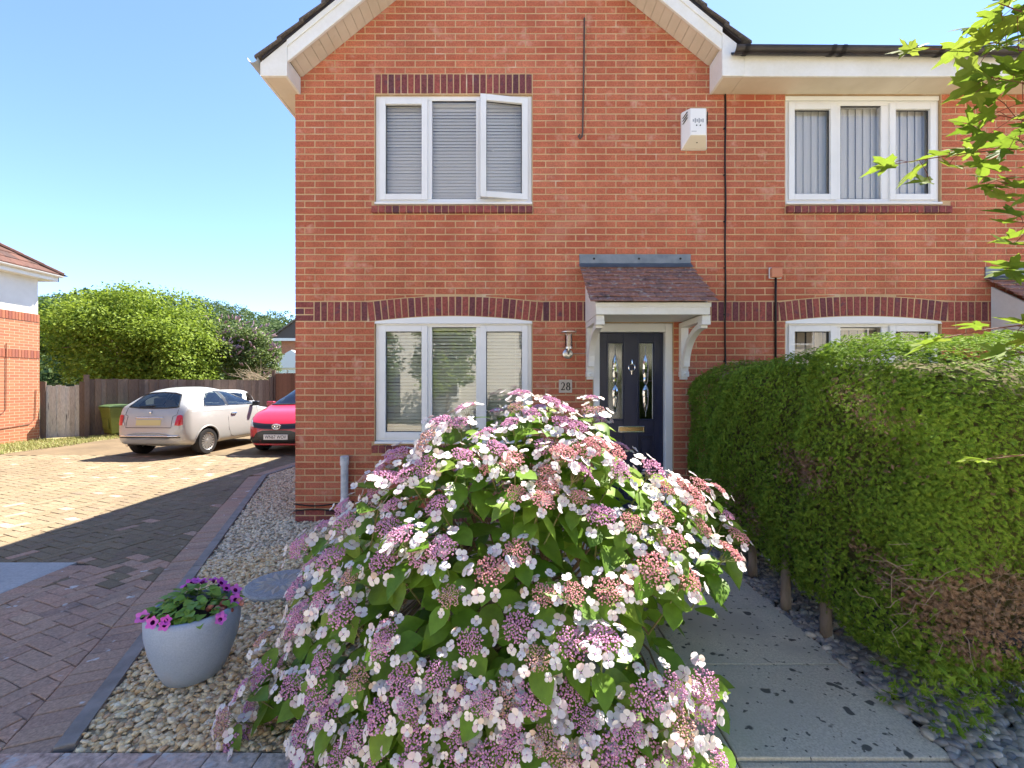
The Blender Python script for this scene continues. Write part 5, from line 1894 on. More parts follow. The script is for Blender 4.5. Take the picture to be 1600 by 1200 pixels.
for i in range(0):
    y, z = rnd.gauss(2.35, .25), rnd.gauss(1.05, .1)
    p0 = V3(1.93, y, z)
    d = V3(rnd.uniform(-.4, 0), rnd.gauss(0, .6), rnd.gauss(.1, .5)).normalized()
    b.tube([p0, p0 + d * rnd.uniform(.05, .15)], [0.0018, 0.0007], 4, 0, False)
o = b.build('bare_twigs', mat('twig', (0.24, 0.175, 0.125), (0.36, 0.27, 0.20), scale=30, rough=0.9), hed)
tag(o, kind='stuff')

# ================================================================== MAPLE
map_ = thing('maple_tree', (2.75, 0.75, 0), label='young maple whose bright green leafy branches hang into the view over the hedge', cat='tree')
m_mleaf = mat('maple_leaf', (0.12, 0.2, 0.03), rand=[(0.13, 0.21, 0.02), (0.19, 0.27, 0.03), (0.16, 0.235, 0.025), (0.25, 0.30, 0.045), (0.11, 0.185, 0.02)], rough=0.65, spec=0.15, transl=0.52, fine=(30, 0.12))
m_mtwig = mat('maple_twig', (0.16, 0.06, 0.04), rough=0.7)
half = [(0.0, -0.05), (0.10, -0.02), (0.30, -0.14), (0.40, -0.06), (0.58, -0.02), (0.44, 0.12), (0.40, 0.22), (0.62, 0.34), (0.82, 0.56), (0.58, 0.52), (0.50, 0.58), (0.34, 0.42), (0.20, 0.40), (0.24, 0.62), (0.20, 0.72), (0.12, 0.74), (0.0, 1.08)]
# y is along the leaf here; build outline with a raised fold on the midrib
outl = [(x, y) for x, y in half] + [(-x, y) for x, y in half[-2:0:-1]]
def maple_mesh(bend, curl):
    vs_ = [(y, x, -bend * y * y + curl * abs(x)) for x, y in outl]
    c_ = len(vs_)
    vs_.append((0.28, 0, -bend * .08 - 0.02))
    f_ = [(i, (i + 1) % c_, c_) for i in range(c_)]
    return np.array(vs_), np.array(f_, dtype=np.int64)
MPB = [maple_mesh(.25, .15), maple_mesh(.45, -.1), maple_mesh(.1, .3)]
MPM = [np_mesh('leaf', v_, f_, m_mleaf) for v_, f_ in MPB]
def spray(uv, dep, n_, spread, size=(0.075, 0.11), tw_r=0.003):
    """a twig through photo points at given depths, with leaves hanging along it"""
    pts = [at(u, v, d_) for (u, v), d_ in zip(uv, dep)]
    tw = MB()
    tw.tube(pts, [tw_r * (1 - 0.6 * i / max(1, len(pts) - 1)) for i in range(len(pts))], 5, 0, False)
    for k in range(n_):
        t = (k + rnd.random()) / n_ * (len(pts) - 1)
        i = min(int(t), len(pts) - 2)
        q = pts[i].lerp(pts[i + 1], t - i)
        o_ = V3(rnd.gauss(0, spread), rnd.gauss(0, spread), rnd.gauss(-0.2 * spread, spread * 0.8))
        e = q + o_
        if k > n_ - 3: e = pts[-1] + o_ * 0.4
        tw.tube([q, q.lerp(e, .6) + V3(0, 0, .008), e], 0.0011, 3, 0, False)
        along = (pts[-1] - pts[0]).normalized()
        dv_ = along * rnd.uniform(0.2, 0.9) + V3(rnd.gauss(-.15, .35), rnd.gauss(0, .45), rnd.uniform(-0.9, -0.05))
        up_ = V3(rnd.gauss(0.25, .35), rnd.gauss(-0.15, .45), 1.0)
        R3_ = frame_rot(np.array([up_]), np.array([dv_]))[0] * rnd.uniform(*size)
        link('leaf', MPM[rnd.randrange(3)], map_, mat4=mat4_of(R3_, e))
    tw.build('twig', m_mtwig, map_)
spray([(1640, 60), (1560, 66), (1490, 76), (1420, 78)], [1.5, 1.5, 1.52, 1.55], 7, 0.025, (0.055, 0.085))
spray([(1660, 40), (1600, 20), (1560, 5)], [1.3, 1.32, 1.35], 15, 0.055, (0.06, 0.09))
spray([(1660, 110), (1600, 80), (1545, 70)], [1.3, 1.32, 1.36], 15, 0.055, (0.06, 0.09))
spray([(1660, 170), (1600, 130), (1545, 120)], [1.25, 1.3, 1.34], 15, 0.055, (0.06, 0.09))
spray([(1660, 210), (1610, 190), (1560, 180)], [1.3, 1.33, 1.37], 13, 0.05, (0.06, 0.09))
spray([(1680, 200), (1600, 232), (1520, 238), (1450, 248), (1400, 256)], [1.35, 1.4, 1.45, 1.5, 1.52], 13, 0.028, (0.06, 0.09))
spray([(1680, 270), (1610, 280), (1555, 290)], [1.28, 1.3, 1.33], 8, 0.045, (0.06, 0.09))
spray([(1690, 360), (1620, 350), (1570, 345)], [1.25, 1.3, 1.33], 6, 0.035, (0.055, 0.085))
spray([(1690, 440), (1620, 420), (1575, 415)], [1.25, 1.3, 1.33], 6, 0.035, (0.06, 0.09))
spray([(1700, 500), (1620, 505), (1540, 515), (1475, 528)], [1.2, 1.25, 1.3, 1.33], 9, 0.022, (0.06, 0.085))
spray([(1700, 560), (1640, 555), (1580, 550)], [1.15, 1.2, 1.25], 4, 0.02, (0.06, 0.085))
spray([(1700, 700), (1640, 708), (1590, 712), (1540, 718)], [1.2, 1.25, 1.3, 1.35], 4, 0.008, (0.05, 0.065))
b = MB()
b.tube([(2.75, .75, -.05), (2.73, .78, .8), (2.7, .8, 1.8), (2.66, .85, 2.8), (2.6, .9, 3.8), (2.6, .95, 4.6)], [.06, .052, .045, .036, .024, .01], 10)
b.build('trunk', m_bark, map_, smooth=True)
brl = []
for tz, te in ((1.4, at(1700, 500, 1.2)), (1.5, at(1700, 700, 1.2)), (1.8, at(1690, 440, 1.25)), (2.0, at(1690, 360, 1.25)), (2.2, at(1680, 270, 1.28)), (2.2, at(1680, 200, 1.35)), (2.4, at(1660, 170, 1.25)), (2.5, at(1660, 110, 1.3)), (2.7, at(1640, 60, 1.5)), (2.8, at(1660, 40, 1.3))):
    s0_ = V3(2.72 - (tz - 1) * .03, .8, tz)
    for q_ in range(34):
        t_ = rnd.uniform(.12, 1.0)
        brl.append(tuple(s0_.lerp(te, t_) + V3(0, 0, .3 * t_ * (1 - t_)) + V3(rnd.gauss(0, .06), rnd.gauss(0, .06), rnd.gauss(-.03, .05))))
    MB().tube([s0_, s0_.lerp(te, .5) + V3(0, 0, .08), te], [.014, .009, .004], 6, 0, False).build('branch', m_mtwig, map_, smooth=True)
n = 1500
c_ = np.array([2.75, 0.75, 3.3])
pp_ = c_ + dirs(n) * (rng.uniform(0.15, 1, n) ** 0.5)[:, None] * np.array([0.95, 0.85, 1.25])
keep = (pp_[:, 0] > 1.28 * np.maximum(pp_[:, 1], 0.02) + 0.1) | (pp_[:, 1] < 0.0) | ((pp_[:, 2] - CAMH) > 0.98 * np.maximum(pp_[:, 1], 0.02) + 0.12)
pp_ = pp_[keep]
brl = np.array(brl)
brl = brl[brl[:, 0] > 1.2 * brl[:, 1] + 0.06]
pp_ = np.concatenate([pp_, brl])
n = len(pp_)
RS = frame_rot(rng.normal(0, .5, (n, 3)) + np.array([0, 0, 1]), rng.normal(0, 1, (n, 3)) + np.array([0, 0, -.6])) * rng.uniform(.07, .11, n)[:, None, None]
Vx, Tx = scatter(*MPB[0], RS, pp_)
o = link('crown', np_mesh('crown', Vx - np.array(ORIG[map_]), Tx, m_mleaf), map_)
tag(o, kind='stuff')

# ================================================================== CARS
def interp(xs, ys):
    """smooth monotone-ish interpolation through points"""
    xs, ys = np.array(xs, float), np.array(ys, float)
    h = np.diff(xs)
    dl = np.diff(ys) / h
    m = np.zeros(len(xs))
    m[1:-1] = np.where(dl[:-1] * dl[1:] > 0, 2 * dl[:-1] * dl[1:] / (dl[:-1] + dl[1:] + 1e-12), 0)
    m[0], m[-1] = dl[0], dl[-1]
    def f(x):
        x = min(max(x, xs[0]), xs[-1])
        i = min(int(np.searchsorted(xs, x, side='right')) - 1, len(h) - 1)
        t = (x - xs[i]) / h[i]
        return ((2 * t ** 3 - 3 * t * t + 1) * ys[i] + (t ** 3 - 2 * t * t + t) * h[i] * m[i] + (-2 * t ** 3 + 3 * t * t) * ys[i + 1] + (t ** 3 - t * t) * h[i] * m[i + 1])
    return f


class Car:
    """local frame: y forward from the rear bumper, x right, z up"""
    def __init__(s, L_, W_, top, bot, plan, belt, tumble, nsec=4.5):
        s.L, s.W = L_, W_
        s.top, s.bot, s.plan = interp(*zip(*top)), interp(*zip(*bot)), interp(*zip(*plan))
        s.belt, s.tumble, s.n = belt, tumble, nsec

    def hw(s, y, z):
        zt, zb = s.top(y), s.bot(y)
        if z >= zt or z <= zb: return 0.0
        wmax = s.W / 2 * s.plan(y)
        zb2 = min(s.belt, zt - 0.10)
        if z > zb2:
            k = (z - zb2) / (zt - zb2)
            k2 = max(0.0, min(1.0, (zt - s.belt - 0.02) / 0.35))      # how much of a cabin there is
            return wmax * 0.955 * (1 - s.tumble * k2 * k) * (1 - k ** s.n) ** (1 / s.n)
        zm = 0.56
        if z < zm:
            k = (zm - z) / (zm - zb + 1e-6)
            return wmax * (1 - 0.05 * k * k) * (1 - max(0, k) ** 9) ** (1 / 9)
        return wmax * (1 - 0.045 * ((z - zm) / (zb2 - zm + 1e-6)) ** 2)

    def section(s, y, m=40):
        zt, zb = s.top(y), s.bot(y)
        pts = []
        for i in range(m + 1):
            t = i / m
            z = zb + (zt - zb) * (0.5 - 0.5 * math.cos(PI * t)) ** 0.85 if True else 0
            z = min(max(z, zb + 1e-4), zt - 1e-4) if 0 < i < m else (zb if i == 0 else zt)
            x = 0.0 if i in (0, m) else s.hw(y, z)
            pts.append((x, z))
        return pts

    def shell(s, mb, axles, wr, mi=0, ny=110, m=44):
        ys = [s.L * (0.5 - 0.5 * math.cos(PI * i / ny)) for i in range(ny + 1)]
        rows = []
        for y in ys:
            sec = s.section(min(max(y, 1e-3), s.L - 1e-3), m)
            rows.append([V3(x, y, z) for x, z in sec] + [V3(-x, y, z) for x, z in sec[-2:0:-1]])
        k = len(rows[0])
        vs_ = [p for r in rows for p in r]
        fs = []
        for i in range(ny):
            for j in range(k):
                a, b, c, d = i * k + j, i * k + (j + 1) % k, (i + 1) * k + (j + 1) % k, (i + 1) * k + j
                cen = (vs_[a] + vs_[b] + vs_[c] + vs_[d]) / 4
                if any((cen.y - ya) ** 2 + (cen.z - wr) ** 2 < (wr + 0.045) ** 2 for ya in axles) and abs(cen.x) > s.W * 0.30: continue
                fs.append((a, b, c, d))
        fs.append(tuple(range(k)))
        fs.append(tuple(ny * k + j for j in range(k))[::-1])
        mb.add(vs_, [f[::-1] for f in fs], mi)

    def side(s, lo, hi, sgn, off=0.006, nc=14, nr=7):
        """patch on the flank between two polylines of (y, z)"""
        def lerp_pl(pl, t):
            q = t * (len(pl) - 1)
            i = min(int(q), len(pl) - 2)
            return pl[i][0] + (pl[i + 1][0] - pl[i][0]) * (q - i), pl[i][1] + (pl[i + 1][1] - pl[i][1]) * (q - i)
        vs_ = []
        for c in range(nc + 1):
            a, b = lerp_pl(lo, c / nc), lerp_pl(hi, c / nc)
            for r in range(nr + 1):
                y, z = a[0] + (b[0] - a[0]) * r / nr, a[1] + (b[1] - a[1]) * r / nr
                x = s.hw(y, min(z, s.top(y) - 0.01)) + off
                vs_.append((sgn * x, y, z))
        fs = []
        for c in range(nc):
            for r in range(nr):
                a = c * (nr + 1) + r
                f = (a, a + nr + 1, a + nr + 2, a + 1)
                fs.append(f if sgn > 0 else f[::-1])
        return vs_, fs

    def end(s, lo, hi, front, off=0.006, nc=14, nr=7):
        """patch on the nose or tail between two polylines of (x, z)"""
        def lerp_pl(pl, t):
            q = t * (len(pl) - 1)
            i = min(int(q), len(pl) - 2)
            return pl[i][0] + (pl[i + 1][0] - pl[i][0]) * (q - i), pl[i][1] + (pl[i + 1][1] - pl[i][1]) * (q - i)
        def ysol(x, z):
            lo_, hi_ = (0.0, s.L * 0.5) if not front else (s.L, s.L * 0.45)
            for _ in range(34):
                md = (lo_ + hi_) / 2
                if s.hw(md, z) > abs(x): hi_ = md
                else: lo_ = md
            return hi_ + (off if front else -off)
        vs_ = []
        for c in range(nc + 1):
            a, b = lerp_pl(lo, c / nc), lerp_pl(hi, c / nc)
            for r in range(nr + 1):
                x, z = a[0] + (b[0] - a[0]) * r / nr, a[1] + (b[1] - a[1]) * r / nr
                vs_.append((x, ysol(x, z), z))
        fs = []
        for c in range(nc):
            for r in range(nr):
                a = c * (nr + 1) + r
                f = (a, a + nr + 1, a + nr + 2, a + 1)
                fs.append(f if not front else f[::-1])
        return vs_, fs


m_cream_paint = mat('paint_champagne', (0.42, 0.42, 0.405), rough=0.32, spec=0.4, metal=0.2, coat=0.35)
m_red_paint = mat('paint_red', (0.42, 0.006, 0.02), rough=0.28, spec=0.5, coat=0.7)
m_white_paint = mat('paint_white', (0.72, 0.73, 0.74), rough=0.3, spec=0.5, coat=0.5)
m_carglass = glass_mat('car_glass', (0.62, 0.68, 0.66), 0.07)
m_tyre = mat('tyre', (0.018, 0.017, 0.017), rough=0.8)
m_rim = mat('alloy', (0.62, 0.60, 0.57), rough=0.3, metal=0.8)
m_tail = mat('tail_lens', (0.50, 0.015, 0.03), rough=0.15, coat=0.5)
m_tailc = mat('clear_lens', (0.60, 0.58, 0.56), rough=0.15, coat=0.5)
m_headl = mat('headlamp_lens', (0.50, 0.53, 0.54), (0.30, 0.32, 0.33), scale=14, rough=0.12, coat=0.6)
m_plate_y = mat('plate_yellow', (0.56, 0.48, 0.22), rough=0.5)
m_plate_w = mat('plate_white', (0.72, 0.72, 0.70), rough=0.4)
m_cabin = mat('cabin_trim', (0.05, 0.05, 0.05), rough=0.8)
m_seat = mat('seat_cream', (0.50, 0.43, 0.35), rough=0.8)
m_seam = mat('panel_gap', (0.03, 0.028, 0.026), rough=0.8)
m_trim = mat('trim_black', (0.02, 0.02, 0.021), rough=0.35, coat=0.2)


def part(root, name, vf, mt, smooth=True):
    return MB().add(*vf).build(name, mt, root, smooth=smooth)


def wheels(root, car, axles, wr, spokes, tw_=0.19):
    for ya in axles:
        for sg in (-1, 1):
            xo = sg * (car.hw(ya, 0.6) - 0.012)
            M4 = Matrix.Translation((xo, ya, wr)) @ Matrix.Rotation(sg * rad(90), 4, 'Y')
            b = MB()
            b.lathe([(wr * 0.66, 0.0), (wr * 0.72, 0.004), (wr * 0.93, 0.0), (wr, -0.03), (wr, -tw_ + 0.03), (wr * .93, -tw_), (wr * .6, -tw_)], 36, (0, 0, 0), 0, M4)
            wh = b.build('wheel', m_tyre, root, smooth='auto')
            b = MB()
            b.lathe([(wr * 0.655, 0.002), (wr * 0.62, -0.006), (wr * .60, -0.05), (wr * 0.4, -0.06)], 36, (0, 0, 0), 0, M4)
            b.lathe([(0.0, -0.004), (wr * .16, -0.006), (wr * .2, -0.03)], 18, (0, 0, 0), 0, M4)
            for k in range(spokes):
                a = 2 * PI * k / spokes
                wd = wr * 0.62 * PI / spokes * 0.52
                c, s_ = math.cos(a), math.sin(a)
                P = lambda r, o_, z: (c * r - s_ * o_, s_ * r + c * o_, z)
                b.add([P(wr * .15, -wd * .6, -.012), P(wr * .15, wd * .6, -.012), P(wr * .62, wd, -.008), P(wr * .62, -wd, -.008), P(wr * .15, -wd * .6, -.04), P(wr * .15, wd * .6, -.04), P(wr * .62, wd, -.04), P(wr * .62, -wd, -.04)],
                      [(0, 3, 2, 1), (0, 4, 7, 3), (1, 2, 6, 5)] if sg > 0 else [(0, 3, 2, 1), (0, 4, 7, 3), (1, 2, 6, 5)], 0, M4)
            b.build('rim', m_rim, wh, smooth=False)
            b = MB()
            b.lathe([(0, -.055), (wr * .62, -.055)], 24, (0, 0, 0), 0, M4)
            b.build('brake_disc', m_cabin, wh)
    b = MB()
    for ya in axles:
        M4 = Matrix.Translation((0, ya, wr)) @ Matrix.Rotation(rad(90), 4, 'Y')
        wv = car.hw(ya, 0.6) - 0.02
        for sg in (-1, 1):
            k = 28
            ring = []
            for q in range(k + 1):
                t = PI * q / k
                ring.append((math.cos(t) * (wr + 0.05), math.sin(t) * (wr + 0.05)))
            vs_ = [(sg * wv, ya + y, wr + z) for y, z in ring] + [(sg * (wv - 0.25), ya + y, wr + z) for y, z in ring] + [(sg * (wv - .25), ya, wr)]
            b.add(vs_, [(q, q + 1, k + 2 + q, k + 1 + q) for q in range(k)] + [(k + 1 + q, k + 2 + q, 2 * k + 2) for q in range(k)])
    b.build('wheel_well', m_cabin, root)


def lips(root, car, axles, wr, mt):
    for ya in axles:
        for sg in (-1, 1):
            b = MB()
            pts = []
            for q in range(31):
                t = PI * (-0.06 + 1.12 * q / 30)
                y, z = ya + math.cos(t) * (wr + 0.052), wr + math.sin(t) * (wr + 0.052)
                pts.append(V3(sg * (car.hw(y, z) - 0.004), y, z))
            b.tube(pts, 0.017, 6)
            b.build('wheel_arch', mt, root, smooth=True)


def line_on_side(root, car, pl, sg, name='panel_gap', r=0.0035, mt=None):
    b = MB()
    b.tube([V3(sg * (car.hw(y, z) + 0.001), y, z) for y, z in pl], r, 4, 0, False)
    return b.build(name, mt or m_seam, root)


# ---- small rounded three-door hatchback, seen from behind
small = Car(3.55, 1.63,
            top=[(0, 0.52), (0.02, 0.70), (0.06, 0.86), (0.12, 1.0), (0.24, 1.18), (0.40, 1.345), (0.58, 1.43), (0.9, 1.475), (1.25, 1.485), (1.6, 1.45), (1.9, 1.355), (2.2, 1.20), (2.52, 1.03), (2.7, 0.985), (3.1, 0.93), (3.35, 0.83), (3.5, 0.68), (3.55, 0.5)],
            bot=[(0, 0.40), (0.05, 0.30), (0.2, 0.25), (0.6, 0.21), (1.5, 0.20), (3.2, 0.2), (3.45, 0.24), (3.55, 0.38)],
            plan=[(0, 0.62), (0.03, 0.76), (0.1, 0.88), (0.25, 0.955), (0.6, 0.995), (1.2, 1.0), (2.6, 0.99), (3.1, 0.94), (3.35, 0.84), (3.5, 0.66), (3.55, 0.52)],
            belt=1.02, tumble=0.29, nsec=3.0)
AX, WR = (0.66, 2.96), 0.29
c1 = thing('parked_car', (-7.55, 9.15, 0.002), rad(-3), 'champagne coloured small hatchback parked on the sunny driveway, seen from behind', 'car', 'cars parked on the driveway', local=True)
b = MB()
small.shell(b, AX, WR)
# cut the side and rear windows out of the shell
def cut(mb, test):
    nf, nm = [], []
    for f, m_ in zip(mb.f, mb.m):
        c = sum((mb.v[i] for i in f), Vector((0, 0, 0))) / len(f)
        if len(f) > 6 or not test(c):
            nf.append(f); nm.append(m_)
    mb.f, mb.m = nf, nm
def inpoly1(y, z, poly):
    return bool(in_poly(np.array([y]), np.array([z]), poly)[0])
QW_lo, QW_hi = [(0.60, 1.065), (0.95, 1.055), (1.26, 1.055)], [(0.70, 1.21), (0.90, 1.335), (1.26, 1.385)]
DW_lo, DW_hi = [(1.34, 1.055), (1.8, 1.05), (2.30, 1.045)], [(1.34, 1.385), (1.62, 1.355), (2.22, 1.09)]
RW_lo, RW_hi = [(-0.54, 1.065), (-.3, 1.045), (0, 1.04), (.3, 1.045), (0.54, 1.065)], [(-0.40, 1.315), (-.26, 1.35), (0, 1.365), (.26, 1.35), (0.40, 1.315)]
FW_lo, FW_hi = [(-0.62, 1.04), (0, 1.06), (0.62, 1.04)], [(-0.46, 1.33), (0, 1.38), (0.46, 1.33)]
def hatch_cut(mb, car, side_polys, rear, front):
    for lo, hi in side_polys:
        poly = lo + hi[::-1]
        cy, cz = sum(p[0] for p in poly) / len(poly), sum(p[1] for p in poly) / len(poly)
        poly = [(cy + (y - cy) * .97, cz + (z - cz) * .94) for y, z in poly]
        cut(mb, lambda c: abs(c.x) > 0.3 and inpoly1(c.y, c.z, poly) and abs(abs(c.x) - car.hw(c.y, c.z)) < 0.03)
    for (lo, hi), fr in ((rear, False), (front, True)):
        poly = lo + hi[::-1]
        cx_, cz = 0, sum(p[1] for p in poly) / len(poly)
        poly = [(x * .97, cz + (z - cz) * .94) for x, z in poly]
        cut(mb, lambda c: ((c.y > car.L * .5) == fr) and inpoly1(c.x, c.z, poly))
hatch_cut(b, small, [(QW_lo, QW_hi), (DW_lo, DW_hi)], (RW_lo, RW_hi), (FW_lo, FW_hi))
b.build('body', m_cream_paint, c1, smooth=True)
wheels(c1, small, AX, WR, 18)
lips(c1, small, AX, WR, m_cream_paint)
for sg in (-1, 1):
    for lo, hi in ((QW_lo, QW_hi), (DW_lo, DW_hi)):
        part(c1, 'window', small.side(lo, hi, sg), m_carglass)
        ring = lo + hi[::-1]
        bb = MB()
        bb.tube([V3(sg * (small.hw(y, z) + 0.004), y, z) for y, z in ring + ring[:1]], 0.009, 5, 0, False)
        bb.build('window_trim', m_trim, c1)
    part(c1, 'door_pillar', small.side([(1.25, 1.05), (1.35, 1.05)], [(1.25, 1.395), (1.35, 1.395)], sg, 0.007, 3), m_trim)
    line_on_side(c1, small, [(1.31, 1.04), (1.29, 0.75), (1.31, 0.50), (1.40, 0.34), (1.5, 0.30), (2.2, 0.29), (2.42, 0.33)], sg)
    line_on_side(c1, small, [(2.38, 0.98), (2.45, 0.7), (2.47, 0.42), (2.42, 0.33)], sg)
    line_on_side(c1, small, [(0.25, 0.955), (0.6, 0.96), (1.3, 0.95), (2.5, 0.90), (2.9, 0.86)], sg, 'crease', 0.005, m_cream_paint)
    bb = MB()
    x_ = sg * (small.hw(1.45, 0.80) + 0.02)
    bb.tube([(x_ - sg * .02, 1.40, .86), (x_, 1.43, .86), (x_, 1.55, .86), (x_ - sg * .02, 1.58, .86)], 0.014, 6)
    bb.build('door_handle', m_chrome, c1)
    bb = MB()
    xm_ = sg * (small.hw(2.2, 0.98) + 0.10)
    bb.box(xm_ - 0.08, xm_ + 0.08, 2.16, 2.26, 1.0, 1.115)
    bb.box(xm_ - sg * 0.13 - 0.03, xm_ - sg * 0.13 + 0.06, 2.18, 2.23, 0.985, 1.03)
    bb.build('mirror', [m_trim], c1, bevel=0.03, segs=3)
    part(c1, 'tail_light', small.end([(sg * 0.565, 0.69), (sg * 0.64, 0.68), (sg * 0.70, 0.70)] if sg > 0 else [(-0.70, 0.70), (-0.64, 0.68), (-0.565, 0.69)],
                                    [(sg * 0.58, 0.89), (sg * 0.64, 0.905), (sg * 0.685, 0.89)] if sg > 0 else [(-0.685, 0.89), (-0.64, 0.905), (-0.58, 0.89)], False, 0.014, 8, 8), m_tail)
    part(c1, 'reversing_light', small.end([(sg * .52, .69), (sg * .56, .69)] if sg > 0 else [(-.56, .69), (-.52, .69)], [(sg * .53, .74), (sg * .565, .74)] if sg > 0 else [(-.565, .74), (-.53, .74)], False, 0.015, 4, 3), m_tailc)
part(c1, 'rear_window', small.end(RW_lo, RW_hi, False, 0.006, 20, 10), m_carglass)
part(c1, 'windscreen', small.end(FW_lo, FW_hi, True, 0.006, 20, 10), m_carglass)
bb = MB()
ring = []
for pl, rev in ((RW_lo, False), (RW_hi, True)):
    v_, f_ = small.end(pl, [(x, z + .001) for x, z in pl], False, 0.008, 16, 1)
    q = [v_[i * 2] for i in range(17)]
    ring += q[::-1] if rev else q
bb.tube(ring + ring[:1], 0.016, 5, 0, False)
bb.build('rear_window_surround', m_trim, c1)
part(c1, 'number_plate', small.end([(-0.27, .69), (.27, .69)], [(-.27, .80), (.27, .80)], False, 0.012, 8, 3), m_plate_y)
part(c1, 'plate_recess', small.end([(-0.33, .675), (.33, .675)], [(-.33, .815), (.33, .815)], False, 0.005, 8, 3), m_cream_paint)
for nm, x0_, x1_, zc, r_, mt in (('boot_handle', -.29, .29, .84, .017, m_chrome), ('bumper_trim', -.64, .64, .465, .018, m_chrome), ('bumper_gap', -.66, .66, .435, .010, m_seam), ('boot_gap', -.49, .49, .64, .006, m_seam)):
    v_, f_ = small.end([(x0_, zc), (x1_, zc)], [(x0_, zc + .001), (x1_, zc + .001)], False, 0.004, 24, 1)
    bb = MB()
    bb.tube([v_[i * 2] for i in range(25)], r_, 6)
    bb.build(nm, mt, c1, smooth=True)
for sg in (-1, 1):
    v1, _ = small.end([(sg * .49, .64), (sg * .56, .64)], [(sg * .49, 1.04), (sg * .56, 1.04)], False, 0.002, 1, 12)
    bb = MB()
    bb.tube([v1[13 * 0 + i] if i < 8 else v1[13 + i] for i in range(13)], 0.004, 4, 0, False)
    bb.build('boot_gap', m_seam, c1)
bb = MB()
v_, _ = small.end([(-.30, 1.065), (.02, 1.08)], [(-.30, 1.07), (.02, 1.09)], False, 0.02, 8, 1)
bb.tube([v_[i * 2] for i in range(9)], [0.012] * 6 + [0.016, 0.018, 0.016], 5)
bb.build('rear_wiper', m_black, c1)
bb = MB()
bb.tube([small.end([(-.02, .95), (.02, .95)], [(-.02, .96), (.02, .96)], False, .01, 1, 1)[0][0], small.end([(-.02, .95), (.02, .95)], [(-.02, .96), (.02, .96)], False, .01, 1, 1)[0][2]], 0.028, 12)
bb.build('badge', m_chrome, c1)
bb = MB()
bb.tube([(-.48, .02, .27), (-.48, .22, .27)], .028, 10)
bb.build('exhaust', m_steel, c1)
bb = MB()
bb.box(-.62, .62, .7, 2.7, .26, .34)
bb.box(-.66, .66, .42, .8, .3, .86)
bb.box(-.62, .62, 2.45, 2.75, .34, .95)
bb.build('cabin_floor', m_cabin, c1)
for sx in (-.34, .34):
    for yy_, hh in ((.92, 1.12), (1.72, 1.16)):
        bb = MB()
        bb.box(sx - .22, sx + .22, yy_, yy_ + .13, .5, hh - .14)
        bb.box(sx - .11, sx + .11, yy_ + .02, yy_ + .1, hh - .11, hh + .07)
        bb.build('seat', m_seat, c1, bevel=.04, segs=3)

# ---- taller five-door hatchback, nose towards the camera; a red one and a white one behind
tall = Car(3.95, 1.70,
           top=[(0, 0.55), (0.03, 0.80), (0.10, 1.0), (0.3, 1.28), (0.55, 1.45), (1.0, 1.50), (1.6, 1.51), (2.0, 1.47), (2.4, 1.32), (2.95, 1.03), (3.1, 0.985), (3.4, 0.92), (3.7, 0.80), (3.86, 0.70), (3.93, 0.60), (3.95, 0.45)],
           bot=[(0, 0.4), (0.08, 0.28), (0.3, 0.22), (0.8, 0.19), (3.3, 0.18), (3.7, 0.20), (3.95, 0.30)],
           plan=[(0, 0.6), (0.05, 0.8), (0.25, 0.94), (0.7, 0.99), (1.5, 1.0), (2.8, 0.99), (3.3, 0.955), (3.6, 0.88), (3.8, 0.77), (3.9, 0.64), (3.95, 0.48)],
           belt=0.95, tumble=0.22, nsec=4.2)
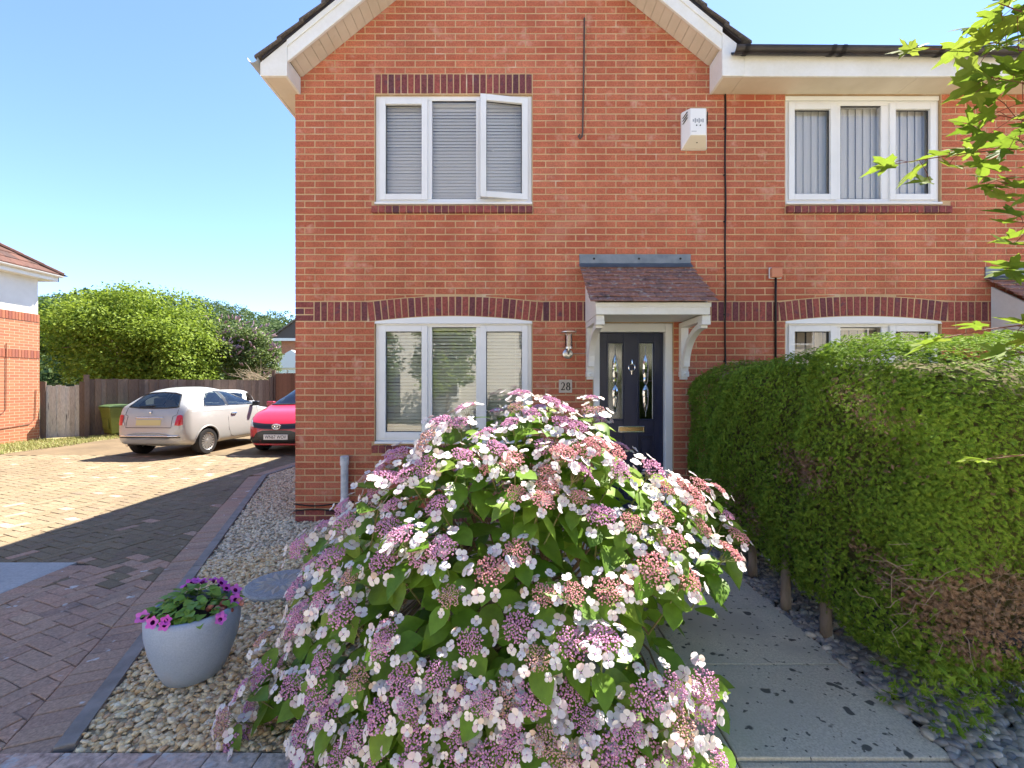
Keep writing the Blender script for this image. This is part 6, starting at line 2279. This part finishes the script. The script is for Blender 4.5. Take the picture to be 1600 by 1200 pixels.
def tall_car(root, paint, nose):
    ax2, wr2 = (0.62, 3.13), 0.30
    b = MB()
    tall.shell(b, ax2, wr2)
    q1 = ([(0.75, 1.02), (1.3, 1.01)], [(0.85, 1.38), (1.3, 1.40)])
    q2 = ([(1.36, 1.01), (2.0, 1.0), (2.62, 1.02)], [(1.36, 1.40), (1.9, 1.38), (2.45, 1.12)])
    rw = ([(-.58, 1.05), (.58, 1.05)], [(-.48, 1.38), (.48, 1.38)])
    fw = ([(-.68, 1.055), (0, 1.07), (.68, 1.055)], [(-.54, 1.39), (0, 1.43), (.54, 1.39)])
    hatch_cut(b, tall, [q1, q2], rw, fw)
    b.build('body', paint, root, smooth=True)
    wheels(root, tall, ax2, wr2, 10)
    lips(root, tall, ax2, wr2, paint)
    for sg in (-1, 1):
        for lo, hi in (q1, q2):
            part(root, 'window', tall.side(lo, hi, sg), m_carglass)
        part(root, 'door_pillar', tall.side([(1.29, 0.99), (1.37, 0.99)], [(1.29, 1.41), (1.37, 1.41)], sg, 0.007, 3), m_trim)
        bb = MB()
        xm_ = sg * (tall.hw(2.52, 1.0) + 0.10)
        bb.box(xm_ - .09, xm_ + .09, 2.47, 2.58, 1.0, 1.12)
        bb.box(xm_ - sg * .12 - .05, xm_ - sg * .12 + .05, 2.5, 2.56, .99, 1.03)
        bb.build('mirror', paint, root, bevel=.03, segs=3)
    part(root, 'rear_window', tall.end(*rw, False, .006, 16, 8), m_carglass)
    part(root, 'windscreen', tall.end(*fw, True, .006, 20, 10), m_carglass)
    bb = MB()
    v_, _ = tall.end(fw[0], [(x, z + .001) for x, z in fw[0]], True, .01, 20, 1)
    bb.tube([v_[i * 2] for i in range(21)], .018, 5)
    bb.build('scuttle', m_trim, root)
    bb = MB()
    bb.box(-.6, .6, .7, 2.7, .26, .34)
    bb.box(-.66, .66, 2.5, 2.85, .34, .97)
    bb.build('cabin_floor', m_cabin, root)
    for sx in (-.36, .36):
        bb = MB()
        bb.box(sx - .23, sx + .23, 1.5, 1.64, .45, 1.05)
        bb.box(sx - .12, sx + .12, 1.52, 1.6, 1.08, 1.26)
        bb.build('seat', m_cabin, root, bevel=.04, segs=3)
    if not nose: return
    # nose: dark upper bar with the emblem, wide lower grille, lamps, plate
    E = lambda lo, hi, off=.008, nc=16, nr=6: tall.end(lo, hi, True, off, nc, nr)
    part(root, 'upper_grille', E([(-.50, .60), (-.25, .57), (0, .56), (.25, .57), (.50, .60)], [(-.60, .715), (-.3, .685), (0, .672), (.3, .685), (.60, .715)]), m_trim)
    part(root, 'lower_grille', E([(-.62, .265), (-.3, .25), (0, .245), (.3, .25), (.62, .265)], [(-.42, .50), (-.30, .54), (0, .548), (.30, .54), (.42, .50)], .010), m_trim)
    part(root, 'lower_grille_side', E([(-.69, .28), (-.6, .27)], [(-.66, .36), (-.52, .42)], .011, 5, 5), m_trim)
    part(root, 'lower_grille_side', E([(.6, .27), (.69, .28)], [(.52, .42), (.66, .36)], .011, 5, 5), m_trim)
    for z in (.29, .33, .37):
        v_, _ = E([(-.56, z), (.56, z)], [(-.56, z + .001), (.56, z + .001)], .014, 20, 1)
        bb = MB()
        bb.tube([v_[i * 2] for i in range(21)], .006, 4)
        bb.build('grille_bar', m_cabin, root)
    for sg in (-1, 1):
        lo = [(.50, .615), (.62, .63), (.72, .66)]
        hi = [(.60, .735), (.67, .78), (.735, .815)]
        if sg < 0:
            lo, hi = [(-x, z) for x, z in lo[::-1]], [(-x, z) for x, z in hi[::-1]]
        part(root, 'headlamp', E(lo, hi, .012, 8, 6), m_headl)
    v_, _ = E([(-.62, .225), (.62, .225)], [(-.62, .23), (.62, .23)], .016, 22, 1)
    bb = MB()
    bb.tube([v_[i * 2] for i in range(23)], [.018 + .012 * math.sin(PI * i / 22) for i in range(23)], 6)
    bb.build('bumper_bar', paint, root, smooth=True)
    v_, _ = E([(-.6, .195), (.6, .195)], [(-.6, .197), (.6, .197)], -.01, 22, 1)
    bb = MB()
    bb.tube([v_[i * 2] for i in range(23)], .02, 5)
    bb.build('splitter', m_trim, root)
    yP = tall.end([(-.01, .40), (.01, .40)], [(-.01, .41), (.01, .41)], True, 0, 1, 1)[0][0][1] + .03
    bb = MB()
    bb.box(-.26, .26, yP - .03, yP, .345, .456)
    pl_ = bb.build('number_plate', m_plate_w, root, bevel=.004)
    me = text_mesh('WN67 WOV', .105, .0008)
    me.materials.clear()
    me.materials.append(m_ink)
    xs_ = [v.co.x for v in me.vertices]
    sc = .46 / (max(xs_) - min(xs_))
    o = bpy.data.objects.new('lettering', me)
    col.objects.link(o)
    o.parent = pl_
    ORIG[o] = Vector((0, 0, 0))
    # text lies in its xy plane: stand it up facing +y of the car (mirrored axis so it reads from the front)
    o.matrix_basis = Matrix.Translation((0, yP + .002, .40)) @ Matrix.Rotation(PI, 4, 'Z') @ Matrix.Rotation(rad(90), 4, 'X') @ Matrix.Diagonal((sc, 1.0, 1.0, 1.0))
    yE = tall.end([(-.01, .60), (.01, .60)], [(-.01, .61), (.01, .61)], True, 0, 1, 1)[0][0][1] + .024
    bb = MB()
    def ell(cx_, cz, rx_, rz_, r=.007):
        bb.tube([(cx_ + rx_ * math.cos(2 * PI * k / 28), yE, cz + rz_ * math.sin(2 * PI * k / 28)) for k in range(29)], r, 6, 0, False)
    ell(0, .625, .085, .058, .010)
    ell(0, .643, .050, .022, .008)
    ell(0, .628, .023, .052, .008)
    bb.build('emblem', m_chrome, root, smooth=True)
c2 = thing('parked_car', (-5.10, 9.55 + 3.95, 0.002), rad(180), 'bright red hatchback parked nose first towards us beside the brick wall', 'car', 'cars parked on the driveway', local=True)
tall_car(c2, m_red_paint, True)
c3 = thing('parked_car', (-10.15, 16.1, 0.002), rad(205), 'white car mostly hidden behind the champagne hatchback by the fence', 'car', 'cars parked on the driveway', local=True)
tall_car(c3, m_white_paint, False)
c3.scale = (.9, .9, .9)

# ================================================================== FENCES, BINS
m_fgrey = mat('fence_silvered', (0.2, 0.18, 0.16), rand=[(0.42, 0.38, 0.32), (0.54, 0.50, 0.44), (0.34, 0.30, 0.25), (0.48, 0.43, 0.37)], rough=0.9, fine=(20, 0.3), stretch=(6, 6, 0.5), blotch=((0.10, 0.085, 0.075), 4, .62, .72))
m_fdark = mat('fence_dark', (0.08, 0.06, 0.05), rand=[(0.12, 0.082, 0.06), (0.15, 0.105, 0.08), (0.10, 0.072, 0.055), (0.18, 0.135, 0.105)], rough=0.9, fine=(20, 0.3), stretch=(6, 6, 0.5))
m_fbrown = mat('fence_brown', (0.13, 0.06, 0.035), rand=[(0.13, 0.06, 0.035), (0.16, 0.075, 0.045), (0.11, 0.05, 0.03)], rough=0.85, fine=(20, 0.2), stretch=(6, 6, 0.5))
def fence(name, label, p0, p1, h, mt, bw=0.12, jag=0.0, group='fences behind the driveway', posts=True):
    p0, p1 = Vector(p0), Vector(p1)
    d = (p1 - p0)
    ln = d.length
    d.normalize()
    nrm_ = Vector((d.y, -d.x))
    t = thing(name, (p0.x, p0.y, 0), label=label, cat='fence' if name != 'garden_gate' else 'gate', group=group)
    k = int(ln / bw)
    a_ = math.atan2(d.y, d.x)
    for i in range(k):
        c = p0 + d * (i + .5) * ln / k
        b = MB()
        hh = h + rnd.uniform(-jag, jag)
        M4 = Matrix.Translation((c.x, c.y, 0)) @ Matrix.Rotation(a_ + rnd.uniform(-.04, .04), 4, 'Z')
        w_ = ln / k * .5 + .006
        b.box(-w_, w_, -.008 - (.014 if i % 2 else 0), .008 - (.014 if i % 2 else 0), .04, hh, 0, M4)
        b.build('board', mt, t)
    for zz in (.35, h - .25):
        b = MB()
        M4 = Matrix.Translation((p0.x, p0.y, 0)) @ Matrix.Rotation(a_, 4, 'Z')
        b.box(0, ln, .015, .06, zz, zz + .07, 0, M4)
        b.build('rail', mt, t)
    if posts:
        for q in (p0 - d * .06, p1 + d * .06):
            b = MB()
            M4 = Matrix.Translation((q.x, q.y, 0)) @ Matrix.Rotation(a_, 4, 'Z')
            b.box(-.055, .055, -.06, .05, 0, h + .12, 0, M4)
            b.build('post', m_fdark, t)
    return t
fence('garden_gate', 'silvery weathered board gate between the neighbouring house and the dark fence', (-13.0, 12.33), (-12.46, 12.72), 1.50, m_fgrey, .095, .03)
fence('board_fence', 'dark brown board fence behind the wheelie bins and the big green tree', (-12.30, 12.85), (-9.3, 16.9), 1.70, m_fdark, .125, .012)
fence('board_fence', 'tall reddish brown board fence seen above the red car', (-9.15, 17.1), (-3.0, 17.6), 1.97, m_fbrown, .14, .006)


def bin_(loc, body, lid, label, rz):
    t = thing('wheelie_bin', loc, rz, label, 'bin', 'bins by the fence', local=True)
    b = MB()
    b.add([(-.22, -.25, .1), (.22, -.25, .1), (.22, .22, .1), (-.22, .22, .1), (-.29, -.33, .86), (.29, -.33, .86), (.29, .30, .86), (-.29, .30, .86)], [(3, 2, 1, 0), (0, 1, 5, 4), (1, 2, 6, 5), (2, 3, 7, 6), (3, 0, 4, 7)])
    b.box(-.305, .305, -.345, -.325, .80, .865)
    b.box(-.16, .16, -.315, -.29, .25, .55)
    b.build('body', body, t, bevel=.02)
    b = MB()
    b.prism([(-.36, .868), (.34, .868), (.34, .90), (.1, .95), (-.2, .94), (-.36, .90)], -.31, .31, 'x')
    b.build('lid', lid, t, bevel=.015)
    b = MB()
    b.tube([(-.26, .37, .88), (.26, .37, .88)], .016, 8)
    b.build('handle', lid, t)
    for sx in (-.27, .27):
        b = MB()
        b.lathe([(0, -.025), (.09, -.025), (.1, 0), (.09, .025), (0, .025)], 18, (0, 0, 0), 0, Matrix.Translation((sx, .24, .1)) @ Matrix.Rotation(rad(90), 4, 'Y'))
        b.build('wheel', m_tyre, t)
m_binl = mat('bin_lime', (0.14, 0.155, 0.03), (0.11, 0.13, 0.025), scale=2, rough=0.45)
m_binld = mat('bin_lid_green', (0.06, 0.10, 0.04), rough=0.45)
m_bink = mat('bin_black', (0.018, 0.018, 0.02), rough=0.45)
bin_((-11.72, 13.15, 0), m_binl, m_binld, 'olive green wheelie bin standing by the dark fence', rad(-25))
bin_((-11.15, 13.75, 0), m_bink, m_bink, 'black wheelie bin beside the olive green one', rad(-25))

# ================================================================== VERGE
b = MB()
b.add([(-13.2, 4, .006), (-11.2, 4, .006), (-11.25, 12.9, .006), (-10.2, 14.6, .006), (-9.0, 17.2, .006), (-10, 17.2, .006), (-13.2, 12.9, .006)], [tuple(range(7))])
vg = b.build('verge', mat('verge_soil', (0.30, 0.25, 0.13), (0.22, 0.20, 0.09), scale=3, rough=1.0, fine=(30, .3)))
tag(vg, kind='structure')
n = 9000
x, y = rng.uniform(-13.1, -11.0, n), rng.uniform(8.5, 13.6, n)
k = (x < -11.15 + .10 * np.sin(y * 3) + np.clip(y - 12.6, 0, 2)) & ~((y > 12.2) & (x < -12.6))
x, y = x[k], y[k]
n = len(x)
BLV = np.array([(-.006, 0, 0), (.006, 0, 0), (0, 0.02, 1.0)], float)
BLF = np.array([(0, 1, 2)])
a = rng.uniform(0, 2 * PI, n)
hgt = rng.uniform(.03, .09, n)
RG = np.zeros((n, 3, 3))
RG[:, 0, 0] = np.cos(a) * 1.6; RG[:, 0, 1] = -np.sin(a); RG[:, 1, 0] = np.sin(a) * 1.6; RG[:, 1, 1] = np.cos(a)
RG[:, 2, 2] = hgt; RG[:, 0, 2] = rng.normal(0, .03, n); RG[:, 1, 2] = rng.normal(0, .03, n)
Vx, Tx = scatter(BLV, BLF, RG, np.stack([x, y, np.full(n, .006)], -1))
o = link('verge_grass', np_mesh('verge_grass', Vx, Tx, mat('dry_grass', (0.3, 0.3, 0.1), rand=[(0.34, 0.30, 0.13), (0.24, 0.27, 0.07), (0.40, 0.35, 0.17), (0.17, 0.23, 0.05)], rough=.8, transl=.2)))
tag(o, 'short dry yellow grass on the verge by the neighbouring house', 'grass', kind='stuff')

# ================================================================== NEIGHBOURING HOUSE ON THE LEFT
lh = thing('brick_house', (-16, 8, 0), label='two storey neighbouring house with white upper wall at the left edge', cat='house')
m_lbrick = bpy.data.materials.new('brick_far')
m_lbrick.use_nodes = True
N, L = m_lbrick.node_tree.nodes, m_lbrick.node_tree.links
ge = N.new('ShaderNodeNewGeometry')
sx_n = N.new('ShaderNodeSeparateXYZ')
cx_n = N.new('ShaderNodeCombineXYZ')
ad_n = N.new('ShaderNodeMath')
ad_n.operation = 'ADD'
L.new(ge.outputs['Position'], sx_n.inputs[0])
L.new(sx_n.outputs[0], ad_n.inputs[0])
L.new(sx_n.outputs[1], ad_n.inputs[1])
L.new(ad_n.outputs[0], cx_n.inputs[0])
L.new(sx_n.outputs[2], cx_n.inputs[1])
bt = N.new('ShaderNodeTexBrick')
bt.inputs['Color1'].default_value = (0.42, 0.15, 0.07, 1)
bt.inputs['Color2'].default_value = (0.33, 0.11, 0.055, 1)
bt.inputs['Mortar'].default_value = (0.45, 0.32, 0.2, 1)
bt.inputs['Scale'].default_value = 1.0
bt.inputs['Mortar Size'].default_value = .006
bt.inputs['Brick Width'].default_value = .225
bt.inputs['Row Height'].default_value = .075
L.new(cx_n.outputs[0], bt.inputs[0])
L.new(bt.outputs[0], N['Principled BSDF'].inputs['Base Color'])
N['Principled BSDF'].inputs['Roughness'].default_value = .9
m_render = mat('render_white', (0.70, 0.69, 0.65), (0.64, 0.63, 0.59), scale=2, rough=.9)
b = MB()
b.box(-20, -13, 2, 12.15, -.1, 3.24)
b.build('brick_wall', m_lbrick, lh)
b = MB()
b.box(-19.98, -13.02, 2.02, 12.13, 3.462, 4.6)
b.build('render_wall', m_render, lh)
def band(z0, z1, yy0, yy1, pit=.075):
    me = bpy.data.meshes.new('soldier_brick')
    t = MB()
    t.box(-.05, .006, -.0325, .0325, 0, z1 - z0 - .008)
    me.from_pydata([tuple(p) for p in t.v], [], t.f)
    me.materials.append(m_bd2)
    y = yy1 - .04
    while y > yy0:
        link('soldier_brick', me, lh, loc=(-13 + .004, y, z0))
        y -= pit
m_bd2 = mat('brick_far_band', (0.3, 0.1, 0.07), rand=[(0.33, 0.11, 0.06), (0.25, 0.085, 0.06), (0.38, 0.14, 0.075)], rough=.9)
b = MB()
b.box(-19.99, -13.01, 2.01, 12.14, 3.242, 3.460)
b.build('band_mortar', m_mortar, lh)
band(3.242, 3.46, 9.4, 12.15)
band(2.25, 2.47, 9.4, 12.15)
b = MB()
b.box(-12.76, -12.74, 1.6, 12.42, 4.42, 4.58)
b.box(-20.4, -12.74, 12.40, 12.42, 4.42, 4.58)
b.box(-20.4, -12.762, 1.6, 12.398, 4.425, 4.44)
b.build('fascia', m_fascia, lh)
gutter('gutter', lh, (-12.68, 1.6, 4.58), (-12.68, 12.45, 4.58), m_fascia, .055)
rf = MB()
for j in range(14):
    t0, t1 = j * .28, j * .28 + .34
    xa, xb_ = -12.68 - t0, -12.68 - t1
    za, zb = 4.60 + t0 * .72, 4.60 + t1 * .72 - .03
    ya, yb_ = 12.48 - t0, 12.48 - t1
    y = ya
    while y > 6.2:
        ye = y - .30
        tl = MB()
        p1_, p2_ = min(y, ya), max(ye, 6)
        tl.add([(xa, p1_ - .004, za), (xa, p2_ + .004, za), (xb_, min(p2_ + .004, yb_ - .01), zb), (xb_, min(p1_ - .004, yb_), zb),
                (xa, p1_ - .004, za + .03), (xa, p2_ + .004, za + .03), (xb_, min(p2_ + .004, yb_ - .01), zb + .03), (xb_, min(p1_ - .004, yb_), zb + .03)],
               [(0, 1, 2, 3), (7, 6, 5, 4), (0, 4, 5, 1), (3, 2, 6, 7), (0, 3, 7, 4), (1, 5, 6, 2)])
        if j < 8 and y > 8.6:
            tl.build('roof_tile', m_rtile_red, lh)
        else:
            rf.add(tl.v, tl.f)
        y = ye
rf.add([(-12.6, 12.55, 4.6), (-20.4, 12.55, 4.6), (-16.5, 8.65, 7.4)], [(0, 1, 2)])
rf.add([(-12.6, 1.5, 4.6), (-12.6, 6.2, 4.6), (-16.5, 6.2, 7.4), (-16.5, 5.4, 7.4)], [(0, 1, 2, 3)])
rf.build('roof', m_rtile_red, lh)
b = MB()
for j in range(13):
    t0 = j * .28
    b.tube([(-12.68 - t0, 12.48 - t0, 4.62 + t0 * .72), (-12.68 - t0 - .30, 12.48 - t0 - .30, 4.62 + (t0 + .30) * .72)], [.07, .062], 8)
b.build('hip_tiles', m_rtile_red, lh)
b = MB()
b.tube([(-12.99, 11.0, .35), (-12.985, 11.05, .75), (-12.985, 11.25, .8), (-12.985, 11.33, .9), (-12.985, 11.34, 2.6)], .007, 5)
b.tube([(-12.985, 9.0, .42), (-12.985, 11.0, .40), (-12.985, 11.9, .48), (-12.985, 12.02, .6), (-12.985, 12.05, 1.4)], .007, 5)
b.build('cable_run', mat('cable_red', (0.16, 0.06, 0.04), rough=.7), lh)

# ================================================================== TREES AND SHRUBS BEHIND
DV = np.array([(0, 0, 0), (.5, .32, .08), (1, 0, 0), (.5, -.32, -.02)], float)
DF = np.array([(0, 1, 2, 3)])
def tree(name, label, cat, c, r, n, ls, mt, trunk=True, clumps=42, group=None, base_z=0, seed_flat=.75, low=-1.0):
    c, r = np.array(c, float), np.array(r, float)
    t = thing(name, (c[0], c[1], base_z), label=label, cat=cat, group=group)
    d = dirs(clumps)
    d[:, 2] = np.maximum(d[:, 2], low)
    cc = c + d * r * rng.uniform(.45, .92, clumps)[:, None]
    cr = rng.uniform(.22, .42, clumps) * r.mean()
    i = rng.integers(0, clumps, n)
    dd = dirs(n)
    p = cc[i] + dd * (cr[i] * rng.uniform(.55, 1.05, n))[:, None] * np.array([1, 1, seed_flat])
    out_ = dd + rng.normal(0, .6, (n, 3)) + np.array([0, 0, -.25])
    zz = dd * .5 + rng.normal(0, .5, (n, 3)) + np.array([0, 0, .6])
    R_ = frame_rot(zz, out_) * rng.uniform(ls * .7, ls * 1.3, n)[:, None, None]
    Vx, Tx = scatter(DV, DF, R_, p)
    o = link('crown', np_mesh('crown', Vx - np.array(ORIG[t]), Tx, mt), t)
    tag(o, kind='stuff')
    if trunk:
        b = MB()
        b0 = Vector((c[0], c[1], base_z))
        tp = Vector(c) - Vector((0, 0, r[2] * .4))
        b.tube([b0, b0.lerp(tp, .5) + V3(.08, .05, 0), tp, Vector(c) + V3(0, 0, r[2] * .5)], [.05 * r[0], .042 * r[0], .034 * r[0], .01], 8)
        b.build('trunk', m_bark, t, smooth=True)
        for q in cc[:16]:
            q = Vector(q)
            s0_ = tp.lerp(Vector(c), rnd.random())
            MB().tube([s0_, s0_.lerp(q, .5) + V3(0, 0, .15), q], [.018 * r[0], .012 * r[0], .004], 5, 0, False).build('limb', m_bark, t)
    return t, cc, cr
m_t1 = mat('leaf_bright', (0.1, 0.18, 0.03), rand=[(0.15, 0.22, 0.022), (0.22, 0.30, 0.03), (0.27, 0.35, 0.045), (0.18, 0.255, 0.025), (0.11, 0.17, 0.02)], rough=.65, spec=.2, transl=.4)
m_t2 = mat('leaf_mid', (0.07, 0.13, 0.03), rand=[(0.06, 0.11, 0.025), (0.09, 0.16, 0.035), (0.12, 0.19, 0.04), (0.045, 0.085, 0.02)], rough=.6, transl=.3)
m_t3 = mat('leaf_lilac', (0.1, 0.15, 0.05), rand=[(0.08, 0.13, 0.03), (0.13, 0.19, 0.04), (0.10, 0.14, 0.04), (0.17, 0.21, 0.05)], rough=.6, transl=.3)
m_pan = mat('panicle_mauve', (0.3, 0.2, 0.3), rand=[(0.30, 0.19, 0.23), (0.36, 0.24, 0.28), (0.26, 0.16, 0.16)], rough=.8)
tree('leafy_tree', 'large bright green spreading tree overhanging the dark board fence', 'tree', (-15.2, 17.6, 3.15), (3.3, 2.3, 2.35), 46000, .115, m_t1, clumps=85, low=-.75)
tree('leafy_tree', 'lower bright green boughs of a tree between the big tree and the fence corner', 'tree', (-12.9, 17.2, 2.3), (1.7, 1.5, 1.5), 16000, .11, m_t1, clumps=40, low=-.6)
tree('leafy_tree', 'dark green tree just behind the corner of the neighbouring house', 'tree', (-19.0, 20.2, 4.0), (2.3, 2.0, 2.3), 9000, .2, m_t2, clumps=30)
sh, cc, cr = tree('flowering_shrub', 'tall shrub with faded purple flower spikes behind the white car', 'shrub', (-11.75, 19.2, 2.6), (1.5, 1.3, 1.75), 18000, .10, m_t3, clumps=46, low=-.7)
n = 260
i = rng.integers(0, len(cc), n)
dd = dirs(n); dd[:, 2] = np.abs(dd[:, 2]) + .2
pp_ = cc[i] + dd * cr[i][:, None]
R_ = frame_rot(dd, dirs(n))
R_ = R_ * np.array([.035, .035, .13])[None, None, :]
Vx, Tx = scatter(IV0, IF0, R_, pp_)
o = link('flower_spikes', np_mesh('flower_spikes', Vx - np.array(ORIG[sh]), Tx, m_pan), sh)
tag(o, kind='stuff')
b = MB()
for i in range(70):
    p0 = V3(-10.3 + rnd.gauss(0, .3), 17.7 + rnd.gauss(0, .1), 1.75 + rnd.gauss(0, .12))
    d = V3(rnd.uniform(-.7, 1.0), rnd.uniform(-.3, .1), rnd.uniform(-.15, .55)).normalized()
    l_ = rnd.uniform(.3, .9)
    b.tube([p0, p0 + d * l_ * .5 + V3(0, 0, rnd.gauss(0, .05)), p0 + d * l_ + V3(0, 0, -.1)], [.009, .006, .003], 4, 0, False)
b.tube([(-10.3, 17.7, 0), (-10.3, 17.7, 1.75)], .03, 6)
tag(b.build('dead_bush', mat('dry_twig', (0.42, 0.34, 0.24), rough=.9)), 'pale dry leafless twigs leaning over the red brown fence', 'bush')

# wooded hill in the distance
hm = MB()
K = 40
hv, hf = [], []
def hill_z(x, y):
    return max(-1.0, 36 * math.exp(-((x + 185) / 105) ** 2) * min(1.0, max(0.0, (y - 70) / 130)) + 10 * math.exp(-((x + 60) / 90) ** 2) * min(1.0, max(0.0, (y - 90) / 110)) - 1)
for i in range(K + 1):
    for j in range(K + 1):
        x, y = -420 + i * 520 / K, 60 + j * 300 / K
        hv.append((x, y, hill_z(x, y)))
for i in range(K):
    for j in range(K):
        a = i * (K + 1) + j
        hf.append((a, a + K + 1, a + K + 2, a + 1))
hm.add(hv, hf)
tag(hm.build('hill', mat('hill_grass', (0.07, 0.10, 0.03), rough=.95), smooth=True), kind='structure')
nt = 700
cs_, rs_ = [], []
while len(cs_) < nt:
    Y = rnd.uniform(85, 205)
    X = -rnd.uniform(.42, 1.24) * Y
    z = hill_z(X, Y)
    r = rnd.uniform(2.4, 4.4)
    cs_.append((X, Y, z + r * .9)); rs_.append(r)
cs_, rs_ = np.array(cs_), np.array(rs_)
per = 130
i = np.repeat(np.arange(nt), per)
n = len(i)
dd = dirs(n)
dd[:, 2] = np.where(dd[:, 2] < -.5, -dd[:, 2], dd[:, 2])
p = cs_[i] + dd * (rs_[i] * rng.uniform(.7, 1.05, n))[:, None] * np.array([1, 1, 1.1])
R_ = frame_rot(dd * .6 + rng.normal(0, .5, (n, 3)) + np.array([0, 0, .4]), dirs(n)) * rng.uniform(.6, 1.3, n)[:, None, None]
Vx, Tx = scatter(DV, DF, R_, p)
m_wood = mat('far_wood', (0.05, 0.08, 0.03), (0.06, 0.10, 0.035), scale=.12, rand=[(0.085, 0.13, 0.04), (0.11, 0.165, 0.05), (0.14, 0.19, 0.06), (0.07, 0.11, 0.035)], rough=.8, transl=.3)
o = link('far_wood', np_mesh('far_wood', Vx, Tx, m_wood))
tag(o, 'wooded hillside far behind the gardens', 'wood', kind='stuff')

# far house and conservatory between the shrub and the brick corner
fh = thing('far_house', (-19, 42, 0), label='distant brick house with grey tiled roof just left of the brick corner', cat='house')
b = MB()
b.box(-21.4, -13, 41, 48, -.1, 5.75)
b.build('wall', m_lbrick, fh)
b = MB()
b.prism([(-22.1, 5.7), (-12.3, 5.7), (-17.2, 9.2)], 40.5, 48.5, 'y')
rf_ = b.build('roof', m_rtile, fh)
for j in range(12):
    t = MB()
    x0_, x1_ = -22.2 + j * .42, -22.2 + j * .42 + .46
    t.prism([(x0_, 5.72 + j * .30), (x1_, 5.72 + (j + 1.1) * .30 - .06), (x1_, 5.8 + (j + 1.1) * .30 - .06), (x0_, 5.86 + j * .30)], 40.3, 48.6, 'y')
    t.build('tile_course', mat('far_tile', (0.17, 0.145, 0.12), rough=.9) if j == 0 else bpy.data.materials['far_tile'], rf_)
b = MB()
b.box(-22.0, -12.5, 40.42, 40.5, 5.5, 5.75)
b.build('fascia', m_fascia, fh)
for x0_ in (-20.0, -17.2):
    b = MB()
    ring_frame(b, x0_, x0_ + 1.3, 3.4, 4.9, .09, 40.9, 41.0)
    wo2 = b.build('window', m_upvc, fh)
    b = MB()
    b.box(x0_ + .09, x0_ + 1.21, 40.95, 40.99, 3.49, 4.81)
    b.build('pane', m_carglass, wo2)
cv_ = thing('conservatory', (-19, 34.5, 0), label='white conservatory with pale pitched roof below the distant house', cat='conservatory')
b = MB()
b.prism([(-18.9, 2.75), (-14.6, 2.75), (-16.5, 4.1)], 33.0, 37, 'y')
b.build('roof', mat('polycarbonate', (0.66, 0.68, 0.66), rough=.4), cv_)
b = MB()
ring_frame(b, -18.4, -15, .3, 2.74, .12, 33.4, 33.6)
for k in range(4):
    b.box(-17.8 + k * .68, -17.7 + k * .68, 33.42, 33.58, .42, 2.6)
b.box(-18.28, -15.12, 33.43, 33.57, 1.0, 1.1)
b.build('frame', m_upvc, cv_)
b = MB()
b.box(-18.35, -15.05, 33.5, 33.52, .4, 2.65)
b.build('pane', m_carglass, cv_)

# ================================================================== ACROSS THE STREET (mirrored in the panes; terrace and pale street added for bounce light)
rd = MB()
rd.add([(-60, -7.5, -.03), (60, -7.5, -.03), (60, 1.24, -.03), (-60, 1.24, -.03)], [(0, 1, 2, 3)])
tag(rd.build('road', mat('pale_bounce_street', (0.46, 0.40, 0.31), (0.51, 0.45, 0.35), scale=4, rough=.9, fine=(80, .2))), kind='structure')  # street surface lightened to bounce sunlight onto the shaded house front
for k, (x, y, z, rx, rz) in enumerate(((-5.6, -6.8, 2.7, 1.5, 2.3), (-2.6, -7.4, 2.9, 1.5, 2.4), (6.4, -7.0, 3.0, 1.7, 2.4))):
    tree('street_tree', ['green tree across the street mirrored in the left pane downstairs', 'green tree across the street mirrored in the middle pane downstairs', 'green tree across the street mirrored in the front door glass'][k],
         'tree', (x, y, z), (rx, rx * .9, rz), 6000, .16, m_t1 if k % 2 else m_t2, clumps=34, group='trees across the street')
sh_ = thing('bounce_terrace', (0, -10, 0), label='pale rendered terrace added across the street to bounce sunlight, mirrored in the right pane downstairs', cat='house')  # mostly unseen, added to bounce sunlight; a pale house shows mirrored
b = MB()
b.box(-22, 22, -17, -10, -.1, 5.2)
b.build('wall', mat('render_cream_bounce', (0.80, 0.76, 0.68), (0.76, 0.72, 0.64), scale=2, rough=.9), sh_)
b = MB()
b.prism([(-9.6, 5.1), (-17.4, 5.1), (-13.5, 7.7)], -22.4, 22.4, 'x')
b.build('roof', m_rtile_red, sh_)
for x0_ in (-20, -16, -12, -8, -4, .4, 4.4, 8, 12, 16):
    for z0_ in (.9, 3.3):
        b = MB()
        ring_frame(b, x0_, x0_ + 1.6, z0_, z0_ + 1.3, .08, -10.0, -9.9)
        w2 = b.build('window', m_upvc, sh_)
        b = MB()
        b.box(x0_ + .08, x0_ + 1.52, -9.98, -9.95, z0_ + .08, z0_ + 1.22)
        b.build('pane', m_seam, w2)
for x0_ in (-14, -6, 2.6, 10.2):
    b = MB()
    b.box(x0_, x0_ + .95, -10.0, -9.93, .02, 2.1)
    b.build('door', m_navy, sh_, bevel=.01)
